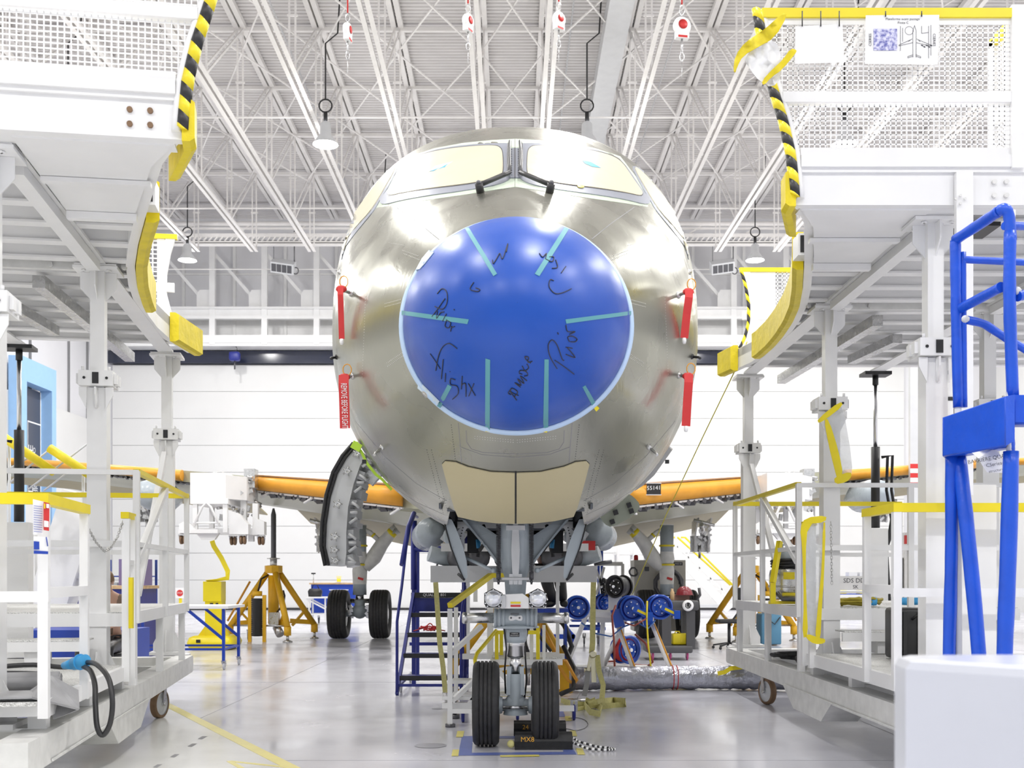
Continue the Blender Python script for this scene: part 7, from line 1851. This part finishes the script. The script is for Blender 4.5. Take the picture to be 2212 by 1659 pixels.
# ------------------------------------------------------------------ white box, right foreground
t = thing('white_crate', 'large smooth white box in the near right corner, out of focus', 'box', (1.5, 2.2, 0))
b = MB(); A1, A2 = P(1956,1424,2.18), P(2260,1480,1.72); A3 = V((2.6, 2.45, A1.z)); A4 = V((2.6, 1.6, A1.z)); ztop = A1.z
p_ = [V((A1.x,A1.y,0)), V((A1.x+.45,A1.y-.52,0)), V((A1.x+1.6,A1.y-.52,0)), V((A1.x+1.6,A1.y+.25,0)), V((A1.x+.02,A1.y+.12,0))]
c = sum(p_, V())/5
rings = [[V((q.x,q.y,0)) for q in p_], [V((q.x,q.y,ztop-.02)) for q in p_], [V((q.x,q.y,ztop-.005)).lerp(V((c.x,c.y,ztop)), .012) for q in p_], [V((q.x,q.y,ztop)).lerp(V((c.x,c.y,ztop)), .04) for q in p_]]
b.loft(rings, cap=True, smooth=False); part('box', b, mat('crate_white', (.60,.62,.68), .22), t)

# ------------------------------------------------------------------ background on the far left and right
def rack(cx, d, w_, h, lb, n=4, grp='blue bin racks'):
    t = thing('parts_rack', lb, 'rack', (cx, d, 0), grp); b = MB()
    for x in (-w_/2, w_/2):
        for y in (0, .5): b.beam((cx+x,d+y,0), (cx+x,d+y,h), .05, .05)
    part('frame', b, K['blue'], t)
    for k in range(n):
        b = MB(); z = .25+k*(h-.3)/n; b.bb(cx-w_/2,cx+w_/2,d,d+.5,z,z+.03); part('shelf', b, K['blue'], t)
    for k in range(n):
        z = .25+k*(h-.3)/n+.03
        for j in range(int(w_/.35)):
            if (j+k) % 3 == 0: continue
            b = MB(); b.bb(cx-w_/2+.06+.35*j,cx-w_/2+.33+.35*j,d+.02,d+.4,z,z+.2); bb_ = tag(b.build('storage_bin', K[('grey_light','paper','grey_light','yellow')[(j*2+k) % 4]]), 'small bin on the %s' % lb, 'bin', 'bins on the parts racks')
    return t
rack(-9.1, 26, 1.1, 1.75, 'blue parts rack seen between the left platform posts', 4)
rack(11.2, 36, 1.9, 1.8, 'blue parts rack behind the right platform', 3)
t = thing('workbench', 'blue bench with a wooden top seen through the left platform', 'workbench', (-7.6, 17.5, 0))
b = MB(); b.bb(-8.6,-5.9,17.5,18.3,.05,1.16); part('cabinet', b, K['navy'], t)
b = MB(); b.bb(-8.65,-5.85,17.45,18.35,1.16,1.21); b.bb(-8.65,-5.85,17.42,17.5,.84,.90); part('worktop', b, K['wood'], t)
for i, (x, w_, h, cl, lb) in enumerate(((-6.05,.42,.42,'purple','open purple carton on the wooden bench'),(-7.05,.3,.10,'green_','green tray on the wooden bench'),(-7.75,.5,.12,'yellow','yellow tray of parts on the wooden bench'),(-7.1,.25,.28,'red','dark red bin below the wooden bench top'))):
    if cl == 'green_': defm('green_', (.04,.25,.08), .5)
    t = thing('storage_box', lb, 'box', (x, 17.5, 1.21), 'boxes on the wooden bench'); b = MB()
    zb = 1.215 if i < 3 else .905
    y0 = 17.55 if i < 3 else 17.30; b.bb(x-w_/2,x+w_/2,y0,y0+.35,zb,zb+.01); b.bb(x-w_/2,x-w_/2+.012,y0,y0+.35,zb,zb+h); b.bb(x+w_/2-.012,x+w_/2,y0,y0+.35,zb,zb+h); b.bb(x-w_/2,x+w_/2,y0,y0+.012,zb,zb+h); b.bb(x-w_/2,x+w_/2,y0+.34,y0+.352,zb,zb+h); part('carton', b, K[cl], t)
    if i < 3: b = MB(); b.ball((x,y0+.17,zb+h), .1, 8, (w_*4,1.2,.5)); b.ball((x+w_*.2,y0+.2,zb+h+.03), .06, 8); part('contents', b, K['paper'], t)
t = thing('blue_bin', 'large blue container under the left platform steps', 'container', (-5.0, 12, 0))
b = MB(); b.bb(-5.9,-4.6,13.2,14.0,.0,.72); part('container', b, K['blue'], t)
t = thing('air_unit', 'white angled ground equipment arm behind the left platform', 'equipment', (-5.9, 14.5, 0))
b = MB(); b.beam(P(105,1330,14.5), P(185,1070,14.5), .5, .35, (0,1,0)); b.bb(P(88,0,14.4).x,P(182,0,14.4).x,14.4,15,P(0,1250,14.4).z,P(0,1238,14.4).z); b.prism([(P(60,0,14.4).x,P(0,1068,14.4).z),(P(155,0,14.4).x,P(0,1060,14.4).z),(P(190,0,14.4).x,P(0,1070,14.4).z),(P(190,0,14.4).x,P(0,1085,14.4).z),(P(60,0,14.4).x,P(0,1085,14.4).z)], 14.6, 15.2); b.beam((P(178,0,14.4).x,14.45,0),(P(178,0,14.4).x,14.45,P(0,1238,14.4).z), .1, .1); b.beam((P(66,0,14.4).x,14.45,0),(P(66,0,14.4).x,14.45,P(0,1068,14.4).z), .12, .12); part('arm', b, K['white'], t)
t = thing('blue_tool_chest', 'blue-grey chest behind the right platform legs', 'chest', G(1668, 1395, 0)); c = G(1668,1395)
b = MB(); b.rbox((c.x,c.y+.3,.32), (.33*1.2,.5,.60), .03); part('chest', b, mat('steel_blue', (.10,.27,.42), .5), t)
b = MB(); b.path([V((c.x-.05,c.y+.02,.5)), V((c.x+.05,c.y,.42)), V((c.x+.16,c.y+.02,.56))], .012, 6); part('cable', b, K['black'], t)
t = thing('work_table', 'white table with blue legs behind the right platform', 'table', (9.0, 28, 0))
b = MB(); b.bb(8.25,10.4,28,28.8,.93,.98); part('tabletop', b, K['white'], t)
for x in (8.3,10.3):
    b = MB(); b.beam((x,28.05,0),(x,28.05,.93), .05, .05); part('leg', b, K['blue'], t)
b = MB(); b.bb(8.28,9.15,27.99,28.0,1.0,1.36); sg = part('sign_board', b, K['paper'], t); b = MB(); text_mb(b, 'SDS DDS', .16, (8.72,27.985,1.24), (1,0,0), (0,0,1)); text_mb(b, 'SK', .13, (8.72,27.985,1.08), (1,0,0), (0,0,1)); part('lettering', b, K['ink'], sg)
t = thing('plastic_tub', 'clear plastic tub on a yellow stand behind the right platform', 'tub', (9.7, 28, 1.0)); b = MB(); b.bb(9.3,10.0,28.1,28.5,.985,1.03); part('stand', b, K['yellow'], t); b = MB(); b.bb(9.35,9.95,28.15,28.45,1.03,1.28); part('tub', b, K['grey_light'], t)
t = thing('hazard_post', 'white machine post with a black and yellow warning panel at the far right', 'machine', (9.5, 26.5, 0)); d = 26
x0, x1 = P(1972,0,d).x, P(1988,0,d).x
b = MB(); b.bb(x0-.15,x1+.1,d+.1,d+.5,0,P(0,1150,d).z); part('post', b, K['white'], t)
b = MB()
for k in range(8): b.k = k % 2; z = P(0,1200,d).z; hz = .085; b.prism([(x0,z-.3+hz*k),(x1,z-.3+hz*k-.09),(x1,z-.3+hz*(k+1)-.09),(x0,z-.3+hz*(k+1))], d+.05, d+.09)
part('warning_panel', b, [K['yellow'], K['black']], t)
b = MB(); b.bb(x0-.1,x1,d,d+.08,P(0,1137,d).z,P(0,1130,d).z); b.bb(P(1955,0,d).x,P(1961,0,d).x,d,d+.08,P(0,1175,d).z,P(0,1156,d).z); part('red_block', b, K['red'], t)
b = MB(); b.bb(P(1955,0,d).x,P(1966,0,d).x,d+.2,d+.6,.2,P(0,1205,d).z); part('black_grille', b, K['black'], t)
t = thing('yellow_stand_pole', 'slim yellow pole standing behind the right platform', 'pole', (8.2, 25, 0)); b = MB(); q = P(1891,1225,25); b.beam((q.x,25,0), (q.x,25,q.z), .05, .05); part('pole', b, K['yellow'], t); b = MB(); b.ball((q.x,25,q.z), .05, 8); part('cap', b, K['brown_wheel'], t)
t = thing('steel_mast', 'tall thin grey mast with red and white marks at the far right', 'mast', (8.3, 22, 0)); b = MB(); q = P(1975,0,22); b.bb(q.x-.08,q.x+.08,22,22.1,0,5.6); part('mast', b, K['grey_light'], t)
b = MB()
for k in range(5): b.k = k % 2; b.bb(q.x-.082,q.x+.082,21.99,22.0,P(0,1052-10*k,22).z,P(0,1042-10*k,22).z)
part('marking', b, [K['red'], K['white']], t)
t = thing('foot_switch', 'small grey wheel trolley feet by the white stairs', 'trolley', G(1525, 1335))
c = G(1525,1336); b = MB(); b.bb(c.x-.5,c.x+.5,c.y,c.y+.4,.35,.45); part('deck', b, K['grey_light'], t)
for x in (-.4,.4): small_caster(t, (c.x+x,c.y+.1,.33), .1, h=.12)

# ------------------------------------------------------------------ people
def skinmesh(name, pts, edges, mt, parent, root=0, sub=2):
    me = bpy.data.meshes.new(name); inv = wmat(parent).inverted()
    me.from_pydata([tuple(inv @ V(p[:3])) for p in pts], edges, []); o = bpy.data.objects.new(name, me); COL.objects.link(o); o.parent = parent
    md = o.modifiers.new('skin', 'SKIN'); md.use_smooth_shade = True
    for i, p in enumerate(pts):
        sv = me.skin_vertices[0].data[i]; sv.radius = (p[3], p[4] if len(p) > 4 else p[3]); sv.use_root = (i == root)
    s2 = o.modifiers.new('sub', 'SUBSURF'); s2.levels = sub; s2.render_levels = sub
    dg = bpy.context.evaluated_depsgraph_get(); nm = bpy.data.meshes.new_from_object(o.evaluated_get(dg)); o.modifiers.clear(); o.data = nm
    nm.materials.clear(); nm.materials.append(mt)
    for p in nm.polygons: p.use_smooth = True; p.material_index = 0
    return o
def person(lb, root_loc, J, shirt, trousers, sleeve=1.0, face=(0,-1,0)):
    "J: named joints in world space"
    t = thing('person', lb, 'person', root_loc)
    order = ['pel','sp','ch','nk','hd','ht','shL','elL','wrL','shR','elR','wrR','hpL','knL','anL','toL','hpR','knR','anR','toR']
    rad = dict(pel=.13,sp=.125,ch=.14,nk=.055,hd=.085,ht=.075,shL=.06,elL=.042,wrL=.028,shR=.06,elR=.042,wrR=.028,hpL=.085,knL=.058,anL=.04,toL=.035,hpR=.085,knR=.058,anR=.04,toR=.035)
    idx = {k: i for i, k in enumerate(order)}
    E_ = [('pel','sp'),('sp','ch'),('ch','nk'),('nk','hd'),('hd','ht'),('ch','shL'),('shL','elL'),('elL','wrL'),('ch','shR'),('shR','elR'),('elR','wrR'),('pel','hpL'),('hpL','knL'),('knL','anL'),('anL','toL'),('pel','hpR'),('hpR','knR'),('knR','anR'),('anR','toR')]
    pts = [(*J[k], rad[k]) for k in order]; ed = [(idx[a], idx[c]) for a, c in E_]
    # hands: palm and five fingers per side
    f = V(face).normalized()
    for s_ in 'LR':
        w0 = V(J['wr'+s_]); dr = (w0-V(J['el'+s_])).normalized(); sd = dr.cross(f); sd = sd.normalized() if sd.length > .1 else V((1,0,0)); nn = dr.cross(sd)
        pi = len(pts); pts.append((*(w0+dr*.05), .026)); ed.append((idx['wr'+s_], pi))
        for q, (ox, ln_) in enumerate(((-.03,.06),(-.01,.075),(.012,.07),(.03,.055))):
            a = len(pts); pts.append((*(w0+dr*.09+sd*ox), .010)); ed.append((pi, a)); pts.append((*(w0+dr*(.09+ln_*.6)+sd*ox*1.15+nn*.012), .009)); ed.append((a, a+1)); pts.append((*(w0+dr*(.09+ln_)+sd*ox*1.1+nn*.035), .007)); ed.append((a+1, a+2))
        a = len(pts); pts.append((*(w0+dr*.045-sd*.045), .011)); ed.append((pi, a)); pts.append((*(w0+dr*.08-sd*.065+nn*.015), .009)); ed.append((a, a+1))
    skinmesh('body', pts, ed, K['skin'], t, 0)
    def garment(nm, ks, es, grow, mt, rt): 
        ii = {k: i for i, k in enumerate(ks)}; return skinmesh(nm, [(*J[k], rad[k]+grow) for k in ks], [(ii[a], ii[c]) for a, c in es], mt, t, ii[rt])
    sk = ['pel','sp','ch','shL','elL','shR','elR']+(['wrL','wrR'] if sleeve > .9 else [])
    garment('shirt', sk, [e for e in E_ if e[0] in sk and e[1] in sk], .014, shirt, 'pel')
    tk = ['pel','hpL','knL','anL','hpR','knR','anR']; garment('trousers', tk, [e for e in E_ if e[0] in tk and e[1] in tk], .018, trousers, 'pel')
    for s_ in 'LR':
        a, c = V(J['an'+s_]), V(J['to'+s_]); b = MB(); d_ = (c-a); b.path([a+V((0,0,.02))-d_*.2, a.lerp(c,.4), c+d_*.1], .045, 12, rr=[.04,.05,.035]); part('shoe', b, K['black'], t)
    hd = V(J['hd']); ht = V(J['ht']); up = (ht-hd).normalized(); sd = up.cross(f).normalized(); b = MB(); c = hd+up*.03-f*.012
    rg = []
    for i in range(9):
        th_ = R(-10)+R(100)*i/8; rg.append([c+up*.125*math.sin(th_)+(sd*math.cos(a)*.098+f*math.sin(a)*(.108 if math.sin(a) < 0 else .085))*max(math.cos(th_),.02) for a in [2*PI*k/16 for k in range(16)]])
    b.loft(rg, smooth=True); part('hair', b, K['brown_wheel'], t)
    b = MB(); b.loft([[hd+f*.085+up*.01+sd*x*.4+up*.02, hd+f*.085+sd*x-up*.03, hd+f*.11-up*.03] for x in (-.012,.012)], cap=True); part('nose', b, K['skin'], t)
    b = MB()
    for x in (-.033,.033): b.ball(hd+f*.078+sd*x+up*.015, .012, 8)
    part('eye', b, K['ink'], t)
    b = MB(); b.beam(hd+f*.085-up*.055-sd*.022, hd+f*.085-up*.055+sd*.022, .008, .008); part('mouth', b, K['red'], t)
    b = MB()
    for x in (-.09,.09): b.ball(hd+sd*x, .028, 8, (.4,.7,1))
    part('ear', b, K['skin'], t)
    return t
z = P(0,1315,12.9).z
hp = V((.46,12.98,1.50))
person('person in black trousers and dark shoes bent over working behind the nose gear', (.5,13.05,z), dict(pel=hp, sp=hp+V((-.03,.16,.12)), ch=hp+V((-.03,.38,.24)), nk=hp+V((-.03,.55,.26)), hd=hp+V((-.03,.66,.22)), ht=hp+V((-.03,.76,.16)),
   shL=hp+V((-.20,.46,.24)), elL=hp+V((-.24,.58,.02)), wrL=hp+V((-.20,.76,-.08)), shR=hp+V((.14,.46,.24)), elR=hp+V((.20,.6,.02)), wrR=hp+V((.14,.76,-.08)),
   hpL=hp+V((-.07,0,-.06)), knL=V((.42,12.90,1.25)), anL=V((.50,13.08,z+.07)), toL=V((.40,12.98,z+.05)), hpR=hp+V((.09,0,-.06)), knR=V((.57,12.98,1.27)), anR=V((.61,13.10,z+.07)), toR=V((.62,12.98,z+.05))), K['case_black'], K['black'], 1.0, (0,.8,-.6))
s0 = V((-4.76,12.95,.60))
t = thing('work_stool', 'dark stool behind the left platform on which a person sits', 'stool', (-4.76,13.0,0)); b = MB(); b.lathe([(.17,0),(.18,.03),(.16,.05)], (-4.76,12.98,.42), n=18, cap=True); part('seat', b, K['black'], t); b = MB(); b.tube((-4.76,12.98,0),(-4.76,12.98,.42), .03, n=10); b.lathe([(.2,0),(.2,.02)], (-4.76,12.98,0.001), n=18, cap=True); part('base', b, K['dark_steel'], t)
person('person with bare forearm leaning forward behind the left platform railing', (-4.76,12.95,0), dict(pel=s0, sp=s0+V((.02,.0,.2)), ch=s0+V((.03,-.05,.42)), nk=s0+V((.03,-.12,.58)), hd=s0+V((.04,-.16,.70)), ht=s0+V((.05,-.18,.80)),
   shL=s0+V((-.15,-.06,.50)), elL=s0+V((-.25,-.12,.25)), wrL=s0+V((-.12,-.32,.2)), shR=s0+V((.20,-.06,.50)), elR=s0+V((.30,-.10,.22)), wrR=s0+V((.18,-.33,.2)),
   hpL=s0+V((-.10,-.02,-.04)), knL=s0+V((-.14,-.42,-.05)), anL=s0+V((-.14,-.40,-.50)), toL=s0+V((-.14,-.55,-.56)), hpR=s0+V((.10,-.02,-.04)), knR=s0+V((.16,-.42,-.05)), anR=s0+V((.16,-.40,-.50)), toR=s0+V((.16,-.55,-.56))), mat('shirt_brown', (.22,.15,.11), .8), K['case_black'], 0.5)
